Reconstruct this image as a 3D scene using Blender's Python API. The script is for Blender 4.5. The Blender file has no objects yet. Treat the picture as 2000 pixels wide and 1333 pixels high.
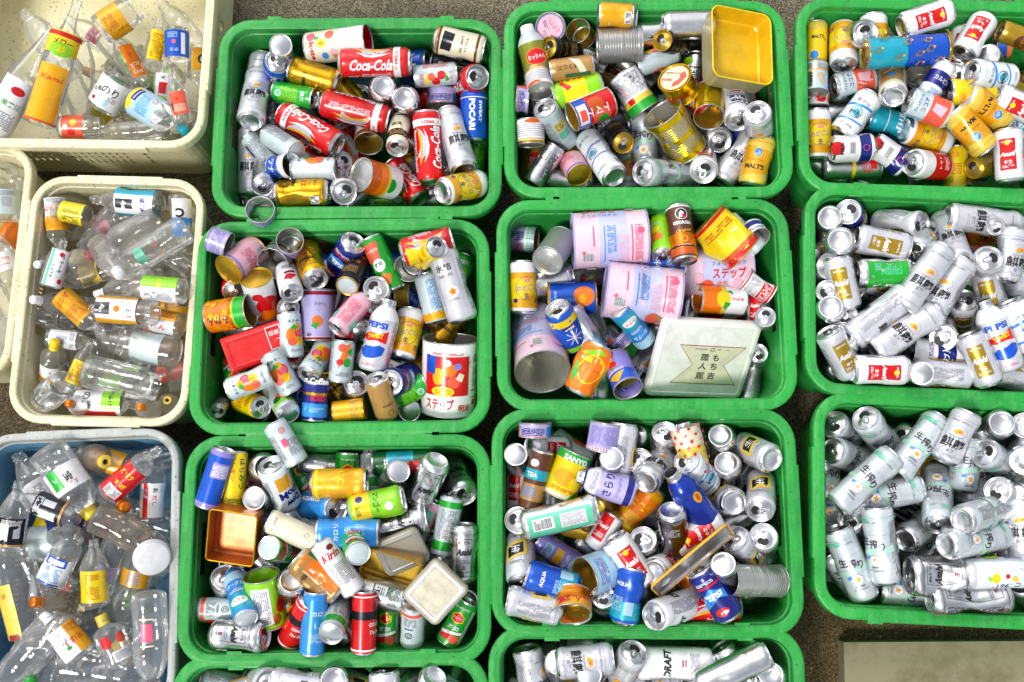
import bpy, bmesh, math, random
import numpy as np
from mathutils import Vector, Matrix, noise
R = random.Random(7)
S = bpy.context.scene
C = S.collection
rad = math.radians

# ------------------------------------------------------------------ camera, sky, sun, exposure
PW, PH, FPX = 2000.0, 1333.0, 2000.0
TILT = rad(10.5)
RIM = 0.25                                  # height of the crate rims above the ground
DIST = 2.28
cam = bpy.data.objects.new('camera', bpy.data.cameras.new('camera'))
C.objects.link(cam)
cam.data.sensor_width = 36.0
cam.data.lens = 36.0
cam.data.clip_start = 0.05
cam.data.clip_end = 200.0
cam.location = (0, -math.sin(TILT) * DIST, RIM + math.cos(TILT) * DIST)
cam.rotation_euler = (TILT, 0, 0)
S.camera = cam
CL = np.array(cam.location)
ct, st = math.cos(TILT), math.sin(TILT)
CR = np.array([[1, 0, 0], [0, ct, -st], [0, st, ct]])

world = bpy.data.worlds.new('World')
S.world = world
world.use_nodes = True
nt = world.node_tree
nt.nodes.clear()
sky = nt.nodes.new('ShaderNodeTexSky')
sky.sky_type = 'NISHITA'
sky.sun_disc = False
sky.sun_elevation = rad(52)
sky.sun_rotation = rad(-35)
sky.air_density = 1.0
sky.dust_density = 3.0
hs = nt.nodes.new('ShaderNodeHueSaturation')
hs.inputs['Saturation'].default_value = 0.3
bg = nt.nodes.new('ShaderNodeBackground')
bg.inputs['Strength'].default_value = 0.15
wo = nt.nodes.new('ShaderNodeOutputWorld')
nt.links.new(sky.outputs[0], hs.inputs['Color'])
nt.links.new(hs.outputs[0], bg.inputs[0])
nt.links.new(bg.outputs[0], wo.inputs[0])
sl = bpy.data.lights.new('sun', 'SUN')
sl.energy = 2.0
sl.angle = rad(13)
sl.color = (1.0, 0.97, 0.9)
so = bpy.data.objects.new('sun', sl)
C.objects.link(so)
so.rotation_euler = (rad(38), 0, rad(180 - 35 + 180))
so.location = (0, 0, 5)
S.view_settings.view_transform = 'Standard'
S.view_settings.look = 'None'
S.view_settings.gamma = 1
S.view_settings.exposure = 0.42
S.render.engine = 'CYCLES'
S.cycles.transparent_max_bounces = 24
S.cycles.max_bounces = 8
S.cycles.caustics_reflective = False
S.cycles.caustics_refractive = False

# ------------------------------------------------------------------ picture <-> space
def ray(px, py, d):
    """world point seen at photo pixel px,py at camera depth d"""
    c = np.array([(px - PW / 2) / FPX * d, -(py - PH / 2) / FPX * d, -d])
    return CR @ c + CL
def to_cam(p):
    return (np.asarray(p) - CL) @ CR
def pix(p):
    c = to_cam(p)
    d = -c[..., 2]
    return c[..., 0] / d * FPX + PW / 2, -c[..., 1] / d * FPX + PH / 2, d
def depth_z(px, py, z):
    a = CR @ np.array([(px - PW / 2) / FPX, -(py - PH / 2) / FPX, -1.0])
    return (z - CL[2]) / a[2]
def at_z(px, py, z):
    return ray(px, py, depth_z(px, py, z))

# ------------------------------------------------------------------ materials
def lin(h):
    h = h.lstrip('#')
    v = [int(h[i:i + 2], 16) / 255 for i in (0, 2, 4)]
    return tuple(x / 12.92 if x <= 0.04045 else ((x + 0.055) / 1.055) ** 2.4 for x in v)
MATS = {}
def mat(name, hexc, metal=0.0, rough=0.4, wear=0.12, scale=35.0, bump=0.0, spec=0.5, coat=0.0, tint=None):
    if name in MATS:
        return MATS[name]
    m = bpy.data.materials.new(name)
    m.use_nodes = True
    n, l = m.node_tree.nodes, m.node_tree.links
    b = n['Principled BSDF']
    tc = n.new('ShaderNodeTexCoord')
    oi = n.new('ShaderNodeObjectInfo')
    ad = n.new('ShaderNodeVectorMath'); ad.operation = 'ADD'
    l.new(tc.outputs['Object'], ad.inputs[0]); l.new(oi.outputs['Location'], ad.inputs[1])
    nz = n.new('ShaderNodeTexNoise')
    nz.inputs['Scale'].default_value = scale
    nz.inputs['Detail'].default_value = 5
    nz.inputs['Roughness'].default_value = 0.65
    l.new(ad.outputs[0], nz.inputs['Vector'])
    c = lin(hexc)
    mx = n.new('ShaderNodeMix'); mx.data_type = 'RGBA'
    t = lin(tint) if tint else tuple(x * (1 - wear * 2.2) for x in c)
    mx.inputs[6].default_value = (*c, 1)
    mx.inputs[7].default_value = (*t, 1)
    rp = n.new('ShaderNodeMapRange')
    rp.inputs[1].default_value = 0.45; rp.inputs[2].default_value = 0.75
    l.new(nz.outputs[0], rp.inputs[0])
    l.new(rp.outputs[0], mx.inputs[0])
    # every object a slightly different fade of the same colour
    hv = n.new('ShaderNodeHueSaturation')
    vr = n.new('ShaderNodeMapRange'); vr.inputs[3].default_value = .86; vr.inputs[4].default_value = 1.06
    l.new(oi.outputs['Random'], vr.inputs[0]); l.new(vr.outputs[0], hv.inputs['Value'])
    l.new(mx.outputs[2], hv.inputs['Color'])
    l.new(hv.outputs[0], b.inputs['Base Color'])
    b.inputs['Metallic'].default_value = metal
    b.inputs['Specular IOR Level'].default_value = spec
    b.inputs['Coat Weight'].default_value = coat
    b.inputs['Coat Roughness'].default_value = 0.12
    rr = n.new('ShaderNodeMapRange')
    rr.inputs[1].default_value = 0.3; rr.inputs[2].default_value = 0.8
    rr.inputs[3].default_value = max(0.03, rough - 0.08); rr.inputs[4].default_value = rough + 0.15
    l.new(nz.outputs[0], rr.inputs[0])
    l.new(rr.outputs[0], b.inputs['Roughness'])
    if bump:
        bp = n.new('ShaderNodeBump')
        bp.inputs['Strength'].default_value = bump
        bp.inputs['Distance'].default_value = 0.004
        l.new(nz.outputs[0], bp.inputs['Height'])
        l.new(bp.outputs[0], b.inputs['Normal'])
    MATS[name] = m
    return m

# ink colours printed on cans: name -> (hex, metallic, roughness)
INK = dict(
 w=('#e9e9ec', .0, .3), sw=('#dadbe3', .4, .3), al=('#e8e8ea', 1, .26), al2=('#cfd0d3', 1, .34), k=('#15151a', 0, .35), gy=('#8b8d96', .1, .4), lg=('#b5b8c2', .2, .35),
 r=('#d80d12', .15, .28), dr=('#8d0d12', .2, .3), o=('#f27a08', .15, .3), do=('#d0560a', .2, .3), y=('#f7d608', .15, .3), am=('#f0ac0a', .25, .3), g=('#17a52c', .15, .3),
 lm=('#8ed818', .15, .3), dg=('#0c5f2c', .15, .3), mt=('#62cfa6', .25, .3), b=('#0b52c4', .2, .28), nb=('#16207c', .2, .3), sb=('#2f8fe0', .2, .28), pb=('#a9cfe6', .1, .35), tq=('#18a6c0', .2, .28),
 lv=('#b7aede', .1, .35), lv2=('#8b7fcb', .1, .35), pk=('#efb6c6', .1, .35), hp=('#e4587a', .1, .35), cr=('#e2dcc0', .1, .35), br=('#5e3219', .2, .35), tn=('#b98d4e', .3, .35),
 ch=('#8e8e92', 1, .1), lw=('#f2f2ec', 0, .4), og=('#a39a72', .2, .45),
 mt2=('#b9e2d1', .3, .32), cp=('#bd6420', .4, .35), by2=('#e8bd10', .15, .42), ls=('#a19c8b', .35, .42), in2=('#dcd9cc', .45, .25), lp=('#eccbdd', .1, .3), dlv=('#c2c4ea', .1, .32),
 mt3=('#a9e3c9', .3, .32), ws=('#d3dbe1', .4, .3),
 gd=('#d9a520', .9, .24), yg=('#e2c100', .85, .22), dgd=('#a88a2e', .6, .33), ol=('#94942c', .5, .3), st=('#a3a19a', .5, .35), dk=('#303036', .8, .3), pe=('#ee5a3c', .1, .35), wt=('#dfe8ea', .0, .4), tr=('#a32f22', .2, .35),
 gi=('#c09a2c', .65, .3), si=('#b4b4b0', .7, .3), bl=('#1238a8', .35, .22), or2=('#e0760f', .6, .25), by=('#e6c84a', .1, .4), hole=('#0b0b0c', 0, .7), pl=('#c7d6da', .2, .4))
def ink(k):
    h, me, ro = INK[k]
    return mat('ink_' + k, h, me, ro, wear=0.10, scale=28, bump=0.10 if me > .5 else 0.03, coat=0.0 if me > .5 else 0.25)

def clear_mat(name, tint, haze=0.10, rough=0.05, refl=1.0):
    m = bpy.data.materials.new(name); m.use_nodes = True
    n, l = m.node_tree.nodes, m.node_tree.links
    n.clear()
    out = n.new('ShaderNodeOutputMaterial')
    tr = n.new('ShaderNodeBsdfTransparent'); tr.inputs[0].default_value = (*tint, 1)
    gl = n.new('ShaderNodeBsdfGlossy'); gl.inputs['Roughness'].default_value = rough
    gl.inputs[0].default_value = (1, 1, 1, 1)
    df = n.new('ShaderNodeBsdfDiffuse'); df.inputs[0].default_value = (0.96, 0.95, 0.90, 1)
    tl = n.new('ShaderNodeBsdfTranslucent'); tl.inputs[0].default_value = (0.97, 0.96, 0.91, 1)
    dm = n.new('ShaderNodeMixShader'); dm.inputs[0].default_value = 0.5
    l.new(df.outputs[0], dm.inputs[1]); l.new(tl.outputs[0], dm.inputs[2])
    lw = n.new('ShaderNodeLayerWeight'); lw.inputs[0].default_value = 0.32
    nz = n.new('ShaderNodeTexNoise'); nz.inputs['Scale'].default_value = 30; nz.inputs['Detail'].default_value = 3
    tc = n.new('ShaderNodeTexCoord'); l.new(tc.outputs['Object'], nz.inputs['Vector'])
    bp = n.new('ShaderNodeBump'); bp.inputs['Strength'].default_value = 0.35; bp.inputs['Distance'].default_value = 0.004
    l.new(nz.outputs[0], bp.inputs['Height'])
    l.new(bp.outputs[0], gl.inputs['Normal']); l.new(bp.outputs[0], lw.inputs['Normal'])
    # milky whiteness, added partly to brighten bottles; more diffuse at grazing angles
    pw = n.new('ShaderNodeMath'); pw.operation = 'POWER'; pw.inputs[1].default_value = 2.0
    l.new(lw.outputs['Facing'], pw.inputs[0])
    mr = n.new('ShaderNodeMapRange'); mr.inputs[3].default_value = haze; mr.inputs[4].default_value = haze + 0.34
    l.new(pw.outputs[0], mr.inputs[0])
    m1 = n.new('ShaderNodeMixShader')
    l.new(mr.outputs[0], m1.inputs[0]); l.new(tr.outputs[0], m1.inputs[1]); l.new(dm.outputs[0], m1.inputs[2])
    fr = n.new('ShaderNodeMapRange'); fr.inputs[3].default_value = 0.035 * refl; fr.inputs[4].default_value = 0.75 * refl
    l.new(lw.outputs['Fresnel'], fr.inputs[0])
    m2 = n.new('ShaderNodeMixShader')
    l.new(fr.outputs[0], m2.inputs[0]); l.new(m1.outputs[0], m2.inputs[1]); l.new(gl.outputs[0], m2.inputs[2])
    l.new(m2.outputs[0], out.inputs[0])
    return m
PET = clear_mat('clear_plastic', (0.998, 0.998, 0.995), 0.12, 0.11)
GLASS = clear_mat('clear_glass', (0.99, 0.997, 0.992), 0.05, 0.07, 1.1)
BROWN = clear_mat('smoky_plastic', (0.62, 0.55, 0.42), 0.10)
FROST = clear_mat('frosted_plastic', (0.94, 0.96, 0.96), 0.35, 0.2)

# ------------------------------------------------------------------ object helpers
def link(name, me, parent=None, mtx=None):
    o = bpy.data.objects.new(name, me)
    C.objects.link(o)
    if parent is not None:
        o.parent = parent
    if mtx is not None:
        o.matrix_world = mtx
    return o
def empty(name, mtx):
    o = bpy.data.objects.new(name, None)
    C.objects.link(o)
    o.empty_display_size = 0.02
    o.matrix_world = mtx
    return o
def tag(o, label=None, cat=None, group=None, kind=None):
    for k, v in (('label', label), ('category', cat), ('group', group), ('kind', kind)):
        if v:
            o[k] = v

class MB:
    """collects vertices and faces with a material key each"""
    def __init__(s):
        s.v, s.f, s.m, s.sm, s.keys = [], [], [], [], []
    def slot(s, key):
        if key not in s.keys:
            s.keys.append(key)
        return s.keys.index(key)
    def face(s, idx, key, smooth=True):
        s.f.append(idx); s.m.append(s.slot(key)); s.sm.append(smooth)
    def lathe(s, prof, n=36, cx=0.0, cy=0.0, smooth=True):
        """prof: (r, z, key of the band that starts here)"""
        rows = []
        for r, z, _k in prof:
            if r < 1e-6:
                rows.append([len(s.v)]); s.v.append((cx, cy, z))
            else:
                b = len(s.v)
                rows.append(list(range(b, b + n)))
                s.v += [(cx + r * math.cos(2 * math.pi * i / n), cy + r * math.sin(2 * math.pi * i / n), z) for i in range(n)]
        for a, b, p in zip(rows, rows[1:], prof):
            k = p[2]
            if k is None:
                continue
            for i in range(n):
                j = (i + 1) % n
                if len(a) == 1 and len(b) == 1:
                    continue
                if len(a) == 1:
                    s.face((a[0], b[j], b[i]), k, smooth)
                elif len(b) == 1:
                    s.face((a[i], a[j], b[0]), k, smooth)
                else:
                    s.face((a[i], a[j], b[j], b[i]), k, smooth)
    def box(s, x0, y0, z0, x1, y1, z1, key):
        b = len(s.v)
        s.v += [(x, y, z) for z in (z0, z1) for y in (y0, y1) for x in (x0, x1)]
        for f in ((0, 2, 3, 1), (4, 5, 7, 6), (0, 1, 5, 4), (2, 6, 7, 3), (0, 4, 6, 2), (1, 3, 7, 5)):
            s.face(tuple(b + i for i in f), key, False)
    def mesh(s, name, getm=ink):
        me = bpy.data.meshes.new(name)
        me.from_pydata(s.v, [], s.f)
        for k in s.keys:
            me.materials.append(getm(k) if isinstance(k, str) else k)
        me.polygons.foreach_set('material_index', s.m)
        me.polygons.foreach_set('use_smooth', s.sm)
        me.update()
        return me

# ------------------------------------------------------------------ flat artwork wrapped round a cylinder (millimetres)
TXT = {}
def text_geo(body, bold=0.02):
    bold = min(bold, .045 if body.isascii() else .018)
    key = (body, bold)
    if key not in TXT:
        cu = bpy.data.curves.new('lettering', 'FONT')
        cu.body = body
        cu.size = 1.0
        cu.resolution_u = 2
        cu.offset = bold
        cu.align_x = 'LEFT'
        cu.space_line = 0.85
        o = bpy.data.objects.new('lettering', cu)
        C.objects.link(o)
        me = bpy.data.meshes.new_from_object(o)
        v = [tuple(x.co)[:2] for x in me.vertices]
        f = [tuple(p.vertices) for p in me.polygons]
        bpy.data.objects.remove(o); bpy.data.curves.remove(cu); bpy.data.meshes.remove(me)
        if v:
            xs = [a for a, _ in v]; ys = [b for _, b in v]
            cx, cy = (min(xs) + max(xs)) / 2, (min(ys) + max(ys)) / 2
            w, h = max(xs) - min(xs), max(ys) - min(ys)
            v = [((a - cx), (b - cy)) for a, b in v]
        else:
            w = h = 1
        TXT[key] = (v, f, w, h)
    return TXT[key]

def art_geo(els, seed=0):
    """-> bmesh of flat artwork (mm), z = layer height"""
    bm = bmesh.new()
    keys = []
    rr = random.Random(seed)
    lay = [0]
    def sl(k):
        if k not in keys:
            keys.append(k)
        return keys.index(k)
    def poly(pts, k, z):
        f = bm.faces.new([bm.verts.new((x, y, z)) for x, y in pts])
        f.material_index = sl(k)
        if f.calc_area() > 0:
            f.normal_update()
            if f.normal.z < 0:
                f.normal_flip()
    for e in els:
        lay[0] += 1
        z = lay[0] * 0.10
        t = e[0]
        if t == 'r':
            _, x0, y0, x1, y1, k = e
            poly([(x0, y0), (x1, y0), (x1, y1), (x0, y1)], k, z)
        elif t == 'e':
            _, cx, cy, rx, ry, k = e
            poly([(cx + rx * math.cos(a * math.pi / 10), cy + ry * math.sin(a * math.pi / 10)) for a in range(20)], k, z)
        elif t == 'ring':
            _, cx, cy, rx, ry, w, k = e
            for a in range(20):
                p = a * math.pi / 10; q = p + math.pi / 10
                poly([(cx + rx * math.cos(p), cy + ry * math.sin(p)), (cx + rx * math.cos(q), cy + ry * math.sin(q)),
                      (cx + (rx - w) * math.cos(q), cy + (ry - w) * math.sin(q)), (cx + (rx - w) * math.cos(p), cy + (ry - w) * math.sin(p))], k, z)
        elif t == 'star':
            _, cx, cy, r, k = e
            for a in range(5):
                p = math.pi / 2 + a * 2 * math.pi / 5
                poly([(cx, cy), (cx + .42 * r * math.cos(p - .628), cy + .42 * r * math.sin(p - .628)), (cx + r * math.cos(p), cy + r * math.sin(p)),
                      (cx + .42 * r * math.cos(p + .628), cy + .42 * r * math.sin(p + .628))], k, z)
        elif t == 'p':
            poly(e[1], e[2], z)
        elif t == 't':
            _, body, cx, cy, h, k = e[:6]
            rot = e[6] if len(e) > 6 else 0
            mw = e[7] if len(e) > 7 else None
            sh = e[8] if len(e) > 8 else 0
            bold = e[9] if len(e) > 9 else 0.02
            v, f, w0, h0 = text_geo(body, bold)
            sy = h / h0
            sx = sy if mw is None else mw / w0
            ca, sa = math.cos(rad(rot)), math.sin(rad(rot))
            vs = []
            for a, b in v:
                x, y = a * sx + sh * b * sy, b * sy
                vs.append(bm.verts.new((cx + x * ca - y * sa, cy + x * sa + y * ca, z)))
            for p in f:
                try:
                    fc = bm.faces.new([vs[i] for i in p])
                except ValueError:
                    continue
                fc.material_index = sl(k)
                fc.normal_update()
                if fc.normal.z < 0:
                    fc.normal_flip()
        elif t == 'f':                       # small print
            _, x0, y0, x1, y1, pitch, k = e
            y = y1 - pitch * .5
            while y > y0:
                x = x0
                while x < x1 - 1:
                    w = rr.uniform(1.5, 6)
                    xe = min(x + w, x1)
                    if rr.random() < .88:
                        poly([(x, y - pitch * .27), (xe, y - pitch * .27), (xe, y + pitch * .27), (x, y + pitch * .27)], k, z)
                    x = xe + .9
                y -= pitch
        elif t == 'v':                       # small print running along the can
            _, x0, y0, x1, y1, pitch, k = e
            x = x0 + pitch * .5
            while x < x1:
                y = y0
                while y < y1 - 1:
                    w = rr.uniform(1.5, 6)
                    ye = min(y + w, y1)
                    if rr.random() < .88:
                        poly([(x - pitch * .27, y), (x + pitch * .27, y), (x + pitch * .27, ye), (x - pitch * .27, ye)], k, z)
                    y = ye + .9
                x += pitch
        elif t == 'bar':                     # barcode
            _, x0, y0, x1, y1 = e
            poly([(x0, y0), (x1, y0), (x1, y1), (x0, y1)], 'w', z)
            y = y0 + 1
            while y < y1 - 1.5:
                w = rr.choice((.5, .9, 1.3))
                poly([(x0 + 1, y), (x1 - 1, y), (x1 - 1, y + w), (x0 + 1, y + w)], 'k', z + .08)
                y += w + rr.choice((.6, 1.0))
        elif t == 'tri':                     # recycling mark
            _, cx, cy, s_, k = e
            for a in range(3):
                p = math.pi / 2 + a * 2 * math.pi / 3; q = p + 2 * math.pi / 3
                i = .68
                poly([(cx + s_ * math.cos(p), cy + s_ * math.sin(p)), (cx + s_ * math.cos(q), cy + s_ * math.sin(q)),
                      (cx + i * s_ * math.cos(q), cy + i * s_ * math.sin(q)), (cx + i * s_ * math.cos(p), cy + i * s_ * math.sin(p))], k, z)
    return bm, keys

def art_wrap(mb, els, rad_mm, off=0.30, seed=0, step=5.0):
    """bend artwork onto a cylinder of radius rad_mm and add it to MB (metres)"""
    if not els:
        return
    c = math.pi * rad_mm
    els = [('r', -c, e[1], c, e[2], e[3]) if e[0] == 'W' else e for e in els]
    bm, keys = art_geo(els, seed)
    x = -c
    while x < 1.7 * math.pi * rad_mm:
        x += step
        bmesh.ops.bisect_plane(bm, geom=bm.verts[:] + bm.edges[:] + bm.faces[:], dist=1e-5, plane_co=(x, 0, 0), plane_no=(1, 0, 0))
    for yy in range(15, 175, 15):
        bmesh.ops.bisect_plane(bm, geom=bm.verts[:] + bm.edges[:] + bm.faces[:], dist=1e-5, plane_co=(0, yy, 0), plane_no=(0, 1, 0))
    b = len(mb.v)
    bm.verts.index_update()
    for v in bm.verts:
        r = (rad_mm + off + v.co.z) / 1000
        a = v.co.x / rad_mm
        mb.v.append((r * math.cos(a), r * math.sin(a), v.co.y / 1000))
    for f in bm.faces:
        mb.face(tuple(b + v.index for v in f.verts), keys[f.material_index], True)
    bm.free()
def art_disc(mb, els, z, seed=0):
    """flat artwork on a disc at height z (metres), facing +z"""
    bm, keys = art_geo(els, seed)
    b = len(mb.v)
    bm.verts.index_update()
    for v in bm.verts:
        mb.v.append((v.co.x / 1000, v.co.y / 1000, z + v.co.z / 1000))
    for f in bm.faces:
        mb.face(tuple(b + v.index for v in f.verts), keys[f.material_index], False)
    bm.free()

def dent(vs, level, seed, r, L):
    """knock a cylinder's vertices about: level 1 = a few dents, 2 = squashed"""
    if level == 0:
        return vs
    q = random.Random(seed)
    spots = [(q.uniform(-math.pi, math.pi), q.uniform(.15, .85) * L, q.uniform(.35, .8), q.uniform(.012, .03), r * q.uniform(.08, .2)) for _ in range(4 if level == 1 else 9)]
    out = []
    fl = q.uniform(.42, .6)
    mid = q.uniform(.4, .6) * L
    bend = q.uniform(-.22, .22)
    for x, y, z in vs:
        rr_ = math.hypot(x, y)
        if rr_ > 1e-6:
            a = math.atan2(y, x)
            k = 0
            for a0, z0, wa, wz, dp in spots:
                da = (a - a0 + math.pi) % (2 * math.pi) - math.pi
                k += dp * math.exp(-(da / wa) ** 2 - ((z - z0) / wz) ** 2)
            for a0, z0, wa, wz, dp in spots[:3]:      # creases
                da = (a - a0 + 2.1) % (2 * math.pi) - math.pi
                k += dp * .7 * max(0, 1 - abs(da / wa * 1.2 + (z - z0) / wz * .8) * 2.4) * math.exp(-(da / wa) ** 2 * .4 - ((z - z0) / wz) ** 2 * .3)
            edge = min(1, max(0, min(z, L - z) / .012))
            k *= edge
            n = noise.noise(Vector((x * 60 + seed, y * 60, z * 45))) * r * (.018 if level == 1 else .07) * edge
            f = (rr_ - k * rr_ / r + n * rr_ / r) / rr_
            x, y = x * f, y * f
        if level == 2:
            g = math.exp(-((z - mid) / (L * .30)) ** 2)
            x *= 1 - (1 - fl) * g
            y *= 1 + .22 * g
            x += bend * r * math.sin(math.pi * z / L) + .12 * r * g * math.sin(y / r * 5)
        out.append((x, y, z))
    return out

# ------------------------------------------------------------------ kinds of container (mm)
DIM = {'c3': (66, 122), 'c5': (66, 168), 'k': (53, 104), 'K': (53, 133), 'bc': (66, 165)}
def both(els, r=33, side=()):
    out = list(side)
    for e in els:
        out.append(e)
    d = math.pi * r
    for e in els:
        e = list(e)
        t = e[0]
        if t in ('r', 'f', 'v', 'bar'):
            e[1] += d; e[3] += d
        elif t in ('e', 'ring', 'star', 'tri'):
            e[1] += d
        elif t == 't':
            e[2] += d
        elif t == 'p':
            e[1] = [(x + d, y) for x, y in e[1]]
        out.append(tuple(e))
    return out
def W(y0, y1, k, r=33):
    return ('W', y0, y1, k)
def sidep(r, y0, y1, k='gy', bar=True):
    q = math.pi * r / 2
    o = [('v', q - 14, y0 + 22, q + 14, y1, 2.6, k), ('v', -q - 14, y0, -q + 14, y1, 2.6, k)]
    if bar:
        o += [('bar', q - 12, y0 - 6, q + 10, y0 + 14)]
    return o
ST = {}
def style(code, typ, base, els, desc, short, name, cat, d=None, l=None, inner='si', end='al', opened=False, rib=None, endart=None, neck=True):
    ST[code] = dict(typ=typ, base=base, els=els, desc=desc, short=short, name=name, cat=cat, d=d, l=l, inner=inner, end=end, opened=opened, rib=rib, endart=endart, neck=neck)

# --- beer cans
def kirin(H):
    o = H - 122
    c = 46 + o * .55
    e = [('ring', 0, c + 25, 20, 13, 1.2, 'lg'), ('p', [(-11, c + 20), (-4, c + 31), (8, c + 30), (12, c + 22), (4, c + 24), (-2, c + 19)], 'am'), ('e', 3, c + 25, 3.5, 3, 'o'),
         ('f', -16, c + 11, 16, c + 15, 2, 'gy'), ('t', '麒麟', 0, c - 2, 24, 'k', 0, 54, 0, .012), ('ring', 0, c - 20, 19, 9, .8, 'lg'), ('t', '淡麗', 0, c - 20, 9, 'gy'),
         ('f', -14, c - 36, 14, c - 30, 2.4, 'lg'), ('f', -24, H - 30, 24, H - 26, 2.2, 'gy')]
    return both(e, 33, sidep(33, 24, H - 26)) + [W(16, 17.2, 'lg'), W(H - 22, H - 21, 'lg')]
style('K3', 'c3', 'sw', kirin(122), 'silver-white beer can with black characters', 'silver-white kanji can', 'beer_can', 'beer can')
style('K5', 'c5', 'sw', kirin(168), 'tall silver-white beer can with black characters', 'tall silver-white can', 'beer_can', 'beer can')
def sapp(H):
    o = H - 122
    m = H * .5
    e = [('p', [(-48, m - 8), (10, m - 2), (48, m + 6), (48, m - 10), (0, m - 14), (-48, m - 18)], 'mt2'), ('t', '生', -18, m + 14, 19, 'k', 0, 18, 0, .05), ('t', '搾', 1, m + 8, 19, 'k', 0, 18, 0, .012), ('t', 'り', 18, m + 2, 18, 'k', 0, 13, 0, .05),
         ('e', 0, m - 28, 10.5, 10.5, 'w'), ('ring', 0, m - 28, 11.5, 11.5, 1.2, 'lg'), ('star', 0, m - 28, 8.5, 'am'), ('p', [(-20, m - 20), (-10, m - 17), (-12, m - 24), (-19, m - 26)], 'sb'),
         ('t', 'SAPPORO', 0, m - 43, 3.6, 'k', 0, 22), ('f', -16, m - 52, 16, m - 48, 2, 'gy')]
    if H > 130:
        e += [('f', -20, H - 34, 20, H - 28, 2.4, 'gy'), ('r', -40, H - 30, -6, H - 24, 'mt')]
    return [W(m + 26, m + 27, 'lg')] + both(e, 33, sidep(33, 26, H - 30)) + [W(H - 22, H - 20.5, 'mt2')]
style('S3', 'c3', 'ws', sapp(122), 'pale mint-striped silver beer can with gold star', 'gold star can', 'beer_can', 'beer can')
style('S5', 'c5', 'ws', sapp(168), 'tall silver beer can with gold star and mint stripe', 'tall gold star can', 'beer_can', 'beer can')
def panel(pc, H=122, word='Asahi', tc='w', sun=False):
    e = [('r', -17.6, 26, 17.6, H - 25, 'gy'), ('r', -17, 26.6, 17, H - 25.6, pc), ('t', word, 0, H * .52, 14, tc, 0, 32, .25, .05), ('t', '本生', 0, H * .36, 9, tc if pc != 'am' else 'do', 0, 18), ('f', -13, 30, 13, 37, 2.2, tc), ('f', -12, H - 35, 12, H - 30, 2.2, tc)]
    if sun:
        e += [('e', 0, H * .72, 6, 6, 'y')]
    return both(e, 33, sidep(33, 28, H - 26) + [('tri', 52, 100 if H < 130 else 140, 5, 'k')])
style('AG', 'c3', 'sw', panel('gi', 122), 'white beer can with gold label panel', 'gold-panel can', 'beer_can', 'beer can')
style('AR', 'c3', 'w', panel('r', 122, sun=True), 'white beer can with red label panel', 'red-panel can', 'beer_can', 'beer can')
style('ARk', 'k', 'w', both([('r', -14, 22, 14, 82, 'r'), ('t', 'Asahi', 0, 56, 10, 'w', 0, 24, .25, .05), ('f', -11, 28, 11, 40, 2.2, 'w')], 26.5, sidep(26.5, 24, 80)), 'small white beer can with red panel', 'small red-panel can', 'beer_can', 'beer can')
def dry(H=122):
    e = [('r', -18, 24, 18, 24.8, 'k'), ('r', -18, H - 28, 18, H - 27.2, 'k'), ('r', -18, 24, -17.2, H - 28, 'k'), ('r', 17.2, 24, 18, H - 28, 'k'), ('t', 'Asahi', 0, H * .55, 15, 'k', 0, 33, .25, .06), ('t', '生', 0, 34, 9, 'dr'), ('f', -13, H - 38, 13, H - 32, 2, 'k'), ('f', -14, 42, 14, 50, 2.2, 'gy')]
    return both(e, 33, sidep(33, 26, H - 26, 'k') + [W(14, 14.8, 'k'), W(H - 18, H - 17.2, 'k'), W(H - 21, H - 20.4, 'gy')])
style('AD', 'c3', 'al', dry(), 'bare silver beer can with black lettering', 'bare silver can', 'beer_can', 'beer can')
style('AD5', 'c5', 'al', dry(168), 'tall bare silver beer can with black lettering', 'tall bare silver can', 'beer_can', 'beer can')
def nodo():
    e = [('ring', 0, 58, 26, 27, .8, 'nb'), ('t', 'のどごし', 0, 60, 13, 'lv2', 8, 46, 0, .05), ('t', '生', 0, 41, 12, 'nb', 0, 12, 0, .05), ('r', -7, 73, 7, 79, 'hp'), ('t', 'キリン', 0, 76, 5, 'w'), ('e', -26, 30, 5, 5, 'nb'), ('f', 24, 24, 44, 36, 2.2, 'nb')]
    return [W(14, 94, 'am'), W(34, 80, 'y')] + both(e, 33, [('bar', 42, 40, 60, 62), ('v', -62, 26, -42, 84, 2.6, 'do'), ('tri', 52, 102, 5, 'nb')])
style('NG', 'c3', 'w', nodo(), 'yellow beer can with white ends and purple ring', 'yellow ringed can', 'beer_can', 'beer can')
def nk(H=122):
    e = [('p', [(-24, 30), (24, 44), (24, 84), (-24, 70)], 'by'), ('p', [(-17, 40), (19, 50), (19, 76), (-17, 66)], 'k'), ('t', '生', 1, 58, 18, 'w', 0, 20, 0, .06), ('f', -18, 86, 18, 92, 2.2, 'gy'), ('f', -18, 22, 14, 28, 2.2, 'gy')]
    return both(e, 33, sidep(33, 26, 96) + [W(15, 16, 'gy'), ('tri', 50, 100, 5, 'k')])
style('NK', 'c3', 'sw', nk(), 'silver beer can with black and yellow badge', 'black-badge can', 'beer_can', 'beer can')
def ebi(H=122):
    e = [('t', 'YEBISU', 0, 78, 8, 'k', 0, 40, 0, .04), ('t', 'ヱビス', 0, 56, 13, 'do', 0, 40, 0, .03), ('ring', 0, 56, 24, 15, .8, 'dgd'), ('f', -18, 26, 18, 34, 2.4, 'dgd')]
    return both(e, 33, sidep(33, 26, 96, 'dgd') + [W(12, 13, 'dgd'), W(100, 101, 'dgd')])
style('EB', 'c3', 'gd', ebi(), 'gold beer can', 'gold beer can', 'beer_can', 'beer can')
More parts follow.
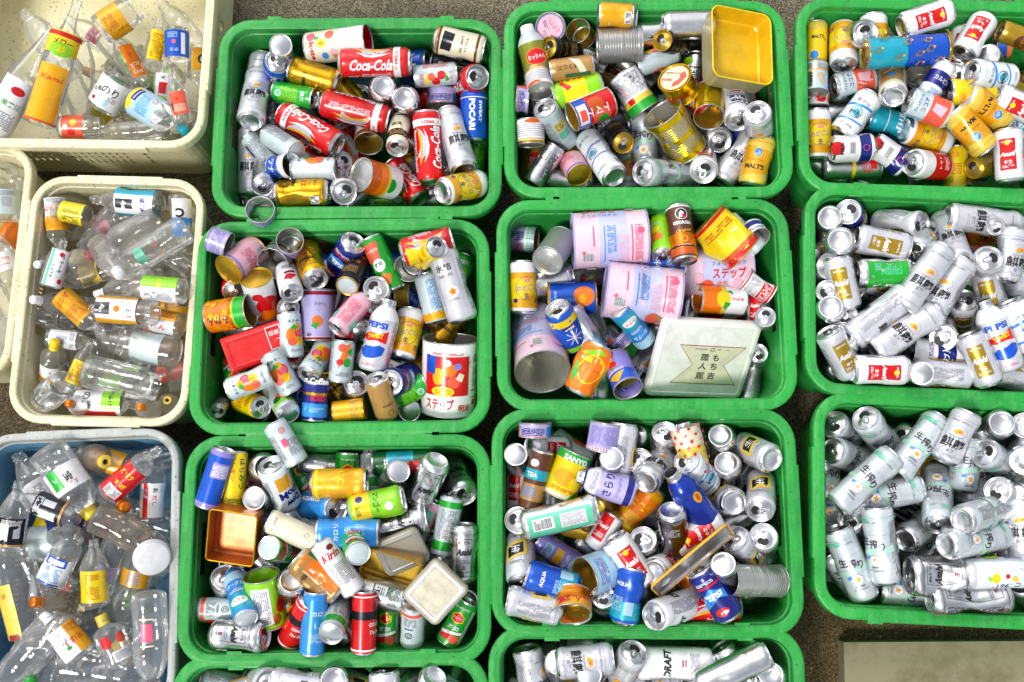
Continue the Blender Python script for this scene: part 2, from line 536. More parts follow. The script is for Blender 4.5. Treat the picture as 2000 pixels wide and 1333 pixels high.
def malts(base, H=122):
    e = [('p', [(-44, 20), (44, 34), (44, H - 40), (-44, H - 26)], base), ('t', "MALT'S", 0, 44, 12, 'k', 0, 46, 0, .07), ('e', 2, H - 44, 10.5, 10.5, 'w'), ('e', 2, H - 44, 9.6, 9.6, 'sb'), ('f', -4, H - 50, 8, H - 40, 2.4, 'w'), ('f', -20, 58, 20, 62, 2.2, 'do')]
    return both(e, 33, sidep(33, 24, H - 24, 'do') + [W(H - 20, H - 18, 'am')])
style('ML', 'c3', 'by', malts('am'), 'yellow and cream beer can with blue seal', 'blue-seal yellow can', 'beer_can', 'beer can')
style('ML5', 'K', 'by', both([('r', -30, 40, 30, 110, 'y'), ('t', "MALT'S", 0, 92, 9, 'k', 0, 30, 0, .07), ('e', -8, 48, 11, 11, 'w'), ('e', -8, 48, 10, 10, 'sb'), ('tri', 18, 86, 5, 'k')], 26.5), 'slim yellow beer can with blue seal', 'slim yellow can', 'beer_can', 'beer can')
style('MLw', 'c3', 'cr', both([('r', -30, 26, 30, 96, 'tn'), ('t', "MALT'S", 0, 76, 9, 'w', 0, 38, 0, .06), ('e', 0, 50, 9, 9, 'sb')], 33, sidep(33, 24, 90)), 'cream beer can with tan panels', 'cream beer can', 'beer_can', 'beer can')
def mw(H=122, c='sb', k='k'):
    m = H / 2
    e = [('p', [(-36, m + 6), (36, m + 18), (36, m + 24), (-36, m + 12)], c), ('ring', 0, m - 4, 15, 15, 2.2, c), ('e', 0, m - 4, 9, 9, 'tq'), ('t', '樽生', 0, m - 8, 13, k, 0, 30, 0, .04), ('p', [(-36, m - 32), (36, m - 22), (36, m - 18), (-36, m - 28)], c), ('t', '富士山', 0, H - 34, 9, 'gy', 0, 34), ('f', -16, 18, 16, 24, 2.2, 'gy')]
    return both(e, 33, sidep(33, 26, H - 26))
style('MW', 'c3', 'wt', mw(), 'white beer can with blue emblem', 'blue-emblem can', 'beer_can', 'beer can')
style('MW5', 'c5', 'wt', mw(168, 'lv2', 'gy'), 'tall white beer can with blue-grey emblem', 'tall blue-emblem can', 'beer_can', 'beer can')
style('MWn', 'c3', 'w', [W(30, 72, 'nb')] + both([('t', 'ブルー', 0, 52, 15, 'w', 0, 44, 0, .06), ('f', -16, 82, 16, 92, 2.4, 'nb')], 33, [('bar', 44, 34, 62, 56)]), 'white can with navy band', 'navy-band can', 'beer_can', 'beer can')
style('HK', 'c5', 'sw', both([('t', '氷結', 0, 126, 16, 'k', 0, 38, 0, .04), ('f', -18, 104, 18, 112, 2.4, 'k'), ('e', 6, 70, 13, 13, 'w'), ('star', 6, 70, 12, 'am'), ('e', 6, 70, 6, 6, 'o'), ('t', 'SAPPORO', 6, 52, 4, 'gy', 0, 24), ('r', -24, 30, -23, 150, 'lg'), ('r', 26, 30, 27, 150, 'lg')], 33, sidep(33, 26, 140)), 'tall silver drink can with orange sun', 'orange sun can', 'beer_can', 'beer can')
style('SB', 'c3', 'w', both([('t', 'SUPER', 0, 84, 10, 'nb', 0, 40, 0, .09), ('t', 'BLUE', 0, 68, 12, 'nb', 0, 40, 0, .09), ('r', -24, 56, 24, 58, 'nb'), ('r', -10, 46, 14, 51, 'r'), ('f', -20, 26, 20, 40, 2.4, 'gy'), ('r', -24, 94, 24, 96, 'nb')], 33, sidep(33, 26, 96, 'nb')), 'white beer can with bold navy lettering', 'navy-lettered can', 'beer_can', 'beer can')
style('W5', 'c5', 'w', both([('t', 'DRAFT', 0, 104, 16, 'k', 0, 60, .2, .05), ('r', -7, 70, 7, 73, 'nb'), ('r', -7, 67, 7, 70, 'w'), ('r', -7, 64, 7, 67, 'r'), ('f', -22, 36, 22, 56, 3, 'lg')], 33, sidep(33, 26, 140)), 'tall white can with small flag mark', 'tall flag-mark can', 'beer_can', 'beer can')
style('ZR', 'c5', 'sw', [('r', -60, 20, 60, 150, 'wt')] + both([('t', '-196℃', -2, 84, 14, 'nb', 90, 60, 0, .05), ('e', -22, 60, 11, 9, 'y'), ('e', -18, 100, 8, 8, 'by'), ('e', -26, 84, 5, 5, 'r'), ('p', [(-30, 40), (-16, 46), (-20, 54)], 'lm'), ('r', 18, 50, 34, 76, 'lm'), ('f', 16, 90, 36, 128, 3, 'nb')], 33), 'tall pale blue chuhai can with lemons', 'lemon chuhai can', 'beer_can', 'beer can')
style('SV', 'c3', 'al', [W(14, 14.8, 'gy'), W(104, 105, 'gy')], 'plain silver can', 'plain silver can', 'drink_can', 'drink can')
style('SVk', 'k', 'al', [('v', -20, 20, 20, 84, 3, 'gy')], 'small plain silver can', 'small silver can', 'drink_can', 'drink can')
style('SV5', 'c5', 'al', [('f', 30, 50, 60, 120, 3, 'nb'), W(12, 12.8, 'gy')], 'tall plain silver can', 'tall silver can', 'drink_can', 'drink can')
style('SVd', 'c3', 'ch', [('f', -14, 30, 14, 50, 3, 'lg')], 'mirror-like grey steel can', 'mirror-like can', 'drink_can', 'drink can')
style('SVb', 'k', 'al', [('r', -8, 60, 10, 84, 'k'), ('r', -6.6, 61.4, 8.6, 82.6, 'al'), ('ring', 0, 44, 6, 6, 1.4, 'k'), ('ring', 0, 44, 3, 3, 1, 'k'), ('v', 16, 20, 34, 84, 2.6, 'k')], 'silver can with black circle mark', 'circle-mark can', 'drink_can', 'drink can')
# --- soft drinks
def coke(H, r=33):
    m = H / 2
    e = [('p', [(-40, m - 24), (-24, m - 30), (-14, m - 20), (-10, m), (-14, m + 20), (-24, m + 36), (-38, m + 46), (-30, m + 20), (-28, m), (-32, m - 14)], 'lg'), ('p', [(-20, m - 40), (-9, m - 20), (-6, m), (-9, m + 20), (-17, m + 40), (-12, m + 14), (-12, m - 10)], 'w'),
         ('p', [(-32, m - 44), (-25, m - 34), (-22, m), (-26, m + 30), (-36, m + 46), (-29, m + 10), (-28, m - 18)], 'am'), ('t', 'Coca-Cola', 11, m - 4, 25, 'w', 90, H * .60, .30, .035)]
    top = [W(H - 38, H - 22, 'w', r), ('t', '+150ml', -6, H - 30, 9, 'r', 0, 30, 0, .06), ('t', '+150ml', math.pi * r - 6, H - 30, 9, 'r', 0, 30, 0, .06), ('p', [(10, H - 36), (22, H - 26), (20, H - 34)], 'am'), ('p', [(10 + math.pi * r, H - 36), (22 + math.pi * r, H - 26), (20 + math.pi * r, H - 34)], 'am')] if H > 130 else []
    q = math.pi * r / 2
    sd = [('bar', q - 10, 24, q + 10, 46), ('v', q - 18, 56, q + 16, H - 44, 2.6, 'w'), ('tri', q - 6, H - 46, 4, 'w'), ('v', -q - 4, 26, -q + 12, H - 44, 2.6, 'w')]
    return both(e, r, sd) + top
style('CC', 'c5', 'r', coke(168), 'tall red cola can with white script', 'tall red cola can', 'cola_can', 'cola can')
style('C3', 'c3', 'r', coke(122), 'red cola can with white script', 'red cola can', 'cola_can', 'cola can')
style('C3y', 'c3', 'r', coke(122) + [('p', [(-20, 14), (50, 14), (40, 60), (-2, 66)], 'y')], 'red and yellow cola can', 'red-yellow cola can', 'cola_can', 'cola can')
style('PB', 'c3', 'b', both([('t', 'POCARI', -8, 62, 15, 'w', -90, 74, 0, .07), ('t', 'SWEAT', 12, 70, 8, 'w', -90, 50, 0, .07)], 33, [('r', 38, 40, 56, 70, 'pb'), ('v', 40, 42, 54, 68, 2.6, 'k'), ('tri', 48, 26, 4.5, 'w'), W(102, 104, 'w')]), 'blue sports drink can', 'blue sports can', 'sports_drink_can', 'drink can')
style('PBw', 'c3', 'b', both([('p', [(-30, 30), (-12, 44), (-8, 70), (-16, 100), (4, 76), (6, 50), (-4, 32)], 'w'), ('t', 'SWEAT', 16, 66, 12, 'w', 90, 72, 0, .08)], 33), 'blue sports drink can with white wave', 'white-wave blue can', 'sports_drink_can', 'drink can')
style('AQ', 'c3', 'sb', both([('t', 'AQUARIUS', 0, 60, 12, 'w', 90, 74, 0, .08), ('r', -28, 20, -18, 100, 'w')], 33), 'light blue sports drink can', 'light blue can', 'sports_drink_can', 'drink can')
style('AQb', 'c3', 'b', [('r', -70, 14, 70, 50, 'tq')] + both([('t', 'AQUA', 0, 86, 10, 'w', 0, 36, 0, .08), ('r', 14, 24, 34, 52, 'pb'), ('f', -22, 30, 8, 60, 3, 'pb')], 33), 'blue-turquoise drink can', 'blue-turquoise can', 'sports_drink_can', 'drink can')
style('PBr', 'c3', 'nb', both([('p', [(-30, 40), (10, 60), (30, 50), (30, 70), (0, 84), (-30, 64)], 'sb'), ('t', 'PEPSI', 0, 66, 13, 'w', 0, 44, .2, .08), ('e', 0, 28, 16, 9, 'r'), ('e', 4, 26, 9, 4, 'w'), ('r', -30, 88, 30, 92, 'r'), ('f', -20, 94, 20, 102, 2.5, 'w')], 33), 'dark blue cola can with red detail', 'blue cola can', 'cola_can', 'cola can')
style('TQ', 'c3', 'tq', both([('t', 'PLUS', 0, 50, 16, 'w', 0, 44, .15, .06), ('r', -40, 80, 40, 82, 'w'), ('f', -20, 26, 20, 36, 2.5, 'w')], 33), 'turquoise drink can with white word', 'turquoise can', 'soft_drink_can', 'drink can')
def twist():
    e = [('t', 'PEPSI', 0, 104, 14, 'b', 0, 52, 0, .11), ('p', [(-30, 78), (-10, 86), (10, 84), (32, 94), (32, 66), (8, 70), (-12, 66), (-30, 72)], 'r'), ('t', 'TWIST', 3, 79, 10, 'y', 8, 38, 0, .1), ('p', [(-30, 44), (-16, 55), (4, 55), (18, 60), (32, 56), (28, 40), (10, 30), (-8, 28), (-22, 34)], 'b'), ('f', -14, 12, 16, 18, 2.2, 'hp')]
    return both(e, 33, [('v', 40, 20, 62, 100, 3, 'hp')])
style('PT', 'bc', 'sw', twist(), 'white bottle-shaped cola can with blue swoosh', 'bottle-shaped cola can', 'bottle_can', 'bottle can', neck='w')
style('BB', 'bc', 'bl', both([('e', 6, 96, 10, 14, 'am'), ('e', 6, 96, 5, 9, 'do')], 33), 'shiny blue bottle-shaped can with yellow oval', 'blue bottle can', 'bottle_can', 'bottle can', neck='bl')
style('DB', 'bc', 'by', [W(70, 112, 'cr')] + [('e', x * 21 + (j % 2) * 10, 12 + j * 14, 3.2, 3.2, 'r' if (x + j) % 2 else 'hp') for x in range(-5, 6) for j in range(8)], 'cream bottle-shaped can with red dots', 'red-dotted bottle can', 'bottle_can', 'bottle can', neck='cr')
style('BO', 'bc', 'ol', both([('e', 0, 82, 26, 20, 'r'), ('ring', 0, 82, 26, 20, 2, 'o'), ('t', 'なっちゃん', 0, 82, 12, 'w', 0, 42, .1, .05), ('f', -18, 44, 18, 56, 2.6, 'cr')], 33), 'olive bottle-shaped can with red oval logo', 'red-oval bottle can', 'bottle_can', 'bottle can', neck='pl')
style('LVb', 'bc', 'lv', [W(8, 22, 'nb'), W(112, 116, 'nb')] + both([('t', 'さらり', 0, 62, 20, 'nb', 0, 52, 0, .03), ('f', -22, 34, 22, 42, 2.6, 'lv2'), ('f', -22, 86, 22, 100, 2.6, 'lv2')], 33), 'lavender bottle-shaped can with white shoulder', 'lavender bottle can', 'bottle_can', 'bottle can', neck='w', l=130)
r2 = 26.5
style('NC', 'k', 'pl', both([('t', 'ネクター', 0, 82, 7, 'dg', 0, 34, 0, .05), ('e', -10, 50, 13, 17, 'o'), ('e', 9, 56, 12, 12, 'r'), ('e', 9, 56, 9, 9, 'hp'), ('e', 2, 68, 10, 8, 'am'), ('e', 6, 38, 12, 9, 'am'), ('p', [(-4, 30), (8, 26), (16, 34), (14, 44), (8, 34)], 'y'), ('p', [(-12, 66), (-4, 74), (6, 68), (-2, 62)], 'g'), ('e', -10, 36, 10, 9, 'pe'), ('f', -14, 14, 14, 20, 2.4, 'gy')], r2, [('bar', 32, 22, 48, 40), ('v', 30, 46, 52, 84, 2.6, 'gy')]), 'small pale can with mixed fruit picture', 'fruit-picture can', 'juice_can', 'juice can')
style('VC', 'K', 'pl', both([('t', '充実野菜', 0, 106, 10, 'r', 0, 36, 0, .05), ('p', [(-12, 30), (8, 60), (14, 90), (2, 84), (-8, 58)], 'o'), ('e', -6, 78, 9, 9, 'pe'), ('e', -8, 46, 8, 7, 'r'), ('e', 8, 46, 9, 10, 'g'), ('p', [(4, 70), (16, 60), (18, 80)], 'g'), ('f', -14, 14, 14, 24, 2.4, 'gy')], r2, sidep(r2, 24, 110)), 'pale vegetable juice can with carrot picture', 'carrot-picture can', 'juice_can', 'juice can')
style('NR', 'k', 'pl', both([('e', -8, 66, 10, 10, 'r'), ('e', 6, 52, 10, 10, 'r'), ('e', -6, 42, 9, 9, 'pe'), ('p', [(-12, 76), (4, 84), (8, 74)], 'g'), ('p', [(-18, 30), (16, 26), (10, 38)], 'y'), ('t', 'トマト', 0, 88, 8, 'hp', 0, 28, 0, .05), ('f', -14, 14, 14, 24, 2.4, 'hp')], r2, sidep(r2, 24, 84, 'hp')), 'small white can with red tomatoes', 'red-tomato can', 'juice_can', 'juice can')
style('NCp', 'k', 'pk', both([('r', -20, 62, 20, 84, 'mt'), ('v', -18, 20, 18, 58, 2.6, 'hp'), ('t', 'もも', 0, 73, 12, 'w', 0, 26, 0, .05)], r2, sidep(r2, 24, 84, 'hp')), 'small pink peach drink can', 'pink peach can', 'juice_can', 'juice can')
style('NCb', 'k', 'pl', [W(10, 18, 'pe', r2)] + both([('ring', 0, 64, 8, 8, 1.6, 'k'), ('ring', 0, 64, 4, 4, 1.2, 'k'), ('f', -10, 44, 10, 50, 2.4, 'k'), ('v', -16, 22, 16, 42, 2.6, 'gy')], r2, [('r', 24, 14, 50, 88, 'g'), ('e', 34, 30, 10, 12, 'r'), ('e', 38, 70, 8, 8, 'r'), ('t', '野菜', 38, 52, 12, 'w', 0, 22)]), 'pale juice can with black circle marks', 'circle-marked pale can', 'juice_can', 'juice can')
style('NCw', 'K', 'pl', [W(14, 34, 'g', r2), W(108, 122, 'g', r2)] + both([('v', -18, 38, 18, 104, 2.8, 'gy'), ('bar', -8, 40, 8, 62)], r2, [('e', 40, 30, 10, 9, 'r')]), 'pale juice can with green bands', 'green-banded pale can', 'juice_can', 'juice can')
style('DM', 'k', 'g', both([('p', [(-14, 60), (0, 54), (14, 60), (14, 72), (0, 80), (-14, 72)], 'y'), ('p', [(-12, 61), (0, 56), (12, 61), (12, 71), (0, 78), (-12, 71)], 'r'), ('t', 'フルーツ', 0, 66, 6, 'w', 0, 20, 0, .05), ('e', -10, 24, 14, 10, 'r'), ('e', 12, 20, 12, 9, 'pe'), ('p', [(-24, 30), (24, 40), (24, 34), (-20, 24)], 'w'), ('t', '野菜', 0, 44, 9, 'w', 0, 26, 0, .05), ('f', -16, 86, 16, 92, 2.4, 'w')], r2, [('r', 26, 12, 54, 90, 'pl'), ('v', 28, 18, 52, 84, 2.8, 'gy'), ('e', 56, 20, 10, 10, 'r')]), 'green juice can with red shield', 'red-shield green can', 'juice_can', 'juice can')
style('DMo', 'K', 'g', [('p', [(-40, 80), (10, 70), (20, 118), (-40, 118)], 'pe')] + both([('e', 2, 64, 15, 15, 'w'), ('t', '野菜', 2, 66, 9, 'dg', 0, 20, 0, .05), ('t', '一日分', 0, 100, 8, 'w', 0, 30, 0, .05), ('p', [(-20, 20), (10, 14), (20, 36), (0, 44)], 'o')], r2), 'green and orange vegetable drink can', 'green-orange can', 'juice_can', 'juice can')
style('GR', 'k', 'g', both([('f', -18, 22, 18, 70, 4, 'lm'), ('e', 2, 20, 8, 8, 'w'), ('e', 2, 20, 6.5, 6.5, 'mt'), ('t', '緑茶', 0, 82, 10, 'w', 0, 24, 0, .05)], r2), 'small bright green tea can', 'green tea can', 'tea_can', 'tea can')
style('GS', 'c3', 'al', [('r', -45, 14, 45, 104, 'g')] + both([('f', 10, 30, 40, 90, 4, 'mt'), ('t', 'GREEN', -20, 60, 9, 'w', 90, 60, 0, .07)], 33), 'green and silver can', 'green-silver can', 'drink_can', 'drink can')
style('GS5', 'c5', 'al', [('r', -8, 14, 44, 154, 'mt'), ('r', 0, 24, 26, 70, 'w'), ('bar', 2, 26, 24, 66), ('r', 0, 84, 30, 140, 'w'), ('v', 2, 86, 28, 138, 3, 'gy'), ('tri', -40, 60, 6, 'g')], 'tall silver can with mint label', 'mint-label can', 'drink_can', 'drink can')
style('GB', 'c3', 'al', both([('e', -14, 96, 14, 9, 'lm'), ('t', '酒', 0, 70, 26, 'k', 0, 36, 0, .06), ('f', -22, 22, 22, 44, 3, 'dg'), ('t', '翠', 8, 44, 14, 'dg', 0, 22, 0, .05)], 33, sidep(33, 26, 96, 'dg')), 'silver can with dark green characters', 'dark green character can', 'drink_can', 'drink can')
style('YG', 'k', 'lm', both([('e', 0, 76, 16, 12, 'o'), ('e', 4, 52, 14, 10, 'y'), ('f', -14, 30, 14, 36, 2.4, 'w')], r2), 'small yellow-green fruit can', 'yellow-green can', 'juice_can', 'juice can', l=116)
style('LG', 'c3', 'lm', [W(14, 52, 'y')] + both([('t', 'マンゴー', 0, 66, 14, 'dg', 0, 50, 0, .06), ('e', 16, 92, 10, 8, 'w'), ('e', -12, 30, 8, 8, 'nb'), ('f', 4, 20, 26, 30, 2.6, 'dg')], 33), 'lime green and yellow drink can', 'lime green can', 'juice_can', 'juice can')
style('OC', 'c3', 'am', [W(12, 20, 'y'), ('r', -40, 26, 40, 96, 'o')] + both([('t', 'C.C.', 0, 70, 16, 'y', 0, 40, 0, .09), ('f', -24, 30, 24, 50, 3, 'y'), ('tri', 38, 96, 5, 'r')], 33), 'orange-yellow drink can', 'orange drink can', 'soft_drink_can', 'drink can')
style('YO', 'k', 'am', both([('r', -14, 60, 14, 76, 'w'), ('bar', -13, 61, 13, 75), ('tri', 16, 26, 5, 'w'), ('f', -18, 84, 18, 90, 2.4, 'w')], r2), 'bright orange-yellow can with barcode', 'orange barcode can', 'juice_can', 'juice can', d=58, l=82)
style('OR', 'c3', 'o', both([('e', 6, 62, 27, 34, 'y'), ('e', 6, 62, 24, 31, 'o'), ('p', [(-26, 20), (-14, 40), (-18, 64), (-30, 70)], 'g'), ('p', [(-30, 90), (10, 112), (26, 104), (-10, 92)], 'lm'), ('f', -6, 60, 24, 66, 3, 'do')], 33, [('r', 40, 14, 60, 104, 'y')]), 'crushed orange can with orange slice picture', 'orange-slice can', 'juice_can', 'juice can')
style('YLb', 'K', 'y', both([('t', 'はちみつ', 8, 84, 13, 'dg', -90, 66, 0, .05), ('f', -20, 18, 16, 30, 3, 'dg'), ('t', 'レモン', -12, 88, 8, 'do', -90, 40)], r2), 'bright yellow drink can with green lettering', 'bright yellow can', 'soft_drink_can', 'drink can')
style('YL', 'k', 'y', both([('f', -18, 30, 18, 60, 4, 'do'), ('e', 0, 80, 12, 8, 'am')], r2), 'small plain yellow can', 'small yellow can', 'soft_drink_can', 'drink can')
style('CB', 'k', 'b', both([('t', '水', 0, 66, 16, 'w', 0, 20, 0, .06), ('f', -16, 24, 16, 46, 3, 'pb')], r2), 'small blue drink can', 'small blue can', 'soft_drink_can', 'drink can')
style('CBw', 'k', 'w', [W(40, 76, 'nb', r2)] + both([('t', 'カルピス', 0, 58, 12, 'w', 0, 40, 0, .06), ('f', -16, 18, 16, 32, 3, 'sb')], r2), 'small white can with blue band', 'blue-band white can', 'soft_drink_can', 'drink can')
style('BU', 'K', 'lv2', [('r', -60, 14, 60, 118, 'b')] + both([('r', -20, 70, 20, 104, 'lv2'), ('f', -18, 74, 18, 100, 3, 'w')], r2), 'slim plain blue can', 'slim blue can', 'soft_drink_can', 'drink can')
style('LB', 'K', 'sb', both([('t', 'カロリ', 0, 90, 10, 'w', 0, 32, 0, .05), ('f', -16, 30, 16, 50, 3, 'pb'), ('t', '1.5', 0, 66, 12, 'pb', 0, 20)], r2), 'sky blue drink can', 'sky blue can', 'soft_drink_can', 'drink can')
style('YK', 'K', 'sb', [W(12, 56, 'tq', r2), W(94, 118, 'pb', r2)] + both([('e', 0, 34, 20, 11, 'w'), ('t', 'ラクト', 0, 36, 8, 'r', 0, 28, 0, .06), ('t', 'ヨーグル', 0, 82, 11, 'w', 0, 38, 0, .06), ('f', -16, 60, 16, 68, 3, 'w')], r2), 'blue and turquoise yogurt drink can', 'yogurt drink can', 'soft_drink_can', 'drink can')
style('BF', 'c3', 'b', [W(84, 104, 'y'), W(12, 24, 'lm')] + both([('p', [(-1.2, 30), (1.2, 30), (2.5, 70), (-2.5, 70)], 'w'), ('p', [(-20, 49), (20, 49), (20, 51), (-20, 51)], 'w'), ('p', [(-15, 35), (-13, 35), (15, 65), (13, 65)], 'w'), ('p', [(-15, 65), (-13, 65), (15, 35), (13, 35)], 'w'), ('r', -16, 70, 16, 82, 'nb'), ('t', 'SPARK', 0, 76, 7, 'w', 0, 28, 0, .06)], 33), 'crushed blue and yellow soda can with white spark', 'white-spark blue can', 'soft_drink_can', 'drink can')
style('BY', 'c3', 'nb', [W(60, 86, 'y')] + both([('t', 'BOSS', 0, 44, 12, 'w', 0, 40, 0, .08)], 33), 'blue and yellow drink can', 'blue-yellow can', 'soft_drink_can', 'drink can')
style('BLf', 'K', 'lv2', both([('r', -18, 66, 18, 84, 'am'), ('r', -16, 92, 16, 112, 'pb'), ('f', -14, 94, 14, 110, 3, 'nb'), ('e', 0, 36, 14, 12, 'pb'), ('e', 2, 34, 7, 6, 'hp'), ('f', -18, 50, 18, 60, 3, 'w')], r2), 'blue-violet can with orange stripe', 'blue-violet can', 'soft_drink_can', 'drink can')
style('GY', 'c3', 'lm', [('r', -104, 40, 104, 96, 'y')] + both([('t', 'ざくろ茶', 0, 72, 14, 'br', 90, 60, 0, .04), ('e', 10, 40, 10, 10, 'am'), ('p', [(-28, 86), (-10, 100), (0, 96), (-22, 74)], 'r')], 33), 'green and yellow can with brown characters', 'green-yellow tea can', 'tea_can', 'tea can')
style('DW', 'c3', 'wt', both([('r', -22, 66, 12, 100, 'am'), ('t', 'DoM', 0, 52, 20, 'nb', 180, 50, 0, .05), ('t', 'Dew', 4, 28, 16, 'nb', 180, 42, 0, .05), ('f', 16, 60, 36, 96, 3, 'gy')], 33, sidep(33, 26, 96)), 'white drink can with yellow patch and blue word', 'yellow-patch white can', 'soft_drink_can', 'drink can')
# --- coffee and tea
style('BC', 'c3', 'cr', [W(12, 17, 'br'), W(102, 108, 'br'), W(8, 11, 'gd')] + both([('t', 'カフェオレ', 0, 80, 6, 'br', 0, 34), ('f', -20, 66, 20, 72, 3, 'br'), ('p', [(-24, 24), (24, 20), (26, 44), (-20, 50)], 'dk')], 33), 'beige coffee can with brown end bands', 'beige coffee can', 'coffee_can', 'coffee can')
style('BCk', 'k', 'cr', [W(62, 86, 'dk', r2), W(10, 14, 'br', r2)] + both([('t', '珈琲', 0, 44, 12, 'br', 0, 28, 0, .04), ('f', -18, 66, 18, 82, 4, 'tn')], r2), 'small beige and black coffee can', 'beige-black coffee can', 'coffee_can', 'coffee can')
style('BK', 'k', 'dk', both([('t', 'BLACK', 0, 64, 9, 'gd', 0, 34, 0, .06), ('f', -16, 24, 16, 48, 3, 'tn'), ('r', -24, 84, 24, 86, 'gd')], r2), 'small black coffee can', 'black coffee can', 'coffee_can', 'coffee can', end='gi')
style('BK3', 'c3', 'dk', both([('r', -26, 20, -6, 100, 'cr'), ('v', -24, 24, -8, 96, 3, 'b'), ('t', '無糖', 14, 60, 16, 'gy', 90, 34), ('r', 34, 14, 36, 106, 'gd')], 33), 'black square-shouldered coffee tin with gold edges', 'black coffee tin', 'coffee_can', 'coffee can')
style('BN', 'K', 'br', [W(70, 92, 'tq', r2), W(24, 60, 'tn', r2)] + both([('t', 'TEA', 0, 80, 10, 'cr', 0, 26, 0, .06), ('f', -16, 28, 16, 54, 4, 'sb'), ('e', 0, 106, 10, 8, 'w')], r2), 'brown and blue coffee can', 'brown-blue coffee can', 'coffee_can', 'coffee can')
style('BG', 'k', 'tn', both([('t', 'ほうじ茶', 0, 62, 12, 'br', 90, 50, 0, .06), ('p', [(-26, 30), (-12, 20), (16, 34), (24, 60), (4, 44)], 'cr'), ('r', -26, 10, -16, 70, 'dg')], r2), 'small tan tea can with brown characters', 'tan tea can', 'tea_can', 'tea can')
style('BGp', 'k', 'tn', both([('ring', 0, 22, 7, 7, 1.2, 'br'), ('f', -14, 40, 14, 46, 3, 'br')], r2), 'small plain tan coffee can', 'plain tan can', 'coffee_can', 'coffee can')
style('GC', 'k', 'gi', both([('e', 0, 50, 18, 18, 'br'), ('t', '微糖', 0, 50, 10, 'gd', 0, 24, 0, .05)], r2), 'small gold coffee can', 'small gold can', 'coffee_can', 'coffee can', end='gi')
style('MX', 'K', 'br', [W(8, 24, 'do', r2), W(24, 60, 'or2', r2), W(26, 30, 'dk', r2), W(124, 127, 'w', r2)] + both([('e', 0, 106, 14, 14, 'w'), ('e', 0, 106, 12.4, 12.4, 'k'), ('p', [(-6, 96), (-5, 108), (-1, 114), (5, 110), (8, 98)], 'w'), ('p', [(1, 96), (2, 106), (9, 104), (9, 97)], 'r'), ('t', 'GEORGIA', 0, 84, 8.5, 'w', 0, 42, 0, .09), ('t', 'Original', 0, 64, 9, 'am', 8, 34, .3, .02), ('e', 0, 44, 8, 8, 'am'), ('e', 0, 44, 5, 5, 'do'), ('f', -14, 28, 14, 31, 2.4, 'w')], r2), 'brown and orange coffee can with round emblem', 'round-emblem coffee can', 'coffee_can', 'coffee can')
style('CF', 'K', 'nb', [W(10, 40, 'sb', r2), W(58, 64, 'gd', r2)] + both([('t', 'Coffee', 0, 90, 14, 'w', 0, 44, 0, .04), ('t', 'ICED', 0, 52, 11, 'r', 0, 34, 0, .1), ('f', -18, 20, 18, 32, 3, 'pb'), ('r', -22, 108, 22, 110, 'gd')], r2), 'dark blue can marked Coffee', 'blue Coffee can', 'coffee_can', 'coffee can', d=60)
style('RD', 'K', 'r', [W(74, 92, 'dk', r2), W(8, 12, 'w', r2), W(121, 124, 'w', r2)] + both([('t', 'COCOA', 0, 64, 8, 'w', 0, 34, 0, .08), ('t', 'The Best', 0, 48, 8, 'cr', 0, 32, .2, .03), ('e', 0, 100, 9, 8, 'dr')], r2, [('bar', 32, 20, 48, 50), ('ring', 40, 66, 7, 7, 1.5, 'w')]), 'red cocoa can with dark band', 'red cocoa can', 'cocoa_can', 'cocoa can')
style('RD3', 'c3', 'w', [W(14, 76, 'r')] + both([('t', 'トマト', 0, 56, 9, 'w', 0, 30, 0, .05), ('f', -16, 24, 16, 40, 3, 'w')], 33), 'red can with white shoulder', 'white-shouldered red can', 'soft_drink_can', 'drink can')
style('WR', 'k', 'w', both([('p', [(-16, 60), (0, 84), (16, 78), (8, 60)], 'r'), ('p', [(-12, 44), (12, 50), (12, 58), (-12, 54)], 'dr'), ('f', -14, 20, 14, 36, 3, 'gy')], r2), 'small white can with red emblem', 'red-emblem white can', 'soft_drink_can', 'drink can')
style('KR', 'K', 'w', both([('t', 'Kirin', 0, 96, 17, 'r', 0, 42, .3, .03), ('f', -18, 28, 18, 76, 4, 'gy'), ('e', 8, 112, 8, 6, 'dr')], r2), 'slim white can with red script', 'red-script can', 'tea_can', 'tea can')
style('BKc', 'c3', 'tn', [('r', -10, 14, 20, 108, 'o'), ('r', 20, 14, 30, 108, 'dg'), ('r', -13, 14, -10, 108, 'cr')] + both([('t', 'Coffee', -3, 60, 11, 'w', 90, 50, 0, .08), ('t', '珈琲', -26, 80, 12, 'br', 0, 24)], 33), 'crushed brown and orange coffee can', 'brown-orange coffee can', 'coffee_can', 'coffee can')
style('CP', 'K', 'cr', both([('ring', 6, 30, 5, 5, 1, 'gy'), ('f', -16, 100, 16, 106, 3, 'gy'), ('f', -14, 20, 0, 24, 3, 'gy')], r2), 'plain cream can', 'plain cream can', 'coffee_can', 'coffee can', l=120)
style('WP', 'k', 'pl', both([('ring', -6, 80, 7, 7, 1.6, 'hp'), ('ring', -6, 80, 3.5, 3.5, 1.2, 'hp'), ('v', -14, 20, 18, 56, 3, 'gy'), ('r', -20, 44, -8, 62, 'hp')], r2, sidep(r2, 20, 80)), 'small pale can with pink ring mark', 'pink-ring can', 'juice_can', 'juice can')
style('WH', 'k', 'pl', both([('v', -18, 20, 18, 86, 3, 'gy'), ('r', -20, 50, -14, 84, 'nb')], r2, sidep(r2, 20, 80)), 'small pale can with fine print', 'fine-print can', 'soft_drink_can', 'drink can')
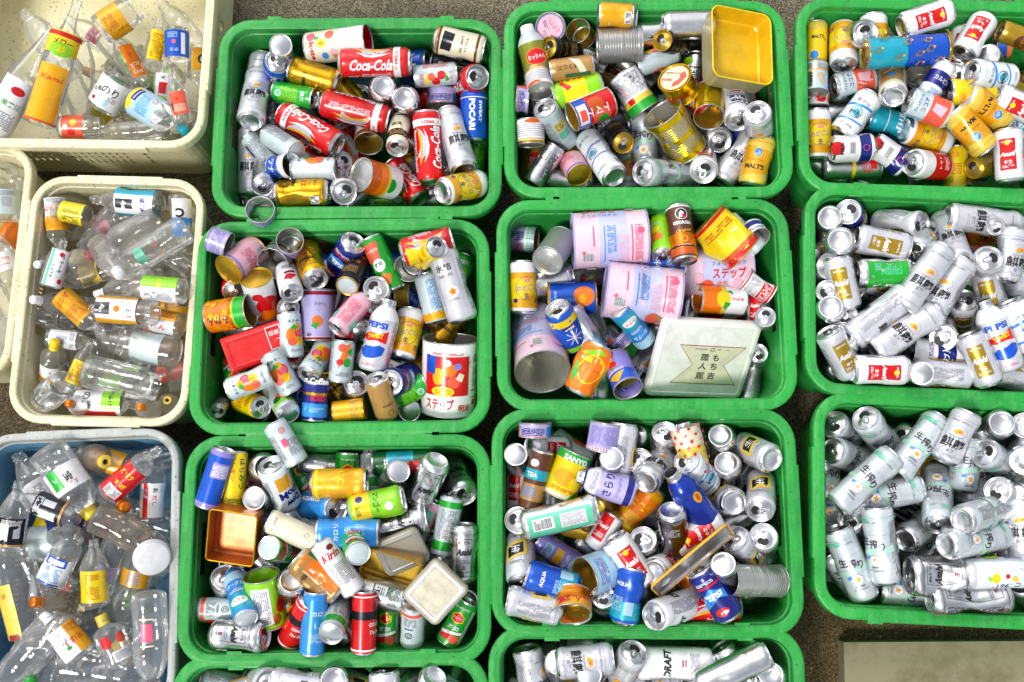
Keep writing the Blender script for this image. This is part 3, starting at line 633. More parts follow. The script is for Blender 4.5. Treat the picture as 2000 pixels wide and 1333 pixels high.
style('WB', 'K', 'pl', [('r', 4, 70, 30, 96, 'by'), ('r', 4, 44, 30, 66, 'mt'), ('v', -24, 20, 0, 112, 3, 'gy'), ('v', 6, 72, 28, 94, 3, 'dg'), ('e', 18, 28, 7, 7, 'pb'), ('v', -70, 20, -40, 110, 3, 'gy')], 'pale blue drink can with coloured panels', 'pale panelled can', 'soft_drink_can', 'drink can')
style('WYb', 'c3', 'pl', [W(10, 24, 'am'), ('v', -26, 34, 26, 104, 3.4, 'sb')] + [('e', x * 12, 24, 5, 5, 'am') for x in range(-8, 9)] + [('v', 50, 30, 100, 104, 3.4, 'gy')], 'pale can with scalloped yellow base', 'yellow-based pale can', 'soft_drink_can', 'drink can')
style('WGf', 'K', 'pl', [W(12, 26, 'lm', r2), ('e', 8, 40, 16, 13, 'o'), ('e', -8, 32, 10, 10, 'dg'), ('e', 8 + 83, 40, 16, 13, 'o')], 'pale can with orange and green base', 'orange-green based can', 'juice_can', 'juice can')
style('PK', 'c3', 'pl', [W(14, 58, 'pe')] + both([('t', 'アイスクリーム', 0, 84, 8, 'nb', 0, 44, 0, .05), ('t', 'ココア', 0, 70, 10, 'nb', 0, 34, 0, .05), ('p', [(-14, 26), (10, 20), (12, 50), (-6, 52)], 'pk'), ('f', -18, 96, 18, 102, 3, 'gy')], 33, sidep(33, 60, 96, 'sb', False)), 'white and salmon cocoa can', 'salmon cocoa can', 'cocoa_can', 'cocoa can', l=104)
style('WC', 'c3', 'w', [W(14, 40, 'nb'), ('e', 0, 94, 16, 16, 'r'), ('e', 104, 94, 16, 16, 'r')] + both([('bar', -14, 52, 14, 66), ('t', 'MILK', 0, 84, 8, 'k', 0, 30, 0, .07), ('ring', 0, 27, 8, 8, 1.4, 'hp')], 33), 'crumpled white can with red spot and navy end', 'navy-ended white can', 'soft_drink_can', 'drink can', l=100)
style('BSS', 'K', 'dg', [('r', -26, 14, 10, 50, 'r'), ('r', -26, 50, 10, 80, 'am'), ('r', 10, 40, 40, 100, 'tq')] + both([('t', 'BOSS', 0, 100, 10, 'w', 0, 36, 0, .08)], r2), 'colourful striped coffee can', 'colourful can', 'coffee_can', 'coffee can')
style('SY', 'K', 'al', [('r', -80, 60, 80, 68, 'y'), ('f', -20, 80, 20, 110, 4, 'r'), ('p', [(-10, 100), (10, 104), (12, 118), (-12, 116)], 'r')], 'silver can with yellow and red print', 'yellow-banded silver can', 'drink_can', 'drink can')
style('TC', 'c3', 'al', both([('t', 'STOUT', 0, 66, 9, 'k', 0, 34, 0, .06), ('p', [(-18, 50), (18, 50), (18, 54), (-18, 54)], 'r'), ('f', -16, 26, 16, 44, 3, 'gy')], 33, sidep(33, 26, 96)), 'silver can with red line', 'red-line silver can', 'drink_can', 'drink can')
# --- tins: typ T, d x l
def T(code, base, els, desc, short, d, l, opened=False, inner='si', end='si', rib=None, endart=None, name='food_tin', cat='food tin'):
    style(code, 'T', base, els, desc, short, name, cat, d=d, l=l, opened=opened, inner=inner, end=end, rib=rib, endart=endart)
T('t1', 'lv', [W(2, 4, 'hp'), ('f', -26, 6, 30, 22, 3.4, 'nb'), ('t', 'とろりん', 0, 14, 9, 'nb', 0, 40, 0, .04), ('r', 34, 4, 60, 24, 'sb'), ('p', [(-60, 4), (-40, 4), (-30, 24), (-50, 24)], 'pe')], 'short lavender tin', 'short lavender tin', 66, 30)
T('t1l', 'lv', [W(2, 4, 'hp'), ('f', -26, 6, 30, 30, 3.4, 'nb')], 'closed lavender tin with printed lid', 'printed lavender tin', 70, 42, endart=[('e', 0, 0, 31, 31, 'pk'), ('ring', 0, 0, 31, 31, 2, 'lv2'), ('t', 'つぶより', -2, 8, 11, 'hp', 20, 40, 0, .03), ('f', -20, -14, 4, -4, 3, 'nb'), ('e', 20, -4, 3, 3, 'hp'), ('f', 2, -20, 18, -12, 3, 'gy')])
T('t1g', 'lv', [W(36, 52, 'w')] + [('r', x * 6, 40, x * 6 + 3.4, 54, 'mt') for x in range(-16, 17)] + [('v', -30, 6, -8, 34, 4, 'nb'), ('f', -4, 10, 26, 32, 3, 'hp')], 'opened lavender tin with green checks', 'green-checked tin', 62, 60, opened=True, inner='dgd')
T('tLo', 'lv', [W(3, 5, 'lv2'), ('f', -30, 10, 30, 36, 4, 'lv2'), ('f', 60, 10, 90, 36, 4, 'hp')], 'opened short lavender tin', 'opened lavender tin', 64, 44, opened=True, inner='si')
T('tLp', 'lv', [W(4, 9, 'hp')] + [('r', x * 6, 4, x * 6 + 3, 10, 'w') for x in range(-16, 17)] + [('v', -30, 16, 30, 56, 4, 'lv2')], 'lavender tin with magenta dashed border', 'magenta-bordered tin', 70, 64)
T('tCo', 'gi', [], 'opened short gold tin', 'short gold tin', 56, 36, opened=True, inner='dgd')
T('tCa', 'w', [('p', [(-60, 6), (60, 6), (60, 96), (-60, 84)], 'cr')] + both([('t', 'lotte', 6, 22, 12, 'r', 0, 44, 0, .07), ('e', -10, 46, 11, 11, 'y'), ('t', '0', -10, 46, 10, 'o', 0, 7, 0, .08), ('e', 20, 50, 9, 8, 'sb'), ('e', -30, 66, 12, 11, 'pe'), ('e', 14, 72, 10, 9, 'pk'), ('p', [(-30, 30), (-18, 30), (-24, 44)], 'g'), ('e', -30, 20, 12, 10, 'hp'), ('t', '菓子', 30, 74, 12, 'o', 0, 26, 0, .06)], 36), 'opened candy tin with colourful dots', 'candy tin', 74, 150, opened=True, inner='r')
T('tOw', 'w', [W(50, 62, 'or2'), W(4, 12, 'gd'), ('f', -20, 20, 20, 44, 4, 'gy')], 'opened white tin with orange rim', 'white-orange tin', 68, 66, opened=True, inner='dgd')
T('tOt', 'o', [W(4, 30, 'do'), W(60, 98, 'w'), ('e', 0, 66, 18, 12, 'g'), W(52, 60, 'by')], 'orange and white closed tin', 'orange-white tin', 78, 98, end='si')
T('tBo', 'b', [('p', [(-80, 30), (80, 44), (80, 56), (-80, 60)], 'w'), ('t', 'ツナ', 0, 18, 16, 'w', 0, 34, 0, .07)], 'opened short blue and white tin', 'short blue tin', 56, 42, opened=True, inner='dgd')
T('t3', 'si', [], 'opened ribbed silver food tin', 'ribbed silver tin', 78, 108, opened=True, inner='si', rib=(12, 96, 'si'))
T('tG', 'yg', [], 'large opened ribbed gold tin', 'large gold tin', 99, 122, opened=True, inner='si', rib=(18, 104, 'yg'))
T('tGo', 'yg', [W(90, 92, 'dgd')], 'opened smooth gold tin', 'smooth gold tin', 70, 104, opened=True, inner='gi')
T('tGl', 'yg', [W(6, 14, 'dgd'), ('f', -30, 16, 30, 36, 4, 'r')], 'gold tin with red picture on lid', 'red-picture gold tin', 80, 60, end='gd', endart=[('e', 0, 0, 36, 36, 'cr'), ('ring', 0, 0, 36, 36, 2.4, 'gd'), ('p', [(-12, 26), (6, 30), (24, 10), (26, -8), (14, -4), (6, 12), (-8, 14)], 'pe'), ('t', 'SKIPJACK', -14, -2, 6, 'dgd', 70, 40, 0, .05), ('t', 'FLAKE', 0, -18, 6, 'r', 70, 24, 0, .05), ('f', -6, -32, 8, -28, 3, 'do')])
T('tWl', 'w', [W(0, 8, 'gd'), W(10, 13, 'am')] + [W(18 + 5 * i, 19.4 + 5 * i, 'gy') for i in range(6)] + [('e', 10, 52, 20, 5, 'do')], 'white tin with grey lines and gold band', 'grey-lined tin', 66, 60, end='si')
T('tTo', 'r', [W(70, 100, 'b'), ('e', -16, 40, 26, 24, 'pe'), ('e', 20, 50, 18, 20, 'do'), ('p', [(-30, 20), (-8, 30), (-14, 52), (-34, 44)], 'g'), ('r', -20, 74, 30, 98, 'w'), ('r', -10, 78, 16, 94, 'pe'), ('t', 'トマト', 4, 48, 20, 'w', 90, 52, 0, .1), ('r', 50, 0, 110, 100, 'w')], 'opened red tomato tin', 'red tomato tin', 68, 104, opened=True, inner='gi')
T('tWg', 'w', [W(2, 24, 'g', 38), W(24, 38, 'by', 38), ('r', -30, 26, -12, 40, 'r'), ('v', -30, 44, 30, 96, 3.4, 'gy'), ('bar', -8, 80, 14, 98), ('r', -34, 50, -22, 70, 'pk')], 'opened white tin with green band', 'green-banded tin', 76, 106, opened=True, inner='si', end='si')
T('tBF', 'b', [W(100, 190, 'tq', 36)] + [e for i in range(26) for e in (lambda a, b: [('ring', a, b, 7, 6, 2, 'gd'), ('e', a + 3, b - 8, 2.6, 2.6, 'am'), ('p', [(a - 8, b + 6), (a - 3, b + 12), (a + 2, b + 9), (a - 3, b + 6)], 'dgd')])(-100 + (i * 47) % 205, 14 + (i * 29) % 165)] + [W(0, 4, 'gd', 36)], 'long blue tin with gold floral pattern', 'floral blue tin', 72, 188, inner='gi', end='gd')
T('tBO', 'b', [W(24, 36, 'o')], 'blue and orange short tin', 'blue-orange tin', 68, 36, opened=True, inner='do')
T('tPk', 'pk', [W(6, 12, 'lv2')] + both([('f', -24, 30, 24, 60, 4, 'hp'), ('bar', -10, 70, 12, 88)], 36), 'pink and lavender closed tin', 'pink-lavender tin', 73, 96, end='gi')
T('tHt', 'w', [('e', -6, 50, 26, 26, 'r'), ('e', 20, 40, 18, 20, 'pe'), ('p', [(-40, 6), (10, 4), (30, 24), (-20, 40)], 'o'), W(2, 8, 'lv2'), ('e', -24, 78, 12, 10, 'r'), ('e', 90, 50, 26, 26, 'r')], 'white tin with red heart-shaped fruit', 'red-heart tin', 72, 110, end='gi')
T('tGy', 'si', [W(40, 44, 'dk')], 'opened grey tin with jagged rim', 'jagged grey tin', 76, 70, opened=True, inner='st')
T('tMk', 'or2', [W(72, 96, 'g', 36), W(68, 72, 'lm', 36), W(0, 60, 'o', 36)] + [('e', -90 + (i * 37) % 180, 8 + (i * 23) % 50, 7, 7, 'am') for i in range(18)] + [('t', 'みかん', 0, 34, 20, 'br', -90, 54, 0, .05), ('t', 'みかん', 110, 34, 20, 'br', -90, 54, 0, .05)], 'opened mandarin tin, orange with green band', 'orange mandarin tin', 72, 100, opened=True, inner='dgd')
T('tLm', 'lv', [W(0, 8, 'dr', 38), W(104, 112, 'dr', 38), W(8, 9, 'w', 38)] + both([('e', 16, 44, 12, 13, 'o'), ('p', [(2, 34), (14, 26), (20, 40), (8, 42)], 'g'), ('t', 'みかん', 22, 84, 9, 'gy', 0, 26), ('f', -8, 10, 4, 18, 2.6, 'k')], 37), 'lavender tin with dark red bands and orange', 'red-banded lavender tin', 75, 118, end='si')
def milk(r=63):
    e = [('t', 'ステップ', -2, 110, 24, 'r', 90, 76, 0, .07), ('t', 'フォローアップ', -24, 110, 9, 'sb', 90, 80, 0, .05), ('e', 26, 130, 14, 12, 'pk'), ('e', 30, 60, 18, 16, 'pe'), ('p', [(20, 44), (40, 40), (44, 60), (30, 50)], 'tn'), ('e', 8, 40, 12, 11, 'pk'), ('t', '牛乳', 22, 96, 12, 'o', 90, 26)]
    q = math.pi * r / 2
    s_ = []
    for sg in (-1, 1):
        c = sg * q
        s_ += [('r', c - 44, 100, c + 44, 102.5, 'sb'), ('r', c - 44, 38, c + 44, 41, 'hp'), ('r', c - 2, 124, c + 44, 127, 'hp'), ('v', c - 44, 16, c + 44, 34, 3.4, 'hp'), ('v', c - 44, 46, c + 20, 70, 3.4, 'pk'), ('v', c - 20, 76, c + 44, 96, 3.6, 'sb'), ('bar', c - 40, 126, c - 18, 152), ('e', c + 30, 20, 8, 8, 'hp'), ('e', c - 16, 148, 4, 4, 'hp')]
    return [W(0, 4, 'dr', r), W(50, 112, 'dlv', r)] + both(e, r, s_)
T('tM', 'lp', milk(), 'large pink and lavender milk powder tin', 'milk powder tin', 127, 170, opened=False, inner='si', end='lv', name='milk_powder_tin', cat='milk tin')
T('tMo', 'lp', milk() + [W(4, 58, 'dlv', 63)], 'large opened milk powder tin showing bright silver inside', 'opened milk tin', 127, 172, opened=True, inner='in2', name='milk_powder_tin', cat='milk tin')
def meiji(r=63):
    e = [('r', -60, 52, 46, 142, 'r'), ('e', 0, 112, 17, 15, 'o'), ('e', -26, 96, 13, 20, 'am'), ('e', 10, 84, 14, 14, 'pe'), ('e', -6, 128, 9, 8, 'w'), ('e', 18, 120, 9, 8, 'lv2'), ('p', [(14, 92), (28, 84), (34, 100), (22, 106)], 'cr'), ('p', [(-56, 104), (-34, 100), (-30, 140), (-56, 144)], 'b'), ('e', -14, 62, 26, 12, 'y'), ('f', -32, 56, 4, 68, 3.4, 'do'),
         ('t', 'ステップ', -22, 32, 26, 'r', 0, 66, 0, .1), ('t', '明治', 36, 24, 15, 'r', 0, 28, 0, .07), ('f', -46, 146, 30, 151, 3.2, 'r'), ('ring', 38, 128, 8, 8, 1.4, 'r')]
    q = math.pi * r / 2
    return both(e, r, [('v', q - 40, 70, q - 8, 120, 4, 'gy'), ('bar', q - 40, 124, q - 22, 146), ('r', q - 44, 60, q + 20, 62, 'r'), ('r', q - 44, 44, q + 20, 46, 'r'), ('r', q - 40, 28, q - 24, 40, 'do')])
T('tMj', 'w', meiji(), 'large opened white milk powder tin with red food picture', 'red-pictured milk tin', 127, 172, opened=True, inner='si', name='milk_powder_tin', cat='milk tin')
T('tRY', 'y', [W(96, 110, 'r'), W(2, 10, 'r'), ('f', -40, 20, 40, 40, 6, 'do'), ('p', [(-60, 90), (60, 84), (60, 96), (-60, 98)], 'do')], 'crushed yellow tin with red edges', 'crushed yellow tin', 96, 112, end='gi')
T('tBw', 'w', [('p', [(-60, 8), (60, 4), (60, 20), (-60, 24)], 'nb'), ('f', -40, 28, 40, 36, 4, 'nb')], 'opened short white and blue tin', 'short white-blue tin', 64, 42, opened=True, inner='st')
T('tWr', 'w', [W(2, 6, 'r', 26), W(64, 69, 'r', 26), ('r', -24, 40, 24, 62, 'r'), ('v', -20, 10, 24, 38, 3, 'gy'), ('f', -20, 44, 20, 60, 4, 'w')], 'small white tin with red stripes', 'red-striped tin', 52, 72, end='w')
T('tOl', 'w', [W(60, 108, 'o', 33), W(50, 62, 'by', 33)] + both([('e', 0, 60, 19, 17, 'y'), ('p', [(-26, 52), (-10, 42), (-6, 56), (-20, 60)], 'g'), ('p', [(10, 36), (22, 40), (18, 52)], 'g'), ('t', 'みかん', 0, 26, 8, 'r', 90, 30, 0, .05)], 33), 'opened orange tin with lemon picture', 'lemon-picture tin', 66, 112, opened=True, inner='or2')
T('tBm', 'b', [W(106, 112, 'tn', 37)] + both([('e', 6, 30, 24, 24, 'o'), ('e', 0, 34, 10, 9, 'am'), ('t', 'Mandarin', -2, 82, 11, 'sb', 90, 60, .2, .03), ('f', -26, 92, 20, 98, 3, 'pb')], 37), 'blue tin with large orange picture', 'blue orange-picture tin', 75, 112, end='gi')
T('tPu', 'lv2', [W(0, 5, 'gd', 33), W(60, 90, 'b', 33)] + both([('e', 0, 40, 11, 10, 'r'), ('p', [(-6, 46), (4, 54), (8, 48)], 'g'), ('p', [(-22, 66), (0, 92), (22, 70)], 'am'), ('f', -22, 56, 22, 62, 3, 'w')], 33), 'opened purple tin with red fruit', 'purple fruit tin', 66, 96, opened=True, inner='ol')
T('tSe', 'si', [], 'closed silver tin with embossed end', 'embossed silver tin', 70, 104, end='si')
T('tYs', 'y', [W(84, 104, 'g', 38), W(4, 12, 'cr', 38)] + both([('t', 'SANYO', 0, 90, 12, 'w', 0, 56, 0, .1), ('e', -10, 46, 26, 18, 'am'), ('e', 18, 40, 14, 14, 'y'), ('f', -30, 16, 30, 24, 4, 'do'), ('p', [(14, 4), (40, 4), (44, 30), (26, 20)], 'g')], 38), 'yellow fruit tin with green top', 'yellow fruit tin', 76, 104, end='si')
T('tLb', 'pb', [('f', -30, 26, 30, 50, 5, 'sb'), ('t', 'シーチキン', 0, 36, 10, 'hp', 0, 60, 0, .05), W(3, 6, 'sb')], 'opened pale blue tuna tin', 'pale blue tuna tin', 86, 62, opened=True, inner='dgd')
T('tOr', 'or2', [W(30, 50, 'am', 43), ('t', 'さんま', 0, 34, 16, 'r', 0, 60, 0, .08), ('e', 36, 36, 10, 8, 'r'), ('f', -60, 10, 60, 20, 4, 'gd')], 'opened wide orange-gold tin', 'orange-gold tin', 86, 50, opened=True, inner='gi')
T('tGr', 'lm', [W(0, 6, 'gd', 38), ('r', -32, 14, 8, 100, 'w'), ('v', -28, 48, 4, 94, 4, 'gy'), ('bar', -26, 16, 2, 34), ('ring', 0, 40, 4, 4, 1, 'k'), ('e', 32, 50, 12, 20, 'r'), ('e', 36, 92, 12, 10, 'pe')], 'opened lime green tin with white panel', 'lime green tin', 78, 116, opened=True, inner='gi')
T('tAm', 'am', [W(2, 5, 'dgd'), ('f', -30, 12, 30, 32, 6, 'tn')], 'amber-brown short tin', 'amber tin', 58, 66, end='gi')
T('tPl', 'w', [('e', 0, 14, 14, 10, 'r'), ('e', 30, 14, 12, 10, 'pe'), ('e', -40, 14, 14, 10, 'g')], 'short white tin with fruit pattern', 'short fruit tin', 66, 32, end='w')
T('tJc', 'pb', [W(50, 66, 'si', 29), W(46, 50, 'am', 29), ('r', -12, 4, 6, 44, 'al'), ('t', 'JUNGLE', -3, 24, 12, 'k', -90, 36, 0, .08), ('f', 8, 8, 30, 40, 4, 'am'), W(0, 4, 'pb', 29)], 'grey tin with dark vertical lettering', 'grey lettered tin', 58, 68, end='st')

# ------------------------------------------------------------------ container meshes
def can_meshes(code, d, l, lev, seed, cache={}):
    """-> (body mesh, top end mesh, bottom mesh or None, tab mesh or None)"""
    key = (code, d, l, lev, seed)
    if key in cache:
        return cache[key]
    s = ST[code]
    r = d / 2000; L = l / 1000
    typ = s['typ']
    base, end, inn = s['base'], s['end'], s['inner']
    B, T_, U, TAB = MB(), MB(), MB(), None
    nz = max(6, int(l / 9))
    if typ in ('c3', 'c5'):
        p = [(0, .009, end), (r * .45, .008, end), (r * .68, .004, end), (r * .72, .001, end), (r * .75, 0, end), (r * .80, .0012, end), (r * .93, .007, base), (r, .012, base)]
        z0, z1 = .012, L - .013
        p += [(r, z0 + (z1 - z0) * i / nz, base) for i in range(1, nz + 1)]
        p += [(r * .975, L - .009, base), (r * .88, L - .0045, 'al2'), (r * .855, L - .003, None)]
        B.lathe(p)
        T_.lathe([(r * .855, L - .0032, end), (r * .875, L - .001, end), (r * .86, L, end), (r * .83, L - .0005, end), (r * .805, L - .006, end), (r * .76, L - .0065, end), (r * .74, L - .0045, end), (0, L - .0042, None)])
        rl, zl = r * .74, L - .0042
    elif typ in ('k', 'K'):
        p = [(0, .002, 'pl' if R.random() < .35 else end), (r * .82, .002, end), (r * .90, .0035, end), (r * .92, 0, end), (r * .96, .0005, end), (r * .965, .003, 'al2'), (r * .97, .004, base), (r, .007, base)]
        z0, z1 = .007, L - .008
        p += [(r, z0 + (z1 - z0) * i / nz, base) for i in range(1, nz + 1)]
        p += [(r * .93, L - .004, 'al2'), (r * .925, L - .003, None)]
        B.lathe(p)
        T_.lathe([(r * .925, L - .0032, end), (r * .945, L - .001, end), (r * .93, L, end), (r * .90, L - .0005, end), (r * .88, L - .005, end), (r * .83, L - .0055, end), (r * .80, L - .004, end), (0, L - .0038, None)])
        rl, zl = r * .80, L - .0038
    elif typ == 'bc':
        nk = s['neck'] if isinstance(s['neck'], str) else base
        ls = L - .052
        p = [(0, .005, end), (r * .72, .003, end), (r * .78, 0, end), (r * .84, .001, base), (r * .97, .006, base), (r, .012, base)]
        p += [(r, .012 + (ls - .012) * i / nz, base) for i in range(1, nz + 1)]
        p += [(r * .985, ls + .006, nk), (r * .90, ls + .015, nk), (r * .70, ls + .027, nk), (r * .52, ls + .034, nk), (r * .50, ls + .036, None)]
        B.lathe(p)
        k = 'al' if code != 'BO' else 'w'
        T_.lathe([(r * .50, ls + .034, k), (r * .54, ls + .036, k), (r * .54, ls + .038, k), (r * .48, ls + .039, k), (r * .50, ls + .042, k), (r * .48, ls + .044, k), (r * .50, ls + .047, k), (r * .48, L - .001, k), (r * .46, L, 'w' if code == 'BO' else 'dk'), (r * .42, L - .001, 'hole' if code != 'BO' else 'w'), (r * .40, L - (.03 if code != 'BO' else .001), 'hole' if code != 'BO' else 'w'), (0, L - (.031 if code != 'BO' else .001), None)], 24)
        rl = 0
    else:
        op = s['opened']
        rib = s['rib']
        p = [(r, .0025, base)]
        if rib:
            z = .0025; rb0, rb1, rk = rib
            nr = max(2, int(l / 1.6))
            for i in range(1, nr):
                z = .0025 + (L - .005) * i / nr
                zz = z * 1000
                g = rb0 < zz < rb1 and not (l * .44 < zz < l * .52)
                p.append((r - (.0022 if g and (i // 2) % 2 else 0), z, base))
        else:
            p += [(r, .0025 + (L - .005) * i / nz, base) for i in range(1, nz)]
        p += [(r, L - .0025, None)]
        B.lathe(p)
        if op:
            B.lathe([(r * .985, L - .002, inn), (r * .985, L * .6, inn), (r * .98, L * .3, inn), (r * .98, .004, inn), (r * .7, .003, inn), (r * .66, .0045, inn), (0, .0045, None)])
            T_.lathe([(r * .985, L - .003, 'si'), (r * 1.02, L - .0028, 'si'), (r * 1.028, L - .001, 'si'), (r * 1.01, L, 'si'), (r * .975, L - .0005, 'si'), (r * .965, L - .004, None)])
            if code == 'tGy':
                T_.v = [(x * (1 - .05 * (i % 3 == 0)), y * (1 - .05 * (i % 3 == 0)), z) for i, (x, y, z) in enumerate(T_.v)]
            rl = 0
        else:
            T_.lathe([(r, L - .003, end), (r * 1.025, L - .0025, end), (r * 1.03, L - .001, end), (r * 1.01, L, end), (r * .96, L - .0008, end), (r * .945, L - .004, end), (r * .90, L - .0045, end), (r * .86, L - .003, end), (r * .80, L - .0035, end), (r * .76, L - .0025, end), (r * .58, L - .003, end), (r * .54, L - .0022, end), (0, L - .0022, None)])
            rl = 0
            if s['endart']:
                art_disc(T_, s['endart'], L - .0014)
        U.lathe([(0, .0022, end), (r * .52, .0022, end), (r * .56, .003, end), (r * .76, .0025, end), (r * .80, .0035, end), (r * .90, .0045, end), (r * .945, .004, end), (r * .96, .0008, end), (r * 1.01, 0, end), (r * 1.03, .001, end), (r * 1.025, .0025, end), (r, .003, None)])
    art_wrap(B, s['els'], d / 2, seed=hash(code) % 97 if False else len(code) * 7)
    if rl:                                   # opened mouth and pull tab
        q = random.Random(seed * 31 + len(code))
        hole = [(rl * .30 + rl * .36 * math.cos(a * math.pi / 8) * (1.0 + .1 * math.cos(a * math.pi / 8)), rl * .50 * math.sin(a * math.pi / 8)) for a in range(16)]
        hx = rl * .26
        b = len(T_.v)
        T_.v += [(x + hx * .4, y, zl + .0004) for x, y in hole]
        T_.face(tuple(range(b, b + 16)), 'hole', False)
        for sc, zz in ((.34, .0007), (.30, .0010)):
            pass
        TAB = MB()
        tx = -rl * .22
        n = 18
        a0 = q.uniform(-.1, .1)
        rings = []
        for (sx, sy, z) in ((.46, .31, .0012), (.46, .31, .0024), (.27, .17, .0024), (.27, .17, .0012)):
            rings.append([len(TAB.v) + i for i in range(n)])
            for i in range(n):
                t = 2 * math.pi * i / n
                x = tx + rl * sx * math.cos(t); y = rl * sy * math.sin(t)
                TAB.v.append((x * math.cos(a0) - y * math.sin(a0), x * math.sin(a0) + y * math.cos(a0), zl + z + max(0, tx + rl * .1 - x) * .12))
        for ra, rb in ((0, 1), (1, 2), (2, 3)):
            for i in range(n):
                j = (i + 1) % n
                TAB.face((rings[ra][i], rings[ra][j], rings[rb][j], rings[rb][i]), 'al2', False)
        TAB.lathe([(0, zl + .0032, 'al'), (rl * .10, zl + .003, 'al'), (rl * .12, zl, None)], 10)
        TAB.box(-rl * .02, -rl * .16, zl + .0012, rl * .17, rl * .16, zl + .0026, 'al2')
    for m in (B, T_, U):
        m.v = dent(m.v, lev, seed, r, L)
    if TAB and lev == 2:
        TAB.v = dent(TAB.v, 2, seed, r, L)
    out = (B.mesh('body'), T_.mesh('end'), U.mesh('base') if U.v else None, TAB.mesh('tab') if TAB else None)
    cache[key] = out
    return out

# ------------------------------------------------------------------ bottles
GLASSES = {'p': PET, 'g': GLASS, 'b': BROWN, 'f': FROST}
BOT = {  # profile as (radius fraction, height fraction)
 'pet': [(.0, .02), (.55, .012), (.80, 0), (.93, .012), (1, .04), (1, .30), (.95, .32), (1, .34), (1, .58), (.95, .60), (1, .63), (.96, .70), (.78, .80), (.52, .87), (.40, .90), (.37, .925), (.46, .93), (.46, .945), (.37, .95), (.37, 1)],
 'rib': [(.0, .02), (.8, 0), (.97, .02), (1, .05), (.95, .09), (1, .13), (.95, .17), (1, .21), (.95, .25), (1, .29), (.95, .33), (1, .37), (1, .62), (.94, .70), (.72, .80), (.48, .88), (.38, .92), (.45, .93), (.45, .945), (.37, .95), (.37, 1)],
 'jar': [(.0, .03), (.7, .02), (.85, 0), (.97, .02), (1, .08), (1, .74), (.97, .80), (.86, .86), (.80, .88), (.84, .90), (.80, .92), (.84, .94), (.80, .96), (.82, 1)],
 'sq': [(.0, .02), (.85, 0), (1, .03), (1, .66), (.92, .72), (.6, .78), (.36, .82), (.34, .9), (.42, .905), (.42, .925), (.34, .93), (.34, 1)],
 'wine': [(.0, .03), (.7, .0), (.96, .01), (1, .04), (1, .48), (.94, .56), (.66, .68), (.42, .78), (.30, .88), (.27, .94), (.32, .945), (.32, .97), (.28, .975), (.28, 1)],
 'sauce': [(.0, .02), (.8, 0), (.98, .02), (1, .06), (.92, .16), (.9, .3), (1, .42), (1, .58), (.86, .68), (.6, .78), (.36, .86), (.32, .9), (.4, .905), (.4, .92), (.32, .93), (.32, 1)],
}
def bottle_mesh(kind, g, d, l, lev, seed, cache={}):
    key = (kind, g, d, l, lev, seed)
    if key not in cache:
        m = MB()
        r, L = d / 2000, l / 1000
        pr = BOT[kind]
        p = []
        for (a, b), (a2, b2) in zip(pr, pr[1:]):
            n = max(1, int((b2 - b) * l / 12))
            p += [(r * (a + (a2 - a) * i / n), L * (b + (b2 - b) * i / n), 'x') for i in range(n)]
        p.append((r * pr[-1][0], L, None))
        m.lathe(p, 28)
        m.v = dent(m.v, lev, seed, r, L)
        cache[key] = m.mesh('bottle', lambda k: GLASSES[g])
    return cache[key]
def label_mesh(els, d, l, y0, y1, a0, a1, bg_, lev, seed):
    """a paper or film label on a bottle: a partial band with print; angles in degrees about the front"""
    m = MB()
    r = d / 2
    x0, x1 = rad(a0) * r, rad(a1) * r
    e = [('r', x0, l * y0, x1, l * y1, bg_)] if bg_ else []
    cx, cy, h = (x0 + x1) / 2, l * (y0 + y1) / 2, l * (y1 - y0)
    for q in els:
        t = q[0]
        if t == 't':
            e.append(('t', q[1], cx + q[2], cy + q[3] * h, q[4], q[5]) + tuple(q[6:]))
        elif t in ('e',):
            e.append(('e', cx + q[1], cy + q[2] * h, q[3], q[4], q[5]))
        elif t in ('r',):
            e.append(('r', cx + q[1], cy + q[2] * h, cx + q[3], cy + q[4] * h, q[5]))
        elif t in ('f', 'v'):
            e.append((t, cx + q[1], cy + q[2] * h, cx + q[3], cy + q[4] * h, q[5], q[6]))
    art_wrap(m, e, r, 0.5, seed)
    m.v = dent(m.v, lev, seed, d / 2000, l / 1000)
    return m.mesh('label')
def cap_mesh(col, r, L, ring=False, h=.02, cache={}):
    key = (col, round(r, 4), round(L, 4), ring, h)
    if key in cache:
        return cache[key]
    m = MB()
    z0 = L - h + .003
    if ring:
        m.lathe([(r * .6, L + .004, col), (r * 1.25, L + .006, col), (r * 1.35, L + .002, col), (r * 1.3, z0, col), (r * 1.0, z0, None)], 24)
        m.lathe([(r * .6, L + .004, col), (r * .55, L - .01, 'hole'), (0, L - .01, None)], 24)
    else:
        m.lathe([(r * 1.12, z0 - .004, col), (r * 1.22, z0 - .004, col), (r * 1.22, z0, col), (r * 1.15, z0 + .0005, col)] + [(r * (1.18 if i % 2 else 1.14), z0 + .0005 + i * .003, col) for i in range(1, int(h / .003))] + [(r * 1.15, L + .002, col), (r * 1.02, L + .0045, col), (0, L + .005, None)], 24)
    cache[key] = m.mesh('cap')
    return cache[key]

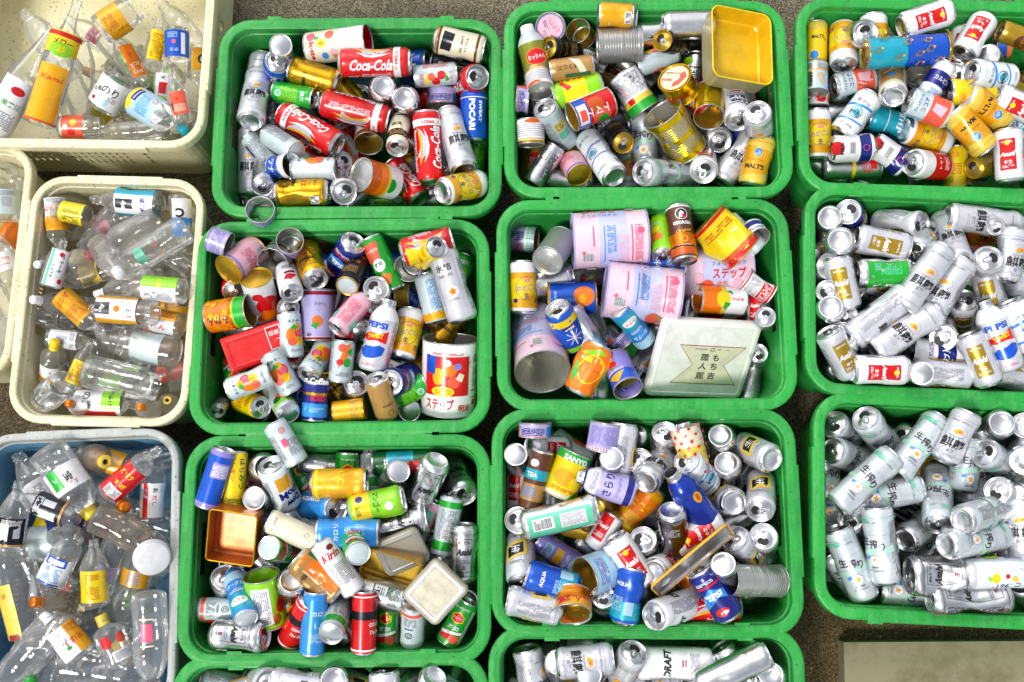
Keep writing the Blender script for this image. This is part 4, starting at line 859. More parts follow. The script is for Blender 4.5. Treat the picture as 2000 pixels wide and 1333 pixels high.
# ------------------------------------------------------------------ crates (rounded rectangle lofts)
def ring_pts(a, b, r, ys=(), xs=(), nc=7):
    """rounded rectangle half sizes a,b; returns list of (x,y,side) going anticlockwise from the +x side; ys/xs: extra stations as fractions of the straight part"""
    pts = []
    def corner(cx, cy, t0):
        for i in range(nc + 1):
            t = t0 + math.pi / 2 * i / nc
            pts.append((cx + r * math.cos(t), cy + r * math.sin(t), 'c'))
    sy, sx = b - r, a - r
    pts += [(a, f * sy, 'E') for f in ys]
    corner(a - r, b - r, 0)
    pts += [(-f * sx, b, 'N') for f in xs]
    corner(-(a - r), b - r, math.pi / 2)
    pts += [(-a, -f * sy, 'W') for f in ys]
    corner(-(a - r), -(b - r), math.pi)
    pts += [(f * sx, -b, 'S') for f in xs]
    corner(a - r, -(b - r), 1.5 * math.pi)
    return pts
def loft(levels, a, b, r, ys, xs, getkey, skip=None, cap=None, bulge=None):
    """levels: (offset, z); getkey(level index) material; skip(level i, column point) -> leave the face out"""
    m = MB()
    rows = []
    for li, (off, z) in enumerate(levels):
        base = len(m.v)
        pts = ring_pts(a + off, b + off, max(.004, r + off), ys, xs)
        out = []
        for x, y, sd in pts:
            if bulge:
                x, y = bulge(li, x, y, sd)
            out.append((x, y, z))
        m.v += out
        rows.append((base, pts))
    n = len(rows[0][1])
    for i in range(len(rows) - 1):
        for j in range(n):
            k = (j + 1) % n
            if skip and skip(i, rows[i][1][j], rows[i][1][k]):
                continue
            m.face((rows[i][0] + j, rows[i][0] + k, rows[i + 1][0] + k, rows[i + 1][0] + j), getkey, False)
    if cap is not None:
        for c in cap:
            m.face(tuple(rows[c][0] + j for j in range(n)), getkey, False)
    return m
PLASTIC = {}
def plastic(name, hexc, tint, hexb=None):
    m = mat(name, hexc, 0, .42, tint=tint, scale=9, bump=.12, spec=.4)
    n, l = m.node_tree.nodes, m.node_tree.links
    # scuffed, chalky patches and fine dirt specks
    b = n['Principled BSDF']
    old = b.inputs['Base Color'].links[0].from_socket
    tc = n.new('ShaderNodeTexCoord')
    nz = n.new('ShaderNodeTexNoise'); nz.inputs['Scale'].default_value = 160; nz.inputs['Detail'].default_value = 4
    l.new(tc.outputs['Object'], nz.inputs['Vector'])
    rp = n.new('ShaderNodeMapRange'); rp.inputs[1].default_value = .62; rp.inputs[2].default_value = .70
    l.new(nz.outputs[0], rp.inputs[0])
    mx = n.new('ShaderNodeMix'); mx.data_type = 'RGBA'
    l.new(rp.outputs[0], mx.inputs[0]); l.new(old, mx.inputs[6])
    mx.inputs[7].default_value = (*lin(hexb or '#5a5238'), 1)
    n2 = n.new('ShaderNodeTexNoise'); n2.inputs['Scale'].default_value = 45; n2.inputs['Detail'].default_value = 8; n2.inputs['Roughness'].default_value = .8
    mp = n.new('ShaderNodeMapping'); mp.inputs['Scale'].default_value = (1, .25, 1)
    l.new(tc.outputs['Object'], mp.inputs[0]); l.new(mp.outputs[0], n2.inputs['Vector'])
    r2_ = n.new('ShaderNodeMapRange'); r2_.inputs[1].default_value = .47; r2_.inputs[2].default_value = .72; r2_.inputs[4].default_value = .6
    l.new(n2.outputs[0], r2_.inputs[0])
    m3 = n.new('ShaderNodeMix'); m3.data_type = 'RGBA'
    l.new(r2_.outputs[0], m3.inputs[0]); l.new(mx.outputs[2], m3.inputs[6])
    m3.inputs[7].default_value = (*[min(1, x * 1.05 + .09) for x in lin(hexc)], 1)
    l.new(m3.outputs[2], b.inputs['Base Color'])
    return m
def crate_mesh(a, b, H, rimw, slots, m):
    r = .078
    ys = sorted(set([-.98, -.72, -.7195, -.5, -.34, -.17, 0, .17, .34, .5, .7195, .72, .98] + ([-.45 + i * .9 / 36 for i in range(37)] if slots else [])))
    xs = [-.98, -.80, -.7995, -.6, -.4, -.2, 0, .2, .4, .6, .7995, .80, .98] if not slots else sorted(set([-.98, -.80, -.7995, .7995, .80, .98] + [-.7 + i * 1.4 / 44 for i in range(45)]))
    fr = (-.345, .345)
    def bulge(n0, amt):
        def f(li, x, y, sd):
            if li in n0:
                if sd in 'EW' and abs(y) <= .7196 * (b - r) + 1e-6 and abs(y) < .7198 * (b - r):
                    x += amt * (1 if x > 0 else -1)
                if sd in 'NS' and abs(x) < .7998 * (a - r):
                    y += amt * (1 if y > 0 else -1)
            return x, y
        return f
    # rim: hanging skirt, rounded top, inner lip
    lv = [(-.006, -.030), (-.001, -.030), (0, -.006), (-.0015, -.002), (-.005, 0), (-rimw * .45, .0008), (-rimw + .004, 0), (-rimw + .001, -.002), (-rimw, -.006), (-rimw - .001, -.020), (-rimw - .004, -.022)]
    rim = loft(lv, a, b, r, ys, xs, 'p', bulge=bulge((0, 1, 2, 3), .0035))
    # basket: inner wall down, floor; outer wall
    t = -rimw - .003
    zs = [-.022, -.045, -.078, -.10, -.112, -.124, -.136, -.148, -.175, -H + .012]
    tp = .012 / H
    inner = [(t + z * tp - .0, z) for z in zs] + [(t - H * tp - .010, -H + .006)]
    def skip(i, p, q):
        if i == 1 and p[2] == q[2] and p[2] in 'EW' and max(abs(p[1]), abs(q[1])) < .36 * (b - r) + .004:
            return True                      # hand hole
        if slots and p[2] == q[2]:
            f = (p[1] / (b - r)) if p[2] in 'EW' else (p[0] / (a - r))
            if p[2] in 'EW':
                idx = round((min(p[1], q[1]) / (b - r) + .45) / .025)
                ok = abs(f) < .44
            else:
                idx = round((min(p[0], q[0]) / (a - r) + .7) / (1.4 / 44))
                ok = abs(f) < .69
            return ok and idx % 2 == 0 and i in (3, 5, 7) and not 14 < idx % 22 < 20
        return False
    basket = loft(inner, a, b, r, ys, xs, 'p', skip=skip, cap=(len(inner) - 1,))
    outer = [(x + .003, z) for x, z in inner[:-1]] + [(t - H * tp - .005, -H)]
    ob = loft(outer, a, b, r, ys, xs, 'p', skip=skip, cap=(len(outer) - 1,))
    o = len(basket.v)
    basket.v += ob.v
    for f in ob.f:
        basket.face(tuple(o + i for i in f), 'p', False)
    # frame round each hand hole so that the wall reads as having thickness
    gm = lambda k: m
    ra, rb_ = rim.mesh('rim', gm), basket.mesh('basket', gm)
    return ra, rb_
def inner_half(cr, z):
    """half sizes of the crate's inside at height z above the ground"""
    dz = z - cr['z']
    off = -cr['rimw'] - .003 + min(0, dz) * .012 / cr['H']
    return cr['a'] + off, cr['b'] + off

# ------------------------------------------------------------------ the crates: outer rim corners as seen in the photograph (source pixels)
GREEN = plastic('green_plastic', '#259a3c', '#168032', '#3d4a26')
CREAM = plastic('cream_plastic', '#e4ddb8', '#cfc69a', '#8a7b45')
BLUE = plastic('blue_plastic', '#79b4d8', '#5d9fca', '#33485a')
BLUER = plastic('grey_blue_plastic', '#b3b8b4', '#a2a8a6', '#5c5a4c')
CR_ = {}
def crate(code, name, x0, y0, x1, y1, x2, y2, x3, y3, z=RIM, H=.25, colour='green', label='', rimw=.026, slots=False, a=.3333, b=.2439, fit='b', floor=-.180):
    """corner pixels: top-left, top-right, bottom-right, bottom-left of the square-cornered outline"""
    P = [at_z(x, y, z) for x, y in ((x0, y0), (x1, y1), (x2, y2), (x3, y3))]
    c = sum(P) / 4
    u = (P[1] - P[0]) + (P[2] - P[3]); v = (P[0] - P[3]) + (P[1] - P[2])
    ang = math.atan2(u[1], u[0]) * .6 + (math.atan2(v[1], v[0]) - math.pi / 2) * .4
    aa, bb = np.linalg.norm(u) / 4, np.linalg.norm(v) / 4
    if fit == 'free':
        a, b = aa, bb
    CR_[code] = dict(c=c, ang=ang, a=a, b=b, z=z, H=H, colour=colour, rimw=rimw, slots=slots, name=name, label=label, floor=floor, meas=(aa, bb))
G = 'green'
crate('B1', 'top left green crate', 427, 37, 979, 37, 980, 423, 412, 423, label='green crate of mixed cans below the pavement gap, holding several tall red cola cans')
crate('C1', 'green crate with yellow box', 983, 2, 1532, 0, 1550, 386, 989, 386, label='green crate holding the big yellow box lid and large gold tin')
crate('D1', 'green crate with floral tin', 1541, -6, 2105, 14, 2150, 396, 1555, 362, label='green crate holding the long blue floral tin and yellow beer cans')
crate('B2', 'green crate with red box', 388, 431, 944, 431, 962, 847, 370, 847, label='green crate holding the red box and the large white milk powder tin')
crate('C2', 'green crate with white lid', 962, 388, 1544, 386, 1566, 803, 968, 806, label='green crate holding three pink milk powder tins and a white square lid', floor=-.19)
crate('D2', 'green crate of gold-panel cans', 1557, 357, 2150, 385, 2178, 800, 1566, 763, label='green crate of silver beer cans with gold panels and one bottle-shaped cola can')
crate('B3', 'green crate with orange tin box', 362, 852, 957, 852, 960, 1299, 345, 1299, label='green crate holding the open orange tin box and loose square tin lids')
crate('C3', 'green crate with blue bottle can', 962, 803, 1550, 803, 1572, 1239, 962, 1241, label='green crate holding a shiny blue bottle-shaped can among silver beer cans')
crate('D3', 'green crate of star cans', 1578, 766, 2190, 797, 2222, 1234, 1578, 1200, label='green crate almost full of pale gold-star beer cans')
crate('B4', 'bottom left green crate', 340, 1291, 945, 1291, 962, 1752, 318, 1752, label='green crate cut off at the bottom edge beneath the orange tin box crate')
crate('C4', 'bottom middle green crate', 952, 1239, 1574, 1239, 1590, 1690, 950, 1690, label='green crate cut off at the bottom edge holding a tall shiny silver can')
crate('A1', 'top cream crate', -150, -190, 433, -170, 390, 298, -160, 272, z=.27, H=.27, colour='cream', label='tall cream crate of bottles with a visible slotted front, at the top', rimw=.018, slots=True, fit='free', floor=-.16)
crate('A0', 'cut-off cream crate', -290, 272, 78, 282, 6, 742, -360, 742, z=.25, H=.25, colour='cream', label='cream crate with only its rounded rim and a few jars in the frame', rimw=.018, slots=True, fit='free', floor=-.17)
crate('A2', 'middle cream crate', 70, 343, 402, 348, 364, 834, 2, 826, z=.25, H=.25, colour='cream', label='speckled cream crate full of clear seasoning bottles, fully in the frame', rimw=.018, slots=True, fit='free', floor=-.17)
crate('A3', 'blue crate', -60, 843, 334, 843, 357, 1400, -60, 1400, z=.25, H=.25, colour='blue', label='blue crate with a grey rim full of clear plastic bottles', rimw=.017, slots=True, fit='free', floor=-.18)

# ------------------------------------------------------------------ crops used while measuring: origin x,y and source pixels per crop pixel
CROP = {'B1': (400, 20, .30754), 'C1': (960, 0, .3), 'D1': (1500, 0, .28506), 'B2': (360, 400, .34502), 'C2': (940, 370, .33007), 'D2': (1540, 350, .32999),
        'B3': (340, 820, .38485), 'C3': (950, 780, .41478), 'D3': (1560, 760, .42969), 'A1': (0, 0, .26253), 'A2': (0, 330, .38997), 'A3': (0, 820, .38501),
        'B4': (340, 1240, .32), 'C4': (950, 1220, .325), 'A0': (0, 330, .38997)}
# one container per line: style, top-end x y, bottom-end x y, which end is nearer the viewer (t b -), layer, then options r=roll d=.. l=.. x=dent level R=resting on the rim
ITEMS = {}
ITEMS['B1'] = '''
CB 235 215 300 290 - 0
SVk 485 290 483 222 b 2
tCa 1040 185 585 250 t 2
PBw 1420 205 1110 225 t 1
BC 1765 255 1470 185 - 2
K5 262 290 180 690 b 1
K5 350 410 292 715 b 2
K5 208 755 205 1180 - 1
PB 462 325 445 450 t 1
EB 545 375 855 470 - 1 r=150
GR 700 565 440 515 t 1
CC 1290 330 870 335 - 4 r=-8
CC 1160 695 755 590 - 3 r=80
CC 490 655 850 860 b 3 r=12 x=1
SV 1130 560 1133 485 b 1
SV 1290 640 1270 560 b 1
WR 990 535 985 610 t 0
NR 1590 400 1345 425 - 2
C3 1735 425 1620 470 t 1
PB 1712 530 1712 835 - 2 r=5
t1 1505 500 1505 610 - 1 d=72 l=40
CC 1405 655 1440 1095 - 3 r=14
K5 1540 650 1650 1020 b 2 r=20
BCk 1222 880 1245 700 t 2
tOw 1040 850 1040 740 t 1
tOt 1190 1100 990 1045 b 3
C3 1190 980 1370 1210 b 1 r=10
NG 1760 1115 1505 1180 b 3
EB 465 1165 785 1160 - 3 r=-120
NC 550 1010 835 1010 - 2 r=75
WB 400 790 580 905 b 2 r=160 l=110
WH 330 860 405 950 - 1
SVk 370 1120 378 1000 t 1
tBo 520 990 440 1005 t 1
SV 885 1170 865 1090 t 2
tLo 350 1265 365 1310 t 4 R l=42 d=64
C3 560 890 760 950 - 0
CC 880 760 1000 1000 - 0 r=30
K3 430 620 440 760 - 0
SVk 870 965 860 1010 t 1
AQ 1480 330 1290 320 - 0 r=10
SV 1700 1000 1620 1050 - 0
SVk 330 1210 420 1190 - 0
GR 1050 1215 1250 1205 - 0 r=180
BK3 1500 270 1680 310 - 0
GR 1720 1000 1745 850 - 0 r=180
EB 1000 640 850 480 - 0 r=90
SVk 700 660 640 700 - 0
SVk 1000 1180 950 1240 - 0
'''
ITEMS['C1'] = '''
t1l 383 178 388 205 t 2
tCo 560 180 600 225 t 1 d=60 l=44
tLp 600 170 640 300 - 0
YO 925 105 690 98 - 3 r=10
t3 680 300 985 290 - 2 d=84 l=104
SV 950 180 1110 170 - 1
SV 1190 170 1370 165 - 1
BO 212 185 320 600 - 1 r=10
tWl 325 600 300 480 t 2 d=64 l=58
tWl 250 790 255 945 - 2
BO 240 900 228 1200 - 0
BK 365 310 545 345 t 2
BG 395 465 645 430 - 2 r=10
GY 400 640 715 545 - 1 r=60 x=1
tTo 520 765 800 650 t 2 r=-20
tWg 855 490 1005 720 - 2
tGl 1190 505 1245 610 t 3
tG 1110 735 1275 985 t 3
tGo 1415 765 1420 600 t 2
SB 1605 790 1555 590 t 2
C3 1735 690 1700 580 - 1
K3 1775 730 1785 900 t 3 r=180
AR 1485 920 1430 850 t 1
K5 1735 860 1530 1150 - 2 r=15
ML 1795 950 1745 1165 - 2
AR 1382 1120 1375 1030 t 2
S5 980 1120 1270 1150 t 2 r=70
S3 985 790 1010 1035 - 1
BK3 650 870 895 780 - 1 l=88
BK 860 935 790 850 t 1
MW5 620 900 805 1160 b 2
tPk 520 1050 575 1145 b 2 d=60 l=62
SVb 415 965 270 1195 - 2 r=-30
WB 345 700 490 930 t 2 d=60
t1 218 655 140 650 - 1 d=64
BK 1110 265 1230 310 t 2
BK 1265 380 1350 450 - 0
NC 1150 360 1000 420 - 1 r=100
tSe 1000 520 900 430 - 0
NR 1235 690 1180 690 - 0
NC 880 1010 885 1180 - 0
GC 730 475 800 520 - 0 r=30
CB 1200 400 1180 350 - 0
SVd 1330 250 1180 300 - 0
SVk 560 330 700 420 - 0
SV 430 1170 560 1190 - 0
GB 1330 430 1310 600 - 0
K3 1150 1100 1300 1160 - 0
WH 1600 1150 1680 1100 - 0 r=150
C3 1250 560 1330 640 - 0
EB 370 830 440 940 - 0
SVd 290 640 330 760 - 0
'''
ITEMS['D1'] = '''
ML5 330 95 325 390 - 2 r=8
tJc 325 425 325 640 b 2 d=58 l=72 up=t
tPl 330 660 328 710 - 1 d=62
NG 335 755 335 1105 - 2
NG 520 455 512 175 t 2
SV 665 60 560 85 t 4
NG 440 130 580 110 - 1
K3 770 90 855 200 - 1
NG 720 150 725 300 - 1
AR 1225 80 925 185 - 4 r=5
AR 1330 170 1290 330 - 1
AR 1335 365 1490 115 t 2
tBF 650 375 1225 335 - 3 r=0
tBO 1660 300 1560 310 t 1
GC 1700 250 1754 270 - 1
SVk 1540 430 1510 380 b 1
MW 1385 500 1670 540 t 4
SVk 1260 440 1180 420 - 0
SV 1275 520 1340 525 t 1
GC 1700 590 1760 560 - 1
PK 455 600 725 535 - 1 r=15
MLw 850 500 862 665 b 2
tBw 1040 505 1045 585 t 1
CBw 1190 500 1095 650 - 1
PK 965 690 1235 800 - 3 r=10
MW 700 670 505 920 - 3 x=1
TQ 740 820 960 880 - 1
NG 1270 1010 930 885 b 2
ML 1480 1010 1280 780 - 3
ML 1640 830 1355 650 b 3
YL 1270 640 1500 640 - 1 d=66
AR 1650 700 1800 760 - 3
MW 1620 870 1800 880 - 1
AR 1640 900 1665 1240 - 3 r=-5
RD3 985 1115 1200 1150 t 3 r=20
YL 1290 1075 1285 1230 - 1
GC 1410 1155 1560 1115 t 2
WC 450 1020 705 1010 - 3 x=1 r=0
WC 745 1010 905 1120 - 2 x=1 r=10
SY 740 1150 410 1155 - 1
SV 345 1125 440 1180 - 0
CB 640 930 640 1000 - 0
BK3 450 870 440 760 - 0
SVd 1190 960 1290 980 - 0
BLf 1130 660 960 600 - 0
K3 1520 560 1600 680 - 0
K3 1480 180 1380 150 - 0
NG 900 1080 1180 1050 - 0
SVk 600 760 480 780 - 0
SVk 1530 1040 1480 1130 - 0
'''
ITEMS['B2'] = '''
tLo 600 135 605 175 t 4 d=60 l=50
tLo 240 225 160 195 - 4 d=58 l=46
tPk 405 225 250 345 b 2
C3 200 495 220 400 t 1
tHt 405 410 465 620 t 2
tGy 500 320 570 250 t 1
tMk 355 600 80 645 t 3
WR 610 505 575 370 t 3
EB 745 385 690 205 t 2 r=10
SVk 590 585 590 640 t 1
NC 590 615 612 860 - 3
NC 500 865 600 1045 - 3
NC 270 1045 475 960 - 3 r=0
tLm 755 475 755 775 - 2
PBr 960 190 850 360 t 2
BK 990 310 920 465 b 3
DMo 1075 230 1175 440 - 2
tLo 1262 362 1305 330 t 3 d=62 l=50
C3y 1490 205 1260 270 - 3
YL 1430 240 1340 310 t 4
CB 1150 220 1230 260 - 1
HK 1500 280 1615 640 - 3 d=70 x=1
WYb 1370 370 1450 690 - 2
SV 1085 475 1092 560 t 2
NCp 860 710 1015 530 t 3 l=100 r=100
PT 1165 530 1060 950 - 3
NG 1290 600 1220 880 b 2
tCo 1290 515 1200 515 t 1
tMj 1512 755 1495 1215 t 2 r=0
VC 905 765 880 1010 - 3 l=95
NC 700 965 800 800 t 2
CF 755 1015 738 1215 - 3 l=86
SV 975 1010 955 1090 t 1
BGp 1085 1010 1150 1220 t 3 r=20
PBr 1165 1010 1290 970 t 2
SVk 1280 1110 1275 1170 b 1
tAm 840 1185 1030 1160 - 3 d=50 l=72
GR 1230 1080 1290 1050 - 1 r=150
WGf 500 1050 590 1200 b 2 r=0
DM 215 1085 180 880 t 1 r=180
SVk 185 1165 220 1120 t 1 d=36 l=60
YL 435 1150 320 1110 t 1
CB 645 1030 640 1120 - 1
EB 850 1060 900 1110 - 0
WH 300 450 320 520 - 0
K3 290 690 400 680 - 0
C3 640 830 660 700 - 0
AR 640 870 700 890 - 0
MWn 1140 900 1100 880 - 0
C3 1380 640 1540 680 - 0
EB 1600 700 1640 640 - 0
GR 1600 300 1560 400 - 0
YL 880 540 900 600 - 0
SVd 900 420 860 560 - 0
SVd 560 220 640 240 - 0
BN 240 1080 290 1140 - 0
CB 1190 470 1290 540 - 0
YL 590 330 620 380 - 0
CBw 770 230 720 200 - 0
SV 1000 700 1180 720 - 0
'''
ITEMS['C2'] = '''
t1g 325 265 180 255 t 3
tSe 475 300 392 425 b 3
tM 530 285 985 260 - 2 r=78
tM 730 590 1170 640 - 3 r=-85
tMo 340 1085 310 800 t 2 r=120
tM 1500 470 1240 480 - 1 r=10
YG 1075 375 1055 165 t 2
MX 1160 85 1205 400 b 3 d=58
tRY 1540 330 1345 155 - 3 x=2 r=5
WH 1500 130 1580 200 - 1
tBw 1645 290 1600 230 t 2 d=52
tWr 1745 625 1595 530 - 4 d=50 r=10
tOl 1275 650 1580 665 t 3
ARk 1640 620 1640 780 - 1
SVk 1730 755 1720 780 t 4 d=48 l=70
SVk 1665 970 1650 1010 t 2 d=48 l=60
NG 230 430 230 735 - 2 r=15
tBm 390 650 680 640 - 2
BF 445 700 565 930 t 4 x=1
SV 560 780 650 920 - 3 x=2
WH 650 750 690 860 - 1
YK 960 880 805 705 b 3 r=0 up=t l=110
t1 800 860 870 930 - 2 d=58
t1 720 900 800 930 - 1 d=58 r=90
OR 690 960 580 1190 - 3 x=2
tPu 870 1185 790 1010 t 3
CB 1010 450 1130 455 - 1
NR 530 540 670 510 - 0
AR 170 800 200 740 - 0
C3 1570 770 1700 700 - 0
WH 300 600 480 590 - 0
SVd 1180 500 1100 440 - 0
SV 460 530 330 560 - 0
K3 740 900 620 960 - 0
SV 700 1140 690 1220 - 0
SV 1220 700 1200 780 - 0
SVk 1280 150 1250 260 - 0
SVk 1590 1180 1600 1090 - 0
K3 980 1020 930 1100 - 0
CB 1060 560 980 440 - 0
'''
ITEMS['D2'] = '''
SV 195 310 205 225 b 1
SV 300 440 305 360 b 2
BY 352 165 395 240 t 1
AG 790 230 515 220 t 2 r=50
AG 695 410 405 350 - 2 r=5
K5 905 120 1008 385 b 3
K5 1275 215 1010 180 - 2 r=0
SVk 1225 285 1275 340 t 2 d=40
K3 1330 305 1280 600 - 2 r=40
tMk 1190 300 1080 420 - 1 l=80
SVk 1370 285 1394 340 t 1
K3 755 440 830 310 t 1
K5 870 480 720 700 - 4 r=10
K5 1000 550 845 790 - 3 r=-20
K3 1190 470 1090 570 t 2 r=100
AG 1040 715 1020 890 t 1
AG 140 515 280 500 t 1
AG 285 470 350 770 - 2
GS 430 560 690 550 - 2
SVk 165 660 235 690 t 1
SV 215 840 210 755 b 2
SV 335 815 320 900 t 1
AG 140 895 285 1160 t 4 r=15
MWn 320 915 345 1060 t 3
K5 665 710 405 915 - 3 r=80
K5 820 825 560 985 - 3 r=0
tMk 430 980 510 1000 - 0
AR 695 1130 380 1130 - 3 r=12
SVk 745 1140 790 1150 b 3
AG 790 1150 1040 1170 - 2 r=90
SV 915 945 900 870 t 2
MWn 800 1020 960 1030 - 1
AG 1070 935 1190 1220 - 3 r=0
PT 1145 705 1320 1140 - 3 r=10
AG 1180 620 1215 760 - 1
MW 1330 760 1440 980 - 3
AG 1270 1195 1430 1225 - 2 r=60
DM 1390 470 1400 560 - 0
BK3 1290 700 1290 620 - 0
K3 450 780 480 680 - 0
K3 550 690 480 640 - 0
AG 640 650 560 620 - 0
GR 730 520 660 560 - 0
K3 1350 900 1300 800 - 0
SVd 190 360 120 390 - 0
AG 200 440 260 430 - 0
K5 1390 400 1370 600 - 1
K3 1080 600 1180 640 - 0
BK3 860 840 800 860 - 0
EB 640 350 760 320 - 0
AG 160 590 120 560 - 0
SV 1380 1080 1330 1150 - 0
DM 440 990 520 1020 - 0
K3 680 1010 760 1040 - 0
SV 360 1110 300 1180 - 0
K3 1150 600 1060 560 - 0
'''
ITEMS['B3'] = '''
BU 235 155 160 390 - 5
YLb 318 90 298 385 - 4
WP 515 35 618 205 - 4 R
SV 400 200 470 200 b 1
DW 490 225 585 435 t 3 up=t
SVk 480 420 405 400 b 2
DM 600 210 685 330 - 1
SVk 690 200 820 210 - 1
DM 878 155 870 260 - 1
NCw 1000 145 995 335 - 1 r=0 l=86
OC 975 320 700 325 - 3 r=160
BSS 1085 220 1235 210 - 1
SVk 1080 320 1140 260 b 2
AD 1240 410 1335 205 b 3 x=1
AD 1480 380 1400 220 t 2
LG 1165 400 890 465 - 3
AQ 825 455 670 430 t 2
LB 740 575 1030 575 - 3 x=2 r=0 d=60
WB 620 480 760 550 - 1
CP 500 520 720 620 - 3
DM 600 670 480 650 b 3
K5 465 480 415 710 - 0 r=90
DM 900 600 935 680 b 3
BKc 665 720 810 850 - 3 x=2 d=76 r=-10
KR 770 660 890 830 - 4
GB 935 850 1180 920 - 3 r=0
AD 195 800 205 900 t 1
YK 310 785 365 1015 b 3 up=t
tGr 442 785 490 1030 t 2 r=0
SV 603 900 600 815 b 2
NCb 275 965 110 965 - 2 r=0
AD 460 1105 200 1090 t 2
RD 690 950 580 1165 t 3
LB 720 900 700 1165 - 3
NCw 860 900 795 1090 b 3
RD 966 945 960 1195 - 3 r=60
DM 1090 985 1085 1185 - 2
NCb 1205 1230 1210 1035 b 4 
DM 1500 975 1400 1170 - 3
SVk 1480 990 1495 920 b 1
NCw 1405 430 1365 640 - 3 r=0
tGy 1370 420 1370 480 t 1 d=56
AD 1490 535 1485 810 - 3
NCp 1290 470 1240 560 - 1
SVk 800 1110 830 1150 - 1
SV 1360 660 1370 760 - 0
SVk 640 220 700 210 - 0
C3 430 320 400 300 - 0
SVk 590 640 640 600 - 0
EB 830 1130 810 1160 - 0
NR 640 800 720 900 - 0
DM 640 460 700 500 - 0
tGo 570 1060 540 1100 - 0 d=60 l=80
SV 190 430 240 450 - 0
SV 520 1090 600 1110 - 0
AD 1120 560 1060 500 - 0
AD 1200 520 1100 540 - 1
K3 740 960 800 990 - 0
SVd 1440 400 1450 500 - 0
SV 1290 1100 1260 1180 - 0
WH 1040 1000 1060 1080 - 0
SVk 1180 260 1290 240 - 0
SVd 320 740 440 740 - 0
SVk 360 640 480 740 - 0
C3 560 940 590 900 - 0
K3 880 780 930 750 - 0
WH 960 200 900 170 - 0
'''
ITEMS['C3'] = '''
t1 230 110 228 172 - 3 d=70 l=32
tLp 565 60 542 200 - 3
NC 340 150 450 230 - 1 r=90
ARk 365 225 215 220 b 2 up=t
SVk 140 320 135 260 b 2
ARk 140 330 135 485 - 1
BN 255 290 210 475 - 2
tYs 420 260 340 445 - 2
SVk 590 340 590 278 b 3
GR 705 155 790 175 t 1
TC 840 140 845 280 t 2
DB 930 100 985 310 - 3 l=122
SV 1100 220 1100 135 b 2
SV 1130 390 1130 300 b 2
NK 1200 215 1350 285 b 2
NK 1290 530 1290 370 t 2 r=0
NK 1100 440 1165 490 b 2
SV 1335 645 1320 710 t 2
K3 845 270 745 390 b 3
SV 720 290 730 370 t 1
MW 940 290 1045 400 t 3
BB 868 345 1055 590 t 4
LVb 430 360 690 440 - 4 r=0
GS5 515 515 175 595 - 4 r=-10
OC 780 430 640 590 - 2
YL 540 460 580 520 - 1
ARk 595 555 515 690 - 3 l=86
SV 738 660 745 740 t 2
SVd 885 720 872 520 b 3
SV 130 570 190 560 t 1
NK 160 865 150 640 t 2
BLf 270 680 440 790 - 2
AR 625 690 720 835 - 3 r=5
AR 890 770 790 820 b 2 x=1
tLb 460 840 565 800 t 3
AQb 225 835 400 890 - 2 r=0
NK 140 985 290 1015 - 2 r=70
tOr 400 1035 400 935 t 3
SVk 550 975 560 1030 t 1
AQb 690 870 650 1075 - 3 r=-30
W5 785 1040 1010 955 t 2 r=90
PBr 1005 805 1150 1020 - 3
SVk 1125 850 1115 775 b 3
t3 1195 850 1435 855 t 3 d=70 l=138
NK 1165 655 1275 760 t 2
GB 1250 950 1310 1020 t 1
NK 640 130 620 280 - 1 r=90
NR 1060 290 1050 260 - 0
AR 970 640 1010 620 - 1
SVk 1240 590 1180 580 - 0
SVd 500 230 490 280 - 0
SVk 420 680 400 740 - 0
SV 480 700 560 760 - 0
GC 420 600 500 620 - 0
SVk 840 890 940 850 - 0
AG 760 240 720 220 - 0
NR 700 330 720 360 - 0
GR 640 350 650 330 - 0
AR 860 720 880 760 - 0
OC 980 960 1000 1010 - 0
C3 1050 1020 1080 1020 - 0
BK3 1160 400 1200 340 - 0
K3 820 420 860 450 - 0
SV 1140 580 1180 560 - 0
SVd 1210 690 1300 740 - 0
SV 620 860 640 920 - 0
K3 910 680 960 740 - 0
C3 300 900 200 920 - 0
'''
